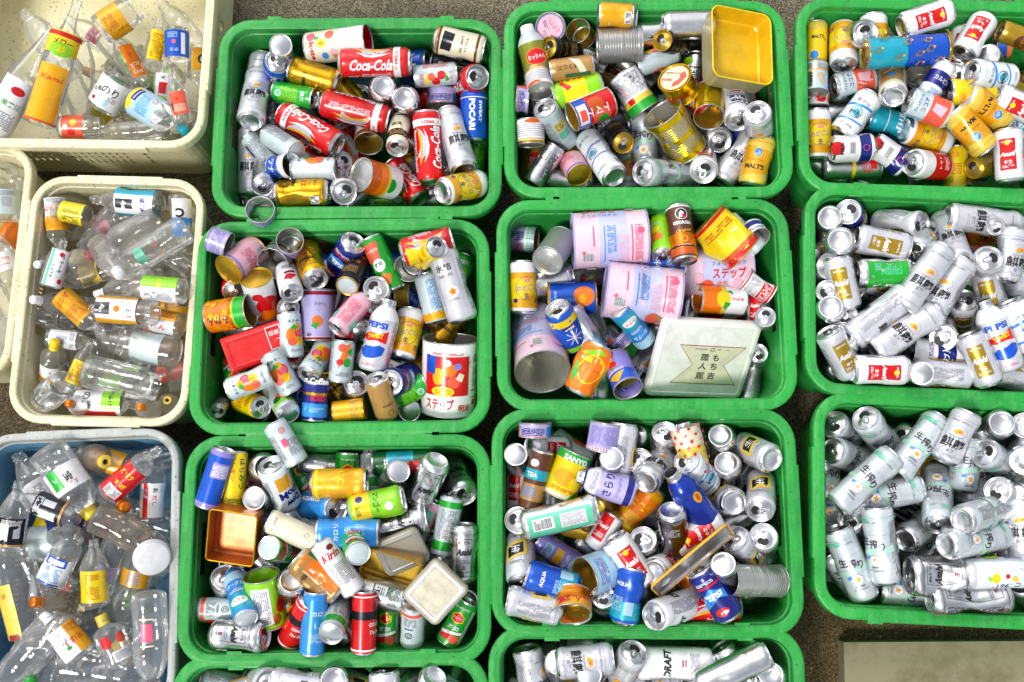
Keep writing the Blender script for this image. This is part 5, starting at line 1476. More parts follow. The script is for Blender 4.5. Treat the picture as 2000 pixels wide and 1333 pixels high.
ITEMS['D3'] = '''
S3 150 155 235 230 t 2
S5 300 115 430 280 t 3 r=0
SV 475 165 540 150 t 1
S5 645 100 440 375 b 3 r=15
K3 770 110 660 330 - 4 r=0
SV 860 200 925 155 b 2
S3 135 280 275 330 t 2
S5 380 300 120 530 - 3 r=0
S5 530 450 240 510 - 2 r=10
S5 635 620 622 370 t 3 r=-5
S3 770 240 745 450 - 2
S5 840 285 1000 400 t 2 r=0
SV 905 460 970 520 t 2
S5 940 530 740 600 b 3 r=90
S5 930 660 665 710 b 3 r=0
S5 150 630 285 960 - 3 r=0
S5 355 545 395 870 - 3 r=-30
S3 600 600 480 690 b 2 r=90
SV 235 590 290 680 t 1
AD 500 850 760 850 - 3 x=2 d=90 l=122 r=5
AD5 580 960 970 950 - 3 x=2 r=40
ZR 1060 830 775 840 - 4 r=60
MWn 900 700 1020 690 - 1
K5 1000 520 1010 700 - 2
S3 120 330 130 450 - 0
S3 360 890 440 980 - 1
S3 540 950 430 940 - 1 r=0
S3 110 840 200 950 - 1
SV 1050 1020 1010 950 b 2
SV 1024 330 1010 260 t 2
SV 1030 150 1015 200 t 1
S3 820 440 860 480 - 0 r=0
S3 260 700 290 800 - 0
S3 580 400 470 380 - 0
S3 800 400 900 400 - 0
S5 730 500 700 480 - 0
S3 230 540 100 580 - 0
SVd 470 560 520 590 - 0
S3 110 700 120 800 - 0
K3 960 210 1020 100 - 0
S3 930 460 1000 600 - 1 r=0
S5 1010 560 980 660 - 1
AD 980 960 880 990 - 1
SVd 480 720 460 760 - 0
S3 260 220 330 270 - 0
S3 600 760 640 700 - 0
K5 820 300 800 420 - 0
'''
ITEMS['B4'] = '''
C3 470 270 400 300 - 2
K3 580 290 490 270 t 2
WH 230 290 310 310 - 1
K3 680 270 850 290 - 2
K3 820 280 860 330 - 1
SV 980 300 975 250 b 2
NK 1090 310 1150 330 - 1
K3 1290 250 1300 380 - 2
GB 1150 290 1200 330 - 0
SV 1480 420 1590 225 b 3
SV 1440 300 1400 330 - 0
MW 1700 290 1760 330 - 1
K3 200 420 400 460 - 1
SV 700 440 1000 460 - 1
AG 1100 460 1400 480 - 1
'''
ITEMS['C4'] = '''
K3 250 190 300 420 - 2 r=60
SVk 420 290 425 225 b 2
K3 680 210 500 230 - 2
SVk 580 400 620 300 b 3
K5 890 150 740 420 t 3 r=0
W5 970 230 1290 240 - 2 r=0 d=72
NK 1290 230 1390 240 - 1
SV5 1690 180 1270 380 - 3
SV 1480 200 1520 260 - 1
SV 1730 400 1770 300 b 2
GC 460 330 470 300 - 0
K3 700 310 620 250 - 0
K3 1100 350 900 340 - 1
K3 180 420 300 440 - 1
SVd 1400 300 1500 420 - 0
'''
# bottles: profile, glass, mouth x y, base x y, nearer end, layer, diameter, length, cap colour (0 none, 'yr' ring) then label y0 y1 a0 a1 background + print id
BOTTLES = {}
ART = {
 '': [], 'fine': [('f', -14, -.4, 14, .4, 3, 'gy')], 'fineb': [('f', -14, -.4, 14, .4, 3, 'sb')], 'finer': [('f', -14, -.2, 14, .2, 3, 'r')], 'finek': [('f', -14, -.3, 14, .3, 3, 'k')],
 'melo': [('r', -60, .25, 60, .45, 'r'), ('t', 'メロー', 0, 0, 15, 'k', 0, 44, 0, .06), ('e', 0, -.34, 28, 16, 'lm'), ('t', '25', 0, -.3, 14, 'y', 0, 20, 0, .05)],
 'kj': [('t', 'Kagai', 0, .26, 15, 'do', 0, 50, .2, .03), ('r', 36, -.15, 76, .45, 'w'), ('f', 40, -.1, 72, .3, 5, 'k'), ('p2',), ('r', -50, -.5, 60, -.46, 'do')],
 'big': [('e', 0, .3, 16, 10, 'r'), ('t', '果実酒', 0, .05, 14, 'g', 0, 44, 0, .05), ('f', -24, -.4, 24, -.1, 5, 'gy')],
 'gold': [('t', 'ハチミツ', 20, .25, 9, 'br', 90, 40, 0, .05), ('f', -24, -.4, 10, .1, 5, 'do')],
 'blue': [('r', -22, -.4, -12, .4, 'w'), ('t', '海洋', 4, .24, 9, 'pb', 0, 20), ('e', 4, -.05, 5, 5, 'hp'), ('f', -4, -.4, 20, -.2, 3.4, 'pb')],
 'nori': [('t', 'のり', 8, .12, 22, 'k', 0, 40, 0, .06), ('t', '佃煮', -22, .0, 12, 'k', 30, 22, 0, .05), ('e', -20, -.32, 5, 5, 'r'), ('e', 4, -.3, 14, 9, 'pb'), ('f', 10, -.2, 30, -.05, 3, 'gy')],
 'lblue': [('r', -30, .32, 34, .5, 'y'), ('r', -6, .2, 30, .4, 'nb'), ('t', 'Dressing', 12, .3, 5, 'w', 0, 28), ('f', -28, -.3, 20, .14, 4, 'sb'), ('r', 8, -.46, 28, -.22, 'w'), ('v', 9, -.44, 27, -.24, 2, 'k')],
 'photo': [('e', -8, .1, 9, 8, 'am'), ('e', 14, 0, 9, 9, 'r'), ('e', 2, -.24, 6, 6, 'cr'), ('r', -24, -.5, 24, -.44, 'cr')],
 'redk': [('r', -10, -.4, 10, .1, 'r'), ('t', '味', 0, .3, 8, 'k', 0, 10), ('t', 'たれ', 16, -.2, 8, 'k', 0, 14)],
 'org': [('t', '漬', -4, .2, 10, 'r', 0, 12, 0, .05), ('f', -14, -.4, 12, -.05, 3, 'cr')],
 'hex': [('e', 0, 0, 11, 12, 'k'), ('t', '黒', 0, 0, 11, 'w', 0, 12, 0, .05)],
 'my': [('r', -90, -.5, -26, .5, 'tq'), ('r', 24, -.5, 90, .5, 'tq'), ('r', -10, .02, 12, .46, 'k'), ('t', 'My', 0, .24, 12, 'w', 0, 18, 0, .08), ('t', 'ポン酢', 0, -.24, 12, 'nb', 0, 34, 0, .05)],
 'myo': [('r', -90, -.5, -26, .5, 'am'), ('r', 26, -.5, 90, .5, 'am'), ('r', -14, .14, 14, .5, 'k'), ('t', 'My', 0, .32, 12, 'w', 0, 20, 0, .08), ('e', 0, -.04, 8, 7, 'o'), ('t', 'レモン', 0, -.34, 11, 'nb', 0, 34, 0, .05)],
 'mit': [('r', -60, .06, 60, .5, 'am'), ('t', 'みつか', 6, -.16, 15, 'r', 0, 44, .2, .06), ('f', -20, .16, 20, .4, 3.4, 'o'), ('f', -20, -.46, 20, -.36, 3, 'gy')],
 'yel': [('ring', 0, 0, 10, 8, 1.5, 'g'), ('f', -22, -.4, 16, .3, 3.6, 'dg')],
 'ste': [('r', -22, -.5, -16, .5, 'mt'), ('t', 'ステーキ', 4, .12, 11, 'k', -90, 40, 0, .07), ('t', 'しょうゆ', -10, -.1, 6, 'dg', -90, 30), ('e', 12, -.34, 6, 6, 'r'), ('e', 2, .38, 6, 5, 'r')],
 'lime': [('r', 4, -.5, 40, .5, 'lm'), ('f', -26, -.4, 0, .4, 3.6, 'gy'), ('t', 'ゆず', 16, 0, 12, 'y', 0, 24, 0, .05)],
 'pon': [('r', -2, -.5, 50, .5, 'am'), ('t', 'ぽん', -18, .1, 15, 'r', -90, 34, 0, .07), ('f', 4, -.4, 36, .4, 3.6, 'do')],
 'ylp': [('f', -24, .0, 24, .4, 3.6, 'do'), ('t', 'みつか', 8, -.3, 15, 'r', 14, 40, .2, .06)],
 'wh': [('r', -12, -.2, 10, .2, 'lg'), ('f', -18, .25, 18, .45, 3, 'gy')],
 'yw': [('r', -70, -.5, 70, -.22, 'am'), ('t', 'すし酢', 0, .16, 10, 'gy', 0, 30, 0, .04)],
 'grw': [('r', -40, .1, 20, .5, 'lm'), ('t', '浅漬け', -8, .3, 11, 'k', 0, 44, 0, .07), ('t', 'の素', 0, -.22, 20, 'k', 0, 44, 0, .09), ('r', 26, -.5, 50, .4, 'r')],
 'bc': [('r', -30, .0, 30, .5, 'sb'), ('t', 'C', 8, -.12, 22, 'k', 0, 20, 0, .08), ('f', -26, .1, 0, .4, 4, 'w')],
 'iu': [('r', 6, -.5, 30, .3, 'g'), ('t', '八', 16, -.1, 10, 'w', 0, 12), ('t', '宝', -12, 0, 16, 'k', 90, 20, 0, .06), ('t', 'だし', -16, .3, 10, 'r', 0, 16, 0, .05)],
 'redy': [('t', 'かけ', -6, .24, 14, 'y', 0, 34, 0, .1), ('t', 'すぎ', 0, -.06, 11, 'y', 0, 30, 0, .1), ('r', -18, -.46, 18, -.2, 'w'), ('v', -16, -.44, 16, -.24, 2.4, 'k')],
 'ros': [('r', -22, -.5, -10, .5, 'r'), ('t', 'さば', -16, .2, 9, 'w', -90, 20, 0, .06), ('t', '酢', 6, .3, 10, 'k', 0, 10), ('t', 'だし', 4, 0, 9, 'r', -90, 24)],
 'dk': [('r', -24, -.3, -4, .3, 'w'), ('f', -22, .2, 22, .45, 3, 'w'), ('r', 6, -.2, 20, .2, 'lg'), ('r', -60, -.5, 60, -.42, 'tn')],
 'blr': [('ring', 0, .2, 20, 20, 3, 'hp'), ('e', 0, .2, 15, 15, 'w')],
 'wbl': [('r', -24, .2, 24, .5, 'b'), ('r', -18, .26, 18, .44, 'w'), ('r', -24, -.5, 24, -.44, 'b'), ('f', -20, -.4, 20, .14, 3.6, 'sb'), ('ring', 0, -.1, 7, 7, 1, 'nb')],
 'yy': [('f', -14, -.4, 14, .4, 3.4, 'do')],
 'yl2': [('t', 'ゆ', 0, .3, 12, 'do', 0, 12), ('r', -14, -.5, 14, -.4, 'tr')],
 'aji': [('r', 0, -.5, 44, .5, 'am'), ('t', '味ぽん', 2, -.06, 15, 'r', 180, 44, 0, .08), ('e', -14, -.2, 5, 4, 'g'), ('f', 4, .2, 36, .44, 3.6, 'do')],
 'rof': [('e', -18, .1, 11, 14, 'r'), ('e', 16, .1, 12, 12, 'pe'), ('r', -14, -.5, 30, -.2, 'w'), ('f', -10, -.46, 26, -.24, 3, 'gy')],
 'pnk': [('r', -12, -.24, 12, .24, 'hp'), ('r', -14, .34, 14, .38, 'cr'), ('r', -14, -.38, 14, -.34, 'cr')],
 'yor': [('e', -4, .1, 12, 9, 'am'), ('e', 6, 0, 6, 5, 'r')],
}
ART['kj'] = [e for e in ART['kj'] if e[0] != 'p2']
# profile glass | mouth x y | base x y | nearer end | layer | d l | cap | label y0 y1 a0 a1 background art | look ; short
BOTTLES['A1'] = '''
wine g 600 -60 265 985 - 3 72 310 0 .55 .72 -70 70 y melo+.02 .46 -60 60 am kj | tall clear wine bottle with yellow melon label; tall melon-label bottle
wine g 380 250 -60 1010 - 2 78 300 0 .04 .50 -60 70 w big | thick clear bottle with white fruit label; thick fruit-label bottle
jar g 1030 45 740 235 - 3 74 104 0 .16 .66 -90 90 am gold | glass jar with golden honey label; honey-label jar
jar g 1320 470 1318 225 - 3 58 84 0 .12 .86 -70 70 b blue | glass jar with violet-blue wrap label; violet-label jar
pet p 790 300 1050 500 - 1 70 200 0 .1 .5 -60 60 0 | plain clear bottle under the golden jar; plain bottle
sauce p 870 290 1030 590 - 2 56 150 0 .1 .66 -20 60 or2 org | clear bottle with narrow orange strip label; orange-strip bottle
sauce p 1180 200 1130 480 - 2 52 130 0 .2 .75 -40 50 y yy | small bottle with bright yellow tag; yellow-tag bottle
jar g 915 540 735 840 t 3 74 104 0 .10 .80 -80 80 w nori | glass jar with white brush-lettered label; brush-lettered jar
jar g 985 735 1235 890 b 4 70 112 0 .10 .84 -90 90 pb lblue | glass jar with pale blue dressing label; pale blue dressing jar
pet p 1375 975 1180 800 t 2 56 160 tq 0 | clear bottle with turquoise cap; turquoise-capped bottle
jar g 770 950 440 950 - 2 56 100 0 .1 .62 -70 70 pe photo | glass jar with orange food photo label; food-photo jar
sauce p 1230 480 1215 720 - 2 50 120 0 .15 .6 -40 50 w redk | small bottle with white and red label; white-red label bottle
sauce p 1290 600 1350 840 - 2 50 120 0 .1 .55 -45 45 pe org | small bottle with orange rectangular label; orange-label bottle
jar g 1490 360 1480 560 - 1 56 90 0 .2 .8 -40 60 am hex | glass jar with black hexagon on yellow; black-hexagon jar
rib p 620 280 560 860 - 1 68 200 0 0 | ribbed clear bottle below the honey jar; ribbed bottle
pet p 240 170 480 480 - 1 66 190 0 0 | plain clear bottle leaning on the back wall; leaning plain bottle
pet p 760 1010 1130 970 - 1 60 160 0 0 | plain clear bottle by the front wall; front plain bottle
jar g 1440 560 1420 790 - 1 56 90 0 0 | unlabelled glass jar by the side wall; unlabelled jar
pet p 1300 150 1440 330 - 0 66 190 0 0 | plain clear bottle in the back corner; back corner bottle
sauce p 560 180 820 350 - 0 60 170 0 .3 .5 -40 40 hp fine | clear bottle with faint pink label; faint pink bottle
rib p 1050 1000 1350 900 - 0 60 170 0 0 | ribbed clear bottle in the front corner; ribbed corner bottle
pet p 480 500 660 900 - 0 64 190 0 0 | clear bottle beneath the tall wine bottle; underlying clear bottle
sauce p 700 560 1000 700 - 0 60 160 am .3 .6 -40 40 dg fine | clear bottle with green label beneath jars; green-label bottle
jar g 120 560 280 850 - 0 74 110 0 0 | clear jar lying beside the thick bottle; clear side jar
'''
BOTTLES['A0'] = '''
jar p 20 -60 30 250 - 2 80 130 0 .1 .55 -70 70 pl wh | clear jar with frosted white label; frosted-label jar
sauce p -40 300 60 560 - 1 60 150 0 .2 .5 -50 50 w finer | clear bottle with white and pink label; pink-text bottle
pet p -60 560 40 800 - 1 64 200 0 0 | plain clear bottle near the cut edge; plain edge bottle
jar p -40 950 20 760 - 1 60 100 0 0 | clear jar near the crate's lower corner; lower corner jar
pet p 20 900 -120 600 - 0 64 200 0 0 | plain clear bottle lying deep; deep plain bottle
'''
BOTTLES['A2'] = '''
sauce p 460 110 820 135 - 3 62 165 0 .08 .62 -90 90 w my | clear bottle with teal My label; teal-label bottle
sq p 250 420 232 150 - 3 52 130 0 .02 .6 -60 60 w mit | clear bottle with orange and white label; orange-white label bottle
jar b 270 205 445 240 - 3 50 84 0 .1 .74 -90 90 y yel | small brown-tinted jar with yellow label; yellow-label jar
wine p 445 435 790 270 - 3 74 180 r .1 .5 -10 60 0 | clear bottle with red screw cap; red-capped bottle
sq p 905 360 900 140 - 3 54 110 0 .1 .9 -60 60 w bc | clear bottle with blue and white label; blue-white label bottle
pet p 590 520 950 310 - 3 70 205 0 .5 .6 -30 30 mt fine | long clear bottle lying diagonally; long diagonal bottle
rib p 600 530 500 380 t 4 60 150 w 0 | clear ribbed bottle with white cap; white-capped ribbed bottle
sauce p 545 610 700 560 - 3 52 130 w 0 | small clear bottle with square white cap; square-white-cap bottle
sq p 320 360 250 590 - 3 48 110 0 .04 .80 -60 60 w ste | clear bottle with white steak sauce label; steak sauce bottle
sauce p 185 480 330 470 t 2 50 130 w 0 | small bottle with white ribbed cap; white-rib-cap bottle
sauce p 620 590 930 615 - 3 58 140 0 .1 .66 -80 80 w lime | clear bottle with white and lime label; lime-label bottle
sauce p 470 700 770 720 - 4 60 150 0 .26 .86 -90 90 w myo | clear bottle with orange My label; orange My bottle
jar p 690 740 930 790 - 3 60 100 0 .12 .70 -80 80 w pon | clear jar with white and orange label; white-orange jar
sauce p 150 655 420 690 t 2 54 150 w 0 | clear bottle with small white wrapped cap; wrapped-cap bottle
sq p 500 810 320 650 - 3 54 130 0 .02 .64 -70 70 am ylp | clear bottle with peeling yellow label; peeling yellow bottle
sauce p 470 870 250 845 - 2 48 110 0 .1 .66 -60 60 w wh | clear bottle with creased white label; creased-label bottle
jar p 560 860 900 925 - 4 74 150 0 .22 .66 -100 100 pl | clear jar with blank translucent label; blank-label jar
sq p 258 868 240 1060 t 3 56 110 y .12 .5 -80 80 w yw | clear bottle with yellow cap and white label; yellow-capped bottle
sauce p 440 900 370 1060 - 2 46 110 0 .1 .6 -50 50 y yy | small bottle with diagonal yellow label; diagonal yellow bottle
jar g 785 1095 430 1010 - 4 76 160 0 0 | large clear jar lying across the front; large clear jar
jar g 212 1165 320 1070 t 4 66 90 0 0 | clear jar showing its round mouth; round-mouth jar
sq p 690 1190 370 1185 - 3 62 150 0 .08 .78 -80 80 w grw | clear bottle with green, red and white label; pickle-label bottle
sauce p 340 1210 420 1230 t 3 46 90 or2 0 | small bottle with orange cap; orange-capped bottle
sauce p 838 1160 850 1185 t 2 44 90 yr 0 | yellow pouring ring on an upright bottle; yellow-ring bottle
sauce p 700 1212 760 1225 t 3 46 90 or2 0 | small upright bottle with orange cap near yellow ring; second orange cap
rib p 420 590 400 450 b 2 56 150 0 0 | ribbed clear bottle standing on its neck; upturned ribbed bottle
rib p 560 210 480 330 - 2 56 150 0 0 | ribbed bottle beside the teal-label bottle; upper ribbed bottle
pet p 460 160 620 100 - 1 60 180 0 .4 .6 -40 40 pk finer | clear bottle with faint red text; faint red-text bottle
pet p 200 440 340 300 - 0 60 190 0 0 | plain bottle by the side wall; plain side bottle
pet p 640 480 900 440 - 0 66 205 0 .3 .4 -20 40 am | clear bottle with small orange sticker; orange-sticker bottle
rib p 860 820 900 1050 - 1 60 170 0 0 | ribbed bottle along the side wall; side ribbed bottle
pet p 520 930 480 760 - 0 64 200 by 0 | clear bottle with cream cap; cream-capped bottle
pet p 150 760 240 1100 - 0 64 200 0 0 | plain bottle beneath yellow-capped bottle; lower plain bottle
pet p 800 560 560 460 - 0 66 205 0 0 | plain bottle below the diagonal bottle; middle plain bottle
pet p 640 1080 900 1000 - 0 66 205 0 .1 .4 -50 50 pe fine | clear bottle with salmon label under jar; salmon-label bottle
jar g 150 740 280 760 t 1 56 90 0 0 | small jar lying beside slotted wall; slotted-wall jar
sauce p 330 560 460 520 - 0 56 150 0 .2 .5 -60 60 by fine | bottle with torn cream label; torn cream bottle
sauce p 780 380 940 500 - 1 50 120 o 0 | small bottle with orange nozzle; orange-nozzle bottle
'''
BOTTLES['A3'] = '''
pet p 455 400 250 110 - 5 84 175 y .30 .62 -90 90 w iu | large clear bottle with yellow cap and white label; white-green label bottle
sauce b 535 195 440 175 t 5 70 120 yr 0 | smoky bottle with pale yellow pouring ring; pouring-ring bottle
sq p 760 190 590 340 - 4 56 150 0 .06 .62 -80 80 r redy | clear bottle with red and yellow label; red-yellow label bottle
sauce p 640 170 500 130 - 3 64 150 0 .2 .7 -60 60 am fine | bottle with dull yellow shrink label; dull yellow bottle
jar p 780 230 770 520 - 3 56 130 0 .12 .70 -60 70 w ros | clear bottle with white and crimson label; crimson-edged label bottle
sauce p 635 445 480 330 t 3 70 180 or2 0 | clear bottle with orange pouring cap; orange-pourer bottle
sauce p 70 380 395 500 - 4 56 150 0 .18 .62 -90 90 dk dk | clear bottle with dark wrap label; dark-label bottle
jar p 330 470 330 600 b 3 76 70 0 .1 .9 -90 90 nb blr | jar with navy label and pink ring; navy-ring jar
jar b 740 620 500 500 - 3 70 128 0 0 | smoky brown-tinted jar lying on its side; smoky jar
jar g 785 705 760 640 t 3 78 70 w .1 .9 -90 90 0 yor | jar with white lid and yellow print; white-lidded jar
jar p 360 600 260 820 - 4 66 110 0 .06 .60 -80 60 w wbl | clear jar with blue-framed white label; blue-framed label jar
sauce p 475 620 485 930 - 4 60 140 0 .08 .56 -60 60 y yy | clear bottle with two yellow label panels; yellow-panel bottle
sauce b 170 925 400 935 t 4 60 120 or2 0 | brown jar with orange screw cap; orange-capped brown jar
pet p 10 560 130 1040 - 3 92 260 0 .02 .48 -60 -10 by yl2 | very tall clear bottle with narrow yellow label; tall narrow-label bottle
sq p 245 1005 400 1190 - 5 68 120 w .08 .66 -80 80 w aji | clear bottle with white cap and orange-white ponzu label; ponzu bottle
sq p 530 1040 600 1200 - 4 66 110 by .1 .8 -80 80 0 rof | clear bottle with cream cap and red-orange label; cream-capped bottle
pet p 800 1345 783 900 - 4 74 205 w .18 .56 -60 60 0 pnk | clear bottle with pink square label; pink-square bottle
pet p 20 1330 230 1080 - 3 84 240 0 0 | big plain clear bottle in the lower corner; big corner bottle
pet p 720 1290 400 1250 - 3 84 220 0 0 | big plain clear bottle along the bottom edge; big bottom-edge bottle
sauce p 150 1330 250 1260 t 4 60 150 g 0 | clear bottle with green and white cap; green-capped bottle
pet p 640 980 700 760 - 2 70 180 0 .2 .4 -60 60 am fineb | clear bottle with yellow-blue sticker; yellow-blue bottle
rib p 600 600 540 780 - 2 60 170 0 .2 .4 -40 40 lv fine | ribbed bottle with lavender sticker; lavender-sticker bottle
jar p 200 150 330 110 - 1 66 120 0 0 | clear jar in the upper corner; upper corner jar
sauce p 80 420 60 560 - 3 60 150 0 .1 .5 -60 60 dk dk | clear bottle with black label by the slotted wall; black-label bottle
pet p 60 640 230 620 - 2 80 200 0 .1 .6 -60 60 pl | clear bottle with blank white label; blank white bottle
rib p 160 230 260 370 - 2 70 190 0 .3 .6 -70 70 w finek | ribbed bottle with torn white label; torn white-label bottle
rib p 700 180 820 150 - 1 60 170 0 0 | ribbed bottle along the far wall; far ribbed bottle
pet p 740 850 860 760 - 1 66 200 0 0 | plain clear bottle beneath the white-lidded jar; plain underlying bottle
rib p 420 840 340 860 - 1 56 150 0 .3 .5 -60 60 pe fine | ribbed bottle with small salmon sticker; salmon-sticker bottle
pet p 560 1250 700 1100 - 1 70 200 0 .3 .5 -60 60 y yy | plain bottle with yellow strip; yellow-strip bottle
rib p 330 1200 300 1330 - 2 66 190 0 0 | ribbed bottle under the ponzu bottle; under-ponzu bottle
pet p 80 800 200 860 - 0 70 200 0 0 | plain clear bottle beneath the tall one; plain lower bottle
pet p 420 560 640 540 - 0 70 200 0 .3 .5 -60 60 o yy | clear bottle with orange flower label; orange-flower bottle
pet p 500 1180 200 1140 - 0 70 200 0 0 | plain clear bottle lying deep in the front; deep front bottle
pet p 600 460 800 520 - 0 70 200 0 0 | plain clear bottle lying under the smoky jar; under-smoky bottle
'''

# ------------------------------------------------------------------ resolve the heap: each container keeps its line of sight and is lowered until it rests on those below
CELL = 5.0
GX, GY = int(PW / CELL) + 160, int(PH / CELL) + 200
OX, OY = 80, 60
def cells(px, py):
    return np.clip((px / CELL).astype(int) + OX, 0, GX - 1), np.clip((py / CELL).astype(int) + OY, 0, GY - 1)
gx, gy = np.meshgrid((np.arange(GX) - OX + .5) * CELL, (np.arange(GY) - OY + .5) * CELL, indexing='ij')
AZ = CR[2, 0] * (gx - PW / 2) / FPX - CR[2, 1] * (gy - PH / 2) / FPX - CR[2, 2]
def plane_depth(z):
    return (z - CL[2]) / AZ

def endpoints(ax, ay, bx, by, near, L, dmid):
    """3-D end points so that the length is L and the ends project on the given pixels as nearly as possible"""
    if near == '-':
        m = ray((ax + bx) / 2, (ay + by) / 2, dmid)
        v = ray(ax, ay, dmid) - ray(bx, by, dmid)
        v = v / (np.linalg.norm(v) + 1e-9) * L / 2
        return m + v, m - v
    pa, pb = ((ax, ay), (bx, by)) if near == 't' else ((bx, by), (ax, ay))
    # near end at depth dn, far end deeper by e: choose e in 0..L for length L
    lo, hi = 0.0, L
    def ln(e):
        return np.linalg.norm(ray(*pa, dmid - e / 2) - ray(*pb, dmid + e / 2))
    if ln(0) >= L * .97:
        e = L * .24
    else:
        for _ in range(24):
            e = (lo + hi) / 2
            if ln(e) < L: lo = e
            else: hi = e
        e = max(e, L * .2)
    n, f = ray(*pa, dmid - e / 2), ray(*pb, dmid + e / 2)
    u = (f - n) / np.linalg.norm(f - n)
    f = n + u * L
    return (n, f) if near == 't' else (f, n)
def sample_pts(A, B, r):
    u = (A - B); L = np.linalg.norm(u); u = u / L
    w = np.cross(u, [0, 0, 1.0]); w = w / (np.linalg.norm(w) + 1e-9) if np.linalg.norm(w) > 1e-4 else np.array([1.0, 0, 0])
    v = np.cross(u, w)
    nz, na = max(6, int(L / .0045)), 36
    t = np.linspace(0, L, nz); a = np.linspace(0, 2 * math.pi, na, endpoint=False)
    T, Aa = np.meshgrid(t, a)
    T, Aa = T.ravel()[:, None], Aa.ravel()[:, None]
    p = [B + u * T + r * (w * np.cos(Aa) + v * np.sin(Aa))]
    for rr_ in np.linspace(0, r, max(3, int(r / .005))):
        for E in (A, B):
            aa = a[:, None]
            p.append(E + rr_ * (w * np.cos(aa) + v * np.sin(aa)))
    return np.vstack(p)
def frame(A, B, roll):
    """matrix with z from base to top and x towards the viewer"""
    z = (A - B) / np.linalg.norm(A - B)
    c = CL - (A + B) / 2; c = c / np.linalg.norm(c)
    x = c - z * np.dot(c, z)
    if np.linalg.norm(x) < .05:
        x = np.array([0, -1.0, 0]) - z * np.dot([0, -1.0, 0], z)
    x = x / np.linalg.norm(x)
    y = np.cross(z, x)
    cr, sr = math.cos(roll), math.sin(roll)
    x, y = x * cr + y * sr, y * cr - x * sr
    return Matrix(((x[0], y[0], z[0], B[0]), (x[1], y[1], z[1], B[1]), (x[2], y[2], z[2], B[2]), (0, 0, 0, 1)))

def to_local(cr, p):
    q = np.asarray(p)[..., :2] - cr['c'][:2]
    c, s = math.cos(-cr['ang']), math.sin(-cr['ang'])
    return np.stack([q[..., 0] * c - q[..., 1] * s, q[..., 0] * s + q[..., 1] * c], -1)
def from_local_vec(cr, v):
    c, s = math.cos(cr['ang']), math.sin(cr['ang'])
    return np.array([v[0] * c - v[1] * s, v[0] * s + v[1] * c, 0])
def keep_inside(cr, A, B, r):
    """shift sideways so that nothing pokes through the crate's walls"""
    P = sample_pts(A, B, r)
    P = P[P[:, 2] < cr['z'] - .003]
    if not len(P):
        return A, B
    q = to_local(cr, P)
    z = P[:, 2]
    off = -cr['rimw'] + .001 + (z - cr['z']) * .012 / cr['H']
    ha, hb = cr['a'] + off, cr['b'] + off
    sx = -max(0, (q[:, 0] - ha).max()) + max(0, (-ha - q[:, 0]).max())
    sy = -max(0, (q[:, 1] - hb).max()) + max(0, (-hb - q[:, 1]).max())
    if abs(sx) < .14 and abs(sy) < .14:
        d = from_local_vec(cr, (sx, sy))
        return A + d, B + d
    return A, B

def footprint(P):
    """cells covered by the points, with the farthest and nearest depth in each"""
    px, py, d = pix(P)
    ix, iy = cells(px, py)
    c, inv = np.unique(ix * GY + iy, return_inverse=True)
    far = np.full(len(c), -1.0); np.maximum.at(far, inv, d)
    near = np.full(len(c), 1e9); np.minimum.at(near, inv, d)
    return c, far, near
PLACED = []          # dicts with crate, kind ('can'/'bottle'/...), matrix etc.
def parse_items():
    out = []
    for code, txt in ITEMS.items():
        ox, oy, sc = CROP[code]
        for i, ln_ in enumerate(x for x in txt.strip().splitlines() if x.strip()):
            t = ln_.split()
            s = ST[t[0]]
            o = dict(r=None, d=None, l=None, x=None, R=False, up=None)
            for k in t[7:]:
                if k == 'R': o['R'] = True
                else:
                    a, b = k.split('=')
                    o[a] = float(b) if a != 'up' else b
            d0, l0 = DIM.get(s['typ'], (s['d'], s['l']))
            d = o['d'] or s['d'] or d0; l = o['l'] or s['l'] or l0
            xy = [float(v) * sc for v in t[1:5]]
            q = random.Random(code + str(i))
            lev = int(o['x']) if o['x'] is not None else (1 if q.random() < .68 and s['typ'] in ('c3', 'c5') else (1 if q.random() < .3 else 0))
            roll = rad(o['r'] if o['r'] is not None else q.uniform(-28, 28))
            out.append(dict(crate=code, code=t[0], a=(xy[0] + ox, xy[1] + oy), b=(xy[2] + ox, xy[3] + oy), near=t[5], layer=int(t[6]), d=d, l=l, lev=lev, roll=roll, rim=o['R'], kind='can', seed=1 + i % 3, i=i))
    for code, txt in BOTTLES.items():
        ox, oy, sc = CROP[code]
        for i, ln_ in enumerate(x for x in txt.strip().splitlines() if x.strip()):
            spec, words_ = ln_.split('|')
            desc, short = [w.strip() for w in words_.split(';')]
            t = spec.split()
            v = [float(x) for x in t[2:6]]
            o = dict(crate=code, prof=t[0], glass=t[1], a=(v[0] * sc + ox, v[1] * sc + oy), b=(v[2] * sc + ox, v[3] * sc + oy), near=t[6], layer=int(t[7]), d=float(t[8]), l=float(t[9]), cap=t[10], desc=desc, short=short, kind='bottle', lev=0 if t[1] == 'g' else 1, seed=1 + i % 4, i=i, rim=False)
            q = random.Random(code + str(i) + 'b')
            o['roll'] = rad(q.uniform(-18, 18))
            lab = []
            rest = ' '.join(t[11:])
            if rest and rest != '0':
                for part in rest.split('+'):
                    w = part.split()
                    lab.append((float(w[0]), float(w[1]), float(w[2]), float(w[3]), None if w[4] == '0' else w[4], w[5] if len(w) > 5 else ''))
            o['lab'] = lab
            out.append(o)
    return out

Hm = plane_depth(np.full_like(AZ, 0.02))
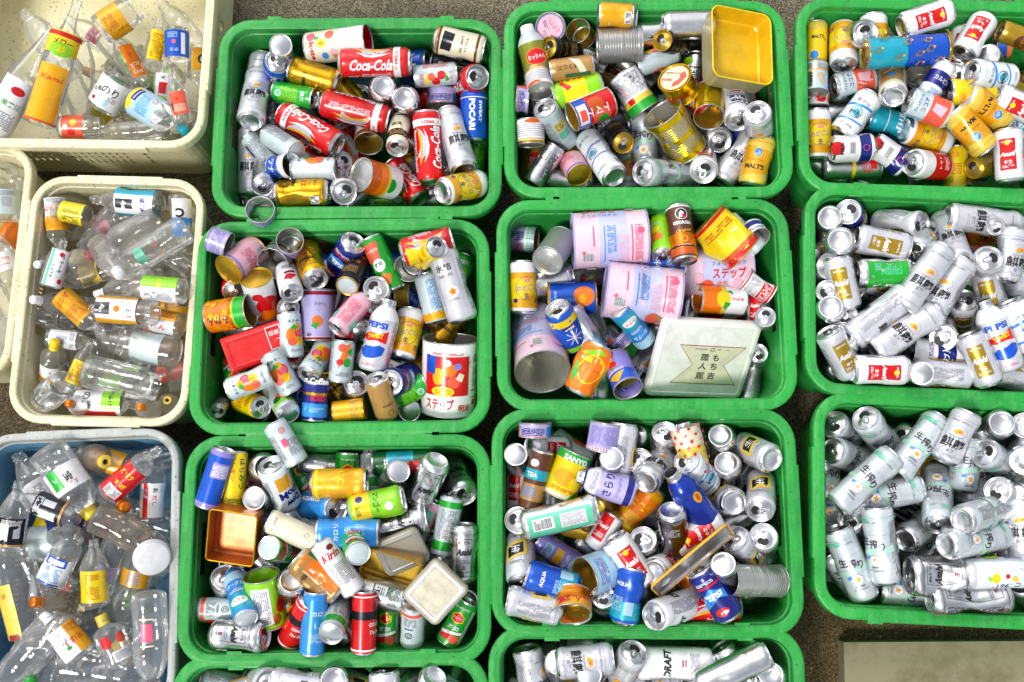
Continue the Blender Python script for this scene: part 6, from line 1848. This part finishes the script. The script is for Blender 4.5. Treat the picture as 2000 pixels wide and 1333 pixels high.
# start level of every crate's visible heap
for cr in CR_.values():
    zf = cr['z'] + cr['floor']
    pd = plane_depth(zf)
    wx = CL[0] + pd * (gx - PW / 2) / FPX
    a_ = -(gy - PH / 2) / FPX
    wy = CL[1] + pd * (CR[1, 1] * a_ - CR[1, 2])
    q = to_local(cr, np.stack([wx, wy, wx * 0], -1))
    ha, hb = inner_half(cr, cr['z'])
    m = (abs(q[..., 0]) < ha + .03) & (abs(q[..., 1]) < hb + .03)
    cr['mask'] = m
    Hm[m] = pd[m]
ITEMLIST = sorted(parse_items(), key=lambda o: (o['layer'], o['i']))
SLACK = .018
OWN = np.full(Hm.shape, -1)
Fm = np.zeros_like(Hm)                       # deepest surface of anything placed, for filling in below
for o in ITEMLIST:
    cr = CR_[o['crate']]
    r, L = o['d'] / 2000, o['l'] / 1000
    zt = cr['z'] - .05 if not o['rim'] else cr['z'] + .02
    dm = depth_z((o['a'][0] + o['b'][0]) / 2, (o['a'][1] + o['b'][1]) / 2, zt)
    slack = SLACK if o['kind'] == 'can' else .022
    for it in range(3):
        A, B = endpoints(*o['a'], *o['b'], o['near'], L, dm)
        if not o['rim']:
            A, B = keep_inside(cr, A, B, r)
        P = sample_pts(A, B, r)
        c, far, near_ = footprint(P)
        hh = Hm.ravel()[c]
        if o['rim']:
            hh = np.minimum(hh, ((cr['z'] - CL[2]) / AZ.ravel()[c]))
        gap = hh + slack - far
        # a few per cent of the footprint may overlap (dents, tight packing)
        delta = np.partition(gap, max(0, int(len(gap) * .06)))[max(0, int(len(gap) * .06))]
        dm += delta
    top = P[:, 2].max() + 0
    A, B = endpoints(*o['a'], *o['b'], o['near'], L, dm)
    if not o['rim']:
        A, B = keep_inside(cr, A, B, r)
    # never float above the heap's natural top: press it down into the tight heap, but keep its upper side uncovered
    zhi = max(A[2], B[2]) + r * .6
    lim = cr['z'] + (.028 if o['layer'] < 3 else .042)
    o['over'] = max(0, zhi - lim)
    if zhi > lim and not o['rim']:
        c, far, near_ = footprint(sample_pts(A, B, r))
        g_ = Hm.ravel()[c] - near_                  # how far its upper side stands clear, cell by cell
        free = np.partition(g_, int(len(g_) * .22))[int(len(g_) * .22)] - .004
        dm += max(0, min(zhi - lim, free))
        A, B = endpoints(*o['a'], *o['b'], o['near'], L, dm); A, B = keep_inside(cr, A, B, r)
    P = sample_pts(A, B, r)
    need = cr['z'] + (-.12, -.07, -.035, -.012, 0, .005)[o['layer']] + (-.05 if o['crate'] == 'C2' else 0)
    if P[:, 2].max() < need and not o['rim']:       # others (filled in below) hold it up
        dm -= (need - P[:, 2].max())
        A, B = endpoints(*o['a'], *o['b'], o['near'], L, dm); A, B = keep_inside(cr, A, B, r)
        P = sample_pts(A, B, r)
    zmin = P[:, 2].min()
    if zmin < cr['z'] - cr['H'] + .012:
        up = cr['z'] - cr['H'] + .012 - zmin
        A = A + [0, 0, up]; B = B + [0, 0, up]
        P = sample_pts(A, B, r)
    c, far, near_ = footprint(P)
    Hf, Of, Ff = Hm.reshape(-1), OWN.reshape(-1), Fm.reshape(-1)
    front = c[near_ < Hf[c]]
    Of[front] = len(PLACED); PLACED.append(o); o['foot'] = len(c)
    Hf[c] = np.minimum(Hf[c], near_)
    Ff[c] = np.maximum(Ff[c], far)
    o['top'] = float(P[:, 2].max() - cr['z'])
    o['A'], o['B'] = A, B
    mx, my, _ = pix((A + B) / 2)
    o['mid'] = (float(mx), float(my))
    o['M'] = frame(A, B, o['roll'])

cnt_ = np.bincount(OWN[OWN >= 0].ravel(), minlength=len(PLACED))
for i_, o in enumerate(PLACED):
    o['vis'] = cnt_[i_] / o['foot']

# ------------------------------------------------------------------ setting: ground and slab
def ground():
    m = bpy.data.materials.new('rough_asphalt'); m.use_nodes = True
    n, l = m.node_tree.nodes, m.node_tree.links
    b = n['Principled BSDF']; b.inputs['Roughness'].default_value = .85
    tc = n.new('ShaderNodeTexCoord')
    v = n.new('ShaderNodeTexVoronoi'); v.inputs['Scale'].default_value = 380
    v2 = n.new('ShaderNodeTexVoronoi'); v2.inputs['Scale'].default_value = 520
    nz = n.new('ShaderNodeTexNoise'); nz.inputs['Scale'].default_value = 5; nz.inputs['Detail'].default_value = 8
    for x in (v, v2, nz):
        l.new(tc.outputs['Object'], x.inputs['Vector'])
    cr = n.new('ShaderNodeValToRGB')
    e = cr.color_ramp.elements
    e[0].position = .0; e[0].color = (.11, .085, .05, 1)
    e[1].position = 1; e[1].color = (.50, .44, .33, 1)
    for p, c in ((.3, (.11, .082, .045, 1)), (.55, (.26, .21, .135, 1)), (.8, (.36, .30, .20, 1))):
        k = e.new(p); k.color = c
    sep = n.new('ShaderNodeSeparateColor'); l.new(v.outputs['Color'], sep.inputs[0])
    l.new(sep.outputs[0], cr.inputs[0])
    mx = n.new('ShaderNodeMix'); mx.data_type = 'RGBA'; mx.blend_type = 'MULTIPLY'; mx.inputs[0].default_value = .8
    r2_ = n.new('ShaderNodeMapRange'); r2_.inputs[1].default_value = .3; r2_.inputs[2].default_value = .7; r2_.inputs[3].default_value = .55; r2_.inputs[4].default_value = 1.15
    l.new(nz.outputs[0], r2_.inputs[0]); l.new(cr.outputs[0], mx.inputs[6]); l.new(r2_.outputs[0], mx.inputs[7])
    # damp, mossy stretch of ground towards the near side
    sx = n.new('ShaderNodeSeparateXYZ'); l.new(tc.outputs['Object'], sx.inputs[0])
    nd = n.new('ShaderNodeTexNoise'); nd.inputs['Scale'].default_value = 2.2; nd.inputs['Detail'].default_value = 6; l.new(tc.outputs['Object'], nd.inputs['Vector'])
    am = n.new('ShaderNodeMath'); am.operation = 'MULTIPLY_ADD'; am.inputs[1].default_value = 1.6; l.new(nd.outputs[0], am.inputs[0]); l.new(sx.outputs[1], am.inputs[2])
    dr = n.new('ShaderNodeMapRange'); dr.inputs[1].default_value = .35; dr.inputs[2].default_value = 1.25; l.new(am.outputs[0], dr.inputs[0])
    dm = n.new('ShaderNodeMix'); dm.data_type = 'RGBA'; dm.blend_type = 'MULTIPLY'; dm.inputs[0].default_value = 1
    dc = n.new('ShaderNodeMix'); dc.data_type = 'RGBA'; dc.inputs[6].default_value = (.55, .44, .27, 1); dc.inputs[7].default_value = (1, 1, 1, 1)
    l.new(dr.outputs[0], dc.inputs[0]); l.new(mx.outputs[2], dm.inputs[6]); l.new(dc.outputs[2], dm.inputs[7])
    l.new(dm.outputs[2], b.inputs['Base Color'])
    bp = n.new('ShaderNodeBump'); bp.inputs['Strength'].default_value = .8; bp.inputs['Distance'].default_value = .004
    ma = n.new('ShaderNodeMath'); l.new(v.outputs['Distance'], ma.inputs[0]); l.new(v2.outputs['Distance'], ma.inputs[1])
    l.new(ma.outputs[0], bp.inputs['Height']); l.new(bp.outputs[0], b.inputs['Normal'])
    g = MB(); s = 30
    g.v += [(-s, -s, 0), (s, -s, 0), (s, s, 0), (-s, s, 0)]; g.face((0, 1, 2, 3), 'g', False)
    o = link('ground', g.mesh('ground', lambda k: m)); o['kind'] = 'structure'
ground()
def slab():
    m = mat('weathered_board', '#8b8367', 0, .8, tint='#645b3e', scale=11, bump=.3)
    P = [at_z(x, y, .045) for x, y in ((1648, 1255), (2120, 1252), (2130, 1420), (1652, 1420))]
    me = MB()
    for z in (.045, .0):
        me.v += [(p[0], p[1], z) for p in P]
    me.face((0, 1, 2, 3), 'g', False)
    for i in range(4):
        j = (i + 1) % 4
        me.face((i, j, 4 + j, 4 + i), 'g', False)
    o = link('paving_slab', me.mesh('slab', lambda k: m))
    tag(o, 'flat beige concrete slab on the dark ground below the star can crate', 'slab', None, 'thing')
slab()
def pebbles():
    mm = MB()
    q = random.Random(3)
    for _ in range(420):
        x, y = q.uniform(-1.3, 1.3), q.uniform(-1.1, 1.1)
        r = q.uniform(.0015, .005)
        b = len(mm.v)
        mm.v += [(x + r * math.cos(a) * q.uniform(.7, 1.2), y + r * math.sin(a) * q.uniform(.7, 1.2), r * .3) for a in (0, 1.05, 2.1, 3.14, 4.2, 5.2)] + [(x, y, r)]
        for i in range(6):
            mm.face((b + i, b + (i + 1) % 6, b + 6), 'g', False)
    m = mat('grit', '#a89a78', 0, .8, scale=3)
    o = link('gravel', mm.mesh('gravel', lambda k: m)); o['kind'] = 'stuff'
pebbles()

MATC = {'green': GREEN, 'cream': CREAM, 'blue': BLUE}
for code, cr in CR_.items():
    m = MATC[cr['colour']]
    rim, basket = crate_mesh(cr['a'], cr['b'], cr['H'], cr['rimw'], cr['slots'], m)
    M = Matrix.Translation(Vector((cr['c'][0], cr['c'][1], cr['z']))) @ Matrix.Rotation(cr['ang'], 4, 'Z') @ Matrix.Translation((0, 0, 0))
    root = empty('plastic_crate', Matrix.Translation((0, 0, -cr['H'])) @ M)
    tag(root, cr['label'], 'crate', {'green': 'green crates of cans', 'cream': 'cream crates of bottles', 'blue': None}[cr['colour']])
    root['cc'] = code
    up = Matrix.Translation((0, 0, cr['H']))
    for nm, me in (('rim', rim), ('basket', basket)):
        ob = link(nm, me, root)
        ob.matrix_local = up
        if nm == 'rim' and code == 'A3':
            me.materials.clear(); me.materials.append(BLUER)
            ob['label'] = 'grey weathered rim'
    for cl in ([1, -1] if cr['colour'] == 'green' else []):          # raised latch pads by the corners of the long sides
        for sx in (1, -1):
            mb = MB()
            x0 = sx * (cr['a'] - .078) * .80
            mb.box(x0 - .016, cl * (cr['b'] + .0005) - .006, -.024, x0 + .016, cl * (cr['b'] + .0005) + .006, -.0015, 'p')
            ob = link('latch_pad', mb.mesh('latch', lambda k: m), root); ob.matrix_local = up
    del root['cc']

# ------------------------------------------------------------------ boxes and square lids
BOXPTS = []
def boxlike(name, cat, label, crop, P0, P1, P3, z0, e1, e3, depth, co, ci, opened, rr=.012, rim=None, art=None, thick=.0012, parts=('body', 'inside')):
    ox, oy, sc = CROP[crop]
    px = [(p[0] * sc + ox, p[1] * sc + oy) for p in (P0, P1, P3)]
    d0 = depth_z(*px[0], z0)
    p0, p1, p3 = ray(*px[0], d0), ray(*px[1], d0 + e1), ray(*px[2], d0 + e3)
    u = p1 - p0; w = np.linalg.norm(u); u = u / w
    v = p0 - p3; v = v - u * np.dot(u, v); h = np.linalg.norm(v); v = v / h
    n = np.cross(u, v)
    c = p0 + u * w / 2 - v * h / 2
    M = Matrix(((u[0], v[0], n[0], c[0]), (u[1], v[1], n[1], c[1]), (u[2], v[2], n[2], c[2]), (0, 0, 0, 1)))
    root = empty(name, M)
    tag(root, label, cat)
    a, b = w / 2, h / 2
    D = depth
    for i in range(60):
        for j in range(60):
            BOXPTS.append(c + u * a * (i / 29.5 - 1) + v * b * (j / 29.5 - 1) - n * (D + .012))
    if opened:      # open side towards +z at z=0
        lo = loft([(0, 0), (-.0005, -D * .5), (-.001, -D + .004), (-.004, -D)], a, b, rr, (0,), (0,), 'p', cap=(3,))
        li = loft([(-thick, 0), (-thick - .0005, -D * .5), (-thick - .001, -D + .006), (-thick - .005, -D + .002)], a, b, rr, (0,), (0,), 'p', cap=(3,))
        lr = loft([(0, 0), (.0012, .0006), (.0012, .002), (-thick * .5, .0028), (-thick - .0008, .002), (-thick, 0)], a, b, rr, (0,), (0,), 'p')
        link('body', lo.mesh('body', lambda k: ink(co)), root); link('inner_lining', li.mesh('lining', lambda k: ink(ci)), root); link('rim', lr.mesh('rim', lambda k: ink(rim or co)), root)
    else:           # closed face towards +z, open skirt behind
        lo = loft([(-.001, -D), (0, -D + .001), (0, -.005), (-.0015, -.0015), (-.006, 0)], a, b, rr, (0,), (0,), 'p', cap=(4,))
        rm = loft([(-.008, .0), (-.010, .0010), (-.013, .0010), (-.015, .0002)], a, b, max(rr, .017), (0,), (0,), 'p')
        link('body', lo.mesh('body', lambda k: ink(co)), root)
        link('pressed_edge', rm.mesh('edge', lambda k: ink(rim or co)), root)
    if art:
        m = MB(); art_disc(m, art(w * 1000, h * 1000), .0006); link('printed_panel', m.mesh('print'), root)
    return root
def mochi(w, h):
    s = 1.0
    x, y = w * .06, -h * .06
    sx, sy = w * .34, h * .25
    pts = [(-sx, sy), (sx, sy), (sx * .48, 0), (sx, -sy), (-sx, -sy), (-sx * .48, 0)]
    pts2 = [(a * .965, b * .965) for a, b in pts]
    e = [('p', [(x + a, y + b) for a, b in pts], 'tr'), ('p', [(x + a, y + b) for a, b in pts2], 'cr')]
    e += [('t', '職', x - 14, y + 20, 20, 'k', 0, 21, 0, .01), ('t', '人', x - 14, y - 3, 18, 'k', 0, 20, 0, .05), ('t', '館', x - 14, y - 27, 20, 'k', 0, 21, 0, .01),
          ('t', 'も', x + 14, y + 20, 17, 'k', 0, 16, 0, .05), ('t', 'ち', x + 14, y - 3, 17, 'k', 0, 17, 0, .05), ('t', '吉', x + 14, y - 27, 18, 'k', 0, 18, 0, .04),
          ('f', x - 44, y + 38, x - 12, y + 43, 4, 'gy'), ('f', x + 12, y + 38, x + 44, y + 43, 4, 'gy'), ('ring', x, y + 40, 5, 5, 1.2, 'k')]
    return e
def stamp(w, h):
    x, y = w * .33, h * .10
    return [('ring', 0, 0, .1, .1, .05, 'r'), ('r', x - 17, y - 26, x + 17, y - 24, 'w'), ('r', x - 17, y + 24, x + 17, y + 26, 'w'), ('r', x - 17, y - 24, x - 15, y + 24, 'w'), ('r', x + 15, y - 24, x + 17, y + 24, 'w'),
            ('t', '感謝', x, y + 10, 11, 'w', 0, 24, 0, .01), ('t', '御礼', x, y - 10, 11, 'w', 0, 24, 0, .04)]
boxlike('tin_box', 'tin box', 'large yellow open tin box lid leaning in the top middle crate', 'C1', (1432, 30), (1815, 106), (1476, 500), RIM + .062, .045, -.032, .055, 'og', 'by2', True, .022, 'y')
boxlike('gift_box', 'box', 'closed red box with a white square stamp, beside two fruit cans', 'B2', (195, 765), (545, 650), (262, 962), RIM - .004, .01, .012, .04, 'r', 'r', False, .003, None, stamp)
boxlike('tin_cover', 'tin lid', 'white square tin lid with red-framed black characters', 'C2', (1085, 765), (1672, 800), (940, 1222), RIM + .034, .070, .085, .016, 'lw', 'lw', False, .016, None, mochi)
boxlike('tin_box', 'tin box', 'open orange tin box with gold edges beside the crate wall', 'B3', (182, 452), (425, 488), (88, 700), RIM + .04, -.005, .02, .05, 'cp', 'cp', True, .008, 'gd')
boxlike('tin_box', 'tin box', 'open brown and gold tin box partly under a grey lid', 'B3', (978, 645), (1268, 735), (930, 800), RIM + .03, .0, .02, .04, 'tn', 'gi', True, .012, 'gd')
boxlike('tin_cover', 'tin lid', 'dark grey rounded tin lid standing behind the brown tin box', 'B3', (1000, 640), (1228, 545), (1110, 800), RIM + .02, .0, .03, .012, 'ls', 'ls', False, .016, 'si')
boxlike('tin_cover', 'tin lid', 'pale grey rounded square tin lid on the juice cans', 'B3', (1325, 695), (1505, 862), (1160, 905), RIM + .05, -.004, .004, .014, 'ls', 'ls', False, .014, 'al2')
boxlike('tin_cover', 'tin lid', 'thin silver tin lid seen edge-on with yellow rim beside the ribbed tin', 'C3', (770, 885), (1130, 585), (797, 946), RIM + .07, .0, .06, .005, 'am', 'al2', True, .012, 'am')
boxlike('tin_box', 'tin box', 'flat yellow tin box under the yellow beer cans', 'D1', (1212, 590), (1780, 640), (1225, 720), RIM - .075, 0, .01, .03, 'y', 'y', False, .004)

# ------------------------------------------------------------------ build cans and bottles
LIFT = {'c3': 'lid', 'c5': 'lid', 'k': 'lid', 'K': 'lid', 'bc': 'neck_ring', 'T': 'lid'}
for o in ITEMLIST:
    root = None
    if o['kind'] == 'can' and o['vis'] < .015:      # nothing of it can be seen
        continue
    if o['kind'] == 'can':
        s = ST[o['code']]
        body, top, base, tab = can_meshes(o['code'], o['d'], o['l'], o['lev'], o['seed'] if o['lev'] else 1)
        root = empty(s['name'], o['M'])
        link('body', body, root)
        nm = 'rim' if s['typ'] == 'T' and s['opened'] else LIFT[s['typ']]
        lid = link(nm, top, root)
        # spin the lid so that its mouth is not always in line with the print
        sp = Matrix.Rotation(random.Random(o['i'] * 7 + len(o['code'])).uniform(0, 6.28), 4, 'Z') if o['lev'] < 2 and not s['endart'] else Matrix()
        lid.matrix_local = sp
        if tab:
            link('pull_tab', tab, lid)
        if base:
            link('base', base, root)
        o['desc'], o['short'], o['cat'] = s['desc'], s['short'], s['cat']
    else:
        me = bottle_mesh(o['prof'], o['glass'], o['d'], o['l'], o['lev'], o['seed'])
        jar = o['prof'] == 'jar'
        root = empty('glass_jar' if jar else 'clear_bottle', o['M'])
        link('glass' if jar else 'bottle_body', me, root)
        for y0, y1, a0, a1, bgc, art in o['lab']:
            if bgc or ART.get(art):
                link('label', label_mesh(ART.get(art, []), o['d'], o['l'], y0, y1, a0, a1, bgc, o['lev'], o['seed']), root)
        if o['cap'] != '0':
            pr = BOT[o['prof']][-1][0] * o['d'] / 2000
            c = 'by' if o['cap'] == 'yr' else o['cap']
            link('cap', cap_mesh(c, pr, o['l'] / 1000, o['cap'] == 'yr', .012 if jar else .018), root)
        o['cat'] = 'jar' if jar else 'bottle'
    o['root'] = root
bpy.context.view_layer.update()

# ------------------------------------------------------------------ filler below the visible heap
def fillers():
    mb = MB()
    q = random.Random(11)
    F = Fm.copy().ravel()
    bc, bfar, _ = footprint(np.array(BOXPTS))
    F[bc] = np.maximum(F[bc], bfar)
    keysC = ['sw', 'al', 'w', 'sw', 'gy', 'al2', 'pb', 'lg', 'am', 'r', 'b', 'g', 'pl']
    keysB = ['sw', 'al', 'al', 'w', 'al2', 'sw', 'gi']
    for code, cr in CR_.items():
        if code[0] == 'A':
            continue
        ha, hb = inner_half(cr, cr['z'] - cr['H'] * .7)
        n = 0
        for t in range(650):
            if n > 85: break
            typ = q.choice(('c3', 'c3', 'k'))
            d, l = DIM[typ]
            r, L = d / 2000, l / 1000
            ang = q.uniform(0, math.pi)
            lx, ly = q.uniform(-ha + .03, ha - .03), q.uniform(-hb + .03, hb - .03)
            c = cr['c'] + from_local_vec(cr, (lx, ly))
            u = np.array([math.cos(ang), math.sin(ang), q.uniform(-.25, .25)]); u /= np.linalg.norm(u)
            z = cr['z'] + {'C2': -.15, 'D2': -.03, 'D3': -.03, 'C3': -.035, 'D1': -.04}.get(code, -.05)
            ctr = np.array([c[0], c[1], z])
            ok = False
            for step in range(19):
                A, B = ctr + u * L / 2, ctr - u * L / 2
                P = sample_pts(A, B, r)
                if P[:, 2].min() < cr['z'] - cr['H'] + .005:
                    break
                loc = to_local(cr, P)
                if abs(loc[:, 0]).max() > ha or abs(loc[:, 1]).max() > hb:
                    break
                c_, far, near_ = footprint(P)
                gap = near_ - F[c_]
                if np.partition(gap, int(len(gap) * .08))[int(len(gap) * .08)] > -.012:
                    ok = True; break
                ctr = ctr - [0, 0, .012]
            if not ok:
                continue
            F[c_] = np.maximum(F[c_], far)
            n += 1
            key = q.choice(keysC if code in ('B1', 'B2', 'B3', 'C1', 'C2', 'D1') else keysB)
            # one simple can
            z_ = u; x_ = np.cross(z_, [0, 0, 1.0]); x_ /= np.linalg.norm(x_); y_ = np.cross(z_, x_)
            prof = [(0, .006, 'al'), (r * .7, .002, 'al'), (r * .76, 0, 'al'), (r, .01, key), (r, L * .35, key), (r, L * .65, q.choice([key, key, 'gy', 'w', 'gd'])), (r, L - .012, key), (r * .86, L - .002, 'al2'), (r * .82, L, 'al'), (r * .8, L - .004, 'al'), (0, L - .004, None)]
            t2 = MB(); t2.lathe(prof, 22)
            b = len(mb.v)
            for x, y, zz in t2.v:
                p = B + x_ * x + y_ * y + z_ * zz
                mb.v.append(tuple(p))
            for f, mi in zip(t2.f, t2.m):
                mb.face(tuple(b + i for i in f), t2.keys[mi], True)
    o = link('buried_cans', mb.mesh('buried'))
    o['kind'] = 'stuff'
    o['label'] = 'mass of mostly hidden cans deep in the green crates'
fillers()

def bottle_fillers():
    """clear bottles lying at the bottom of the bottle crates, a see-through jumble"""
    mb = MB()
    q = random.Random(5)
    for code in ('A0', 'A1', 'A2', 'A3'):
        cr = CR_[code]
        ha, hb = inner_half(cr, cr['z'] - cr['H'] * .8)
        for t in range({'A1': 10, 'A0': 6}.get(code, 15)):
            pr = BOT[q.choice(('pet', 'rib', 'sauce', 'jar'))]
            d, l = q.uniform(.052, .068), q.uniform(.12, .20)
            r = d / 2
            ang = q.uniform(0, 6.28)
            u = np.array([math.cos(ang), math.sin(ang), q.uniform(-.2, .2)]); u /= np.linalg.norm(u)
            ex, ey = abs(u[0]) * l / 2 + r, abs(u[1]) * l / 2 + r
            lx, ly = q.uniform(-max(.01, ha - ex), max(.01, ha - ex)), q.uniform(-max(.01, hb - ey), max(.01, hb - ey))
            if code == 'A1':
                lx = abs(lx) * .9 if lx < 0 else lx
                ly = -abs(ly)
            c = cr['c'] + from_local_vec(cr, (lx, ly))
            z = cr['z'] - cr['H'] + r + .03 + q.uniform(0, .05)
            B = np.array([c[0], c[1], z]) - u * l / 2
            x_ = np.cross(u, [0, 0, 1.0]); x_ /= np.linalg.norm(x_); y_ = np.cross(u, x_)
            g = q.choice(('p', 'p', 'p', 'g', 'f'))
            t2 = MB(); t2.lathe([(r * a, l * b, g) for a, b in pr], 20)
            if q.random() < .55:
                k = q.choice(('w', 'am', 'am', 'y', 'y', 'lm', 'o', 'cr'))
                t2.lathe([(r * 1.01, l * .15, k), (r * 1.012, l * .5, None)], 20)
            if q.random() < .3:
                t2.lathe([(r * .45, l * .94, 'w'), (r * .45, l * 1.01, 'w'), (0, l * 1.01, None)], 16)
            b = len(mb.v)
            mb.v += [tuple(B + x_ * x + y_ * y + u * zz) for x, y, zz in t2.v]
            for f, mi in zip(t2.f, t2.m):
                mb.face(tuple(b + i for i in f), t2.keys[mi], True)
    o = link('buried_bottles', mb.mesh('buried', lambda k: GLASSES[k] if k in ('p', 'g', 'f') else ink(k)))
    o['kind'] = 'stuff'
    o['label'] = 'mass of clear bottles lying deep in the cream and blue crates'
bottle_fillers()

# ------------------------------------------------------------------ labels: what it looks like, what it lies next to, which crate
def labels():
    names = dict(B1='top left green crate', C1='yellow-box crate', D1='floral-tin crate', B2='red-box crate', C2='white-lid crate', D2='gold-panel crate', B3='orange-box crate', C3='blue-bottle crate', D3='star-can crate', B4='bottom left green crate', C4='bottom middle green crate', A1='top cream crate', A0='cut-off cream crate', A2='middle cream crate', A3='blue crate')
    by = {}
    for o in ITEMLIST:
        if 'root' not in o: continue
        by.setdefault(o['crate'], []).append(o)
    used = {}
    def rel(o, p):
        dx, dy = o['mid'][0] - p['mid'][0], o['mid'][1] - p['mid'][1]
        if abs(dx) > 1.7 * abs(dy): return 'right of' if dx > 0 else 'left of'
        if abs(dy) > 1.7 * abs(dx): return 'below' if dy > 0 else 'above'
        return ('lower' if dy > 0 else 'upper') + ' ' + ('right of' if dx > 0 else 'left of')
    def cut(w, n):
        w = w.split()
        return ' '.join(w[:n])
    for code, L in by.items():
        cnt = {}
        for o in L:
            cnt[o['short']] = cnt.get(o['short'], 0) + 1
        for o in L:
            state = ''
            if o['kind'] == 'can':
                t = ST[o['code']]['typ']
                op = ST[o['code']]['opened']
                steep = abs((o['A'] - o['B'])[2]) > .6 * o['l'] / 1000
                if steep and not op:
                    state = 'upright' if o['near'] == 't' else 'upturned'
            o['cands'] = []
            ns = sorted((p for p in L if p is not o), key=lambda p: math.hypot(p['mid'][0] - o['mid'][0], p['mid'][1] - o['mid'][1]) * (1 if cnt[p['short']] == 1 else 3.2) * (1 if p['layer'] else 1.8) * (1 if p['short'] != o['short'] else 3))
            full = ((state + ' ') if state else '') + o['desc']
            sh = ((state + ' ') if state else '') + o['short']
            cn = names[code]
            if cnt[o['short']] == 1:
                for w in (full, sh):
                    o['cands'].append(f'{w} in the {cn}')
            cr = CR_[code]
            lx, ly = to_local(cr, (o['A'] + o['B']) / 2)
            hz = 'left' if lx < -cr['a'] / 3 else ('right' if lx > cr['a'] / 3 else '')
            vz = 'upper' if ly > cr['b'] / 3 else ('lower' if ly < -cr['b'] / 3 else '')
            zone = (vz + ' ' + hz).strip() or 'centre'
            zone = {'left': 'left side', 'right': 'right side', 'upper': 'upper side', 'lower': 'lower side'}.get(zone, zone if zone == 'centre' else zone + ' corner')
            twins = [q for q in L if q is not o and q['short'] == o['short']]
            weak = []
            for p in ns[:14]:
                dist = math.hypot(p['mid'][0] - o['mid'][0], p['mid'][1] - o['mid'][1])
                r_ = rel(o, p)
                clash = any(rel(q, p2) == r_ and math.hypot(q['mid'][0] - p2['mid'][0], q['mid'][1] - p2['mid'][1]) < dist * 1.5 + 30
                            for q in twins for p2 in L if p2 is not q and p2['short'] == p['short'])
                for w in (full, sh, o['short']):
                    for tail in (f', {zone} of {cn}', f', {cn}'):
                        (weak if clash else o['cands']).append(f"{w} {r_} {p['short']}{tail}")
            o['cands'] += weak
    for code, L in by.items():
        for o in L:
            lab = None
            for c in o['cands']:
                if len(c.split()) <= 16 and c not in used:
                    lab = c; break
            if lab is None:
                lab = next((c for c in o['cands'] if c not in used), o['cands'][0])
            used[lab] = 1
            grp = {'bottle': 'empty bottles', 'jar': 'empty glass jars'}.get(o['cat'], 'empty ' + o['cat'] + 's') + ' heaped in the crates'
            tag(o['root'], lab, o['cat'], grp)
labels()
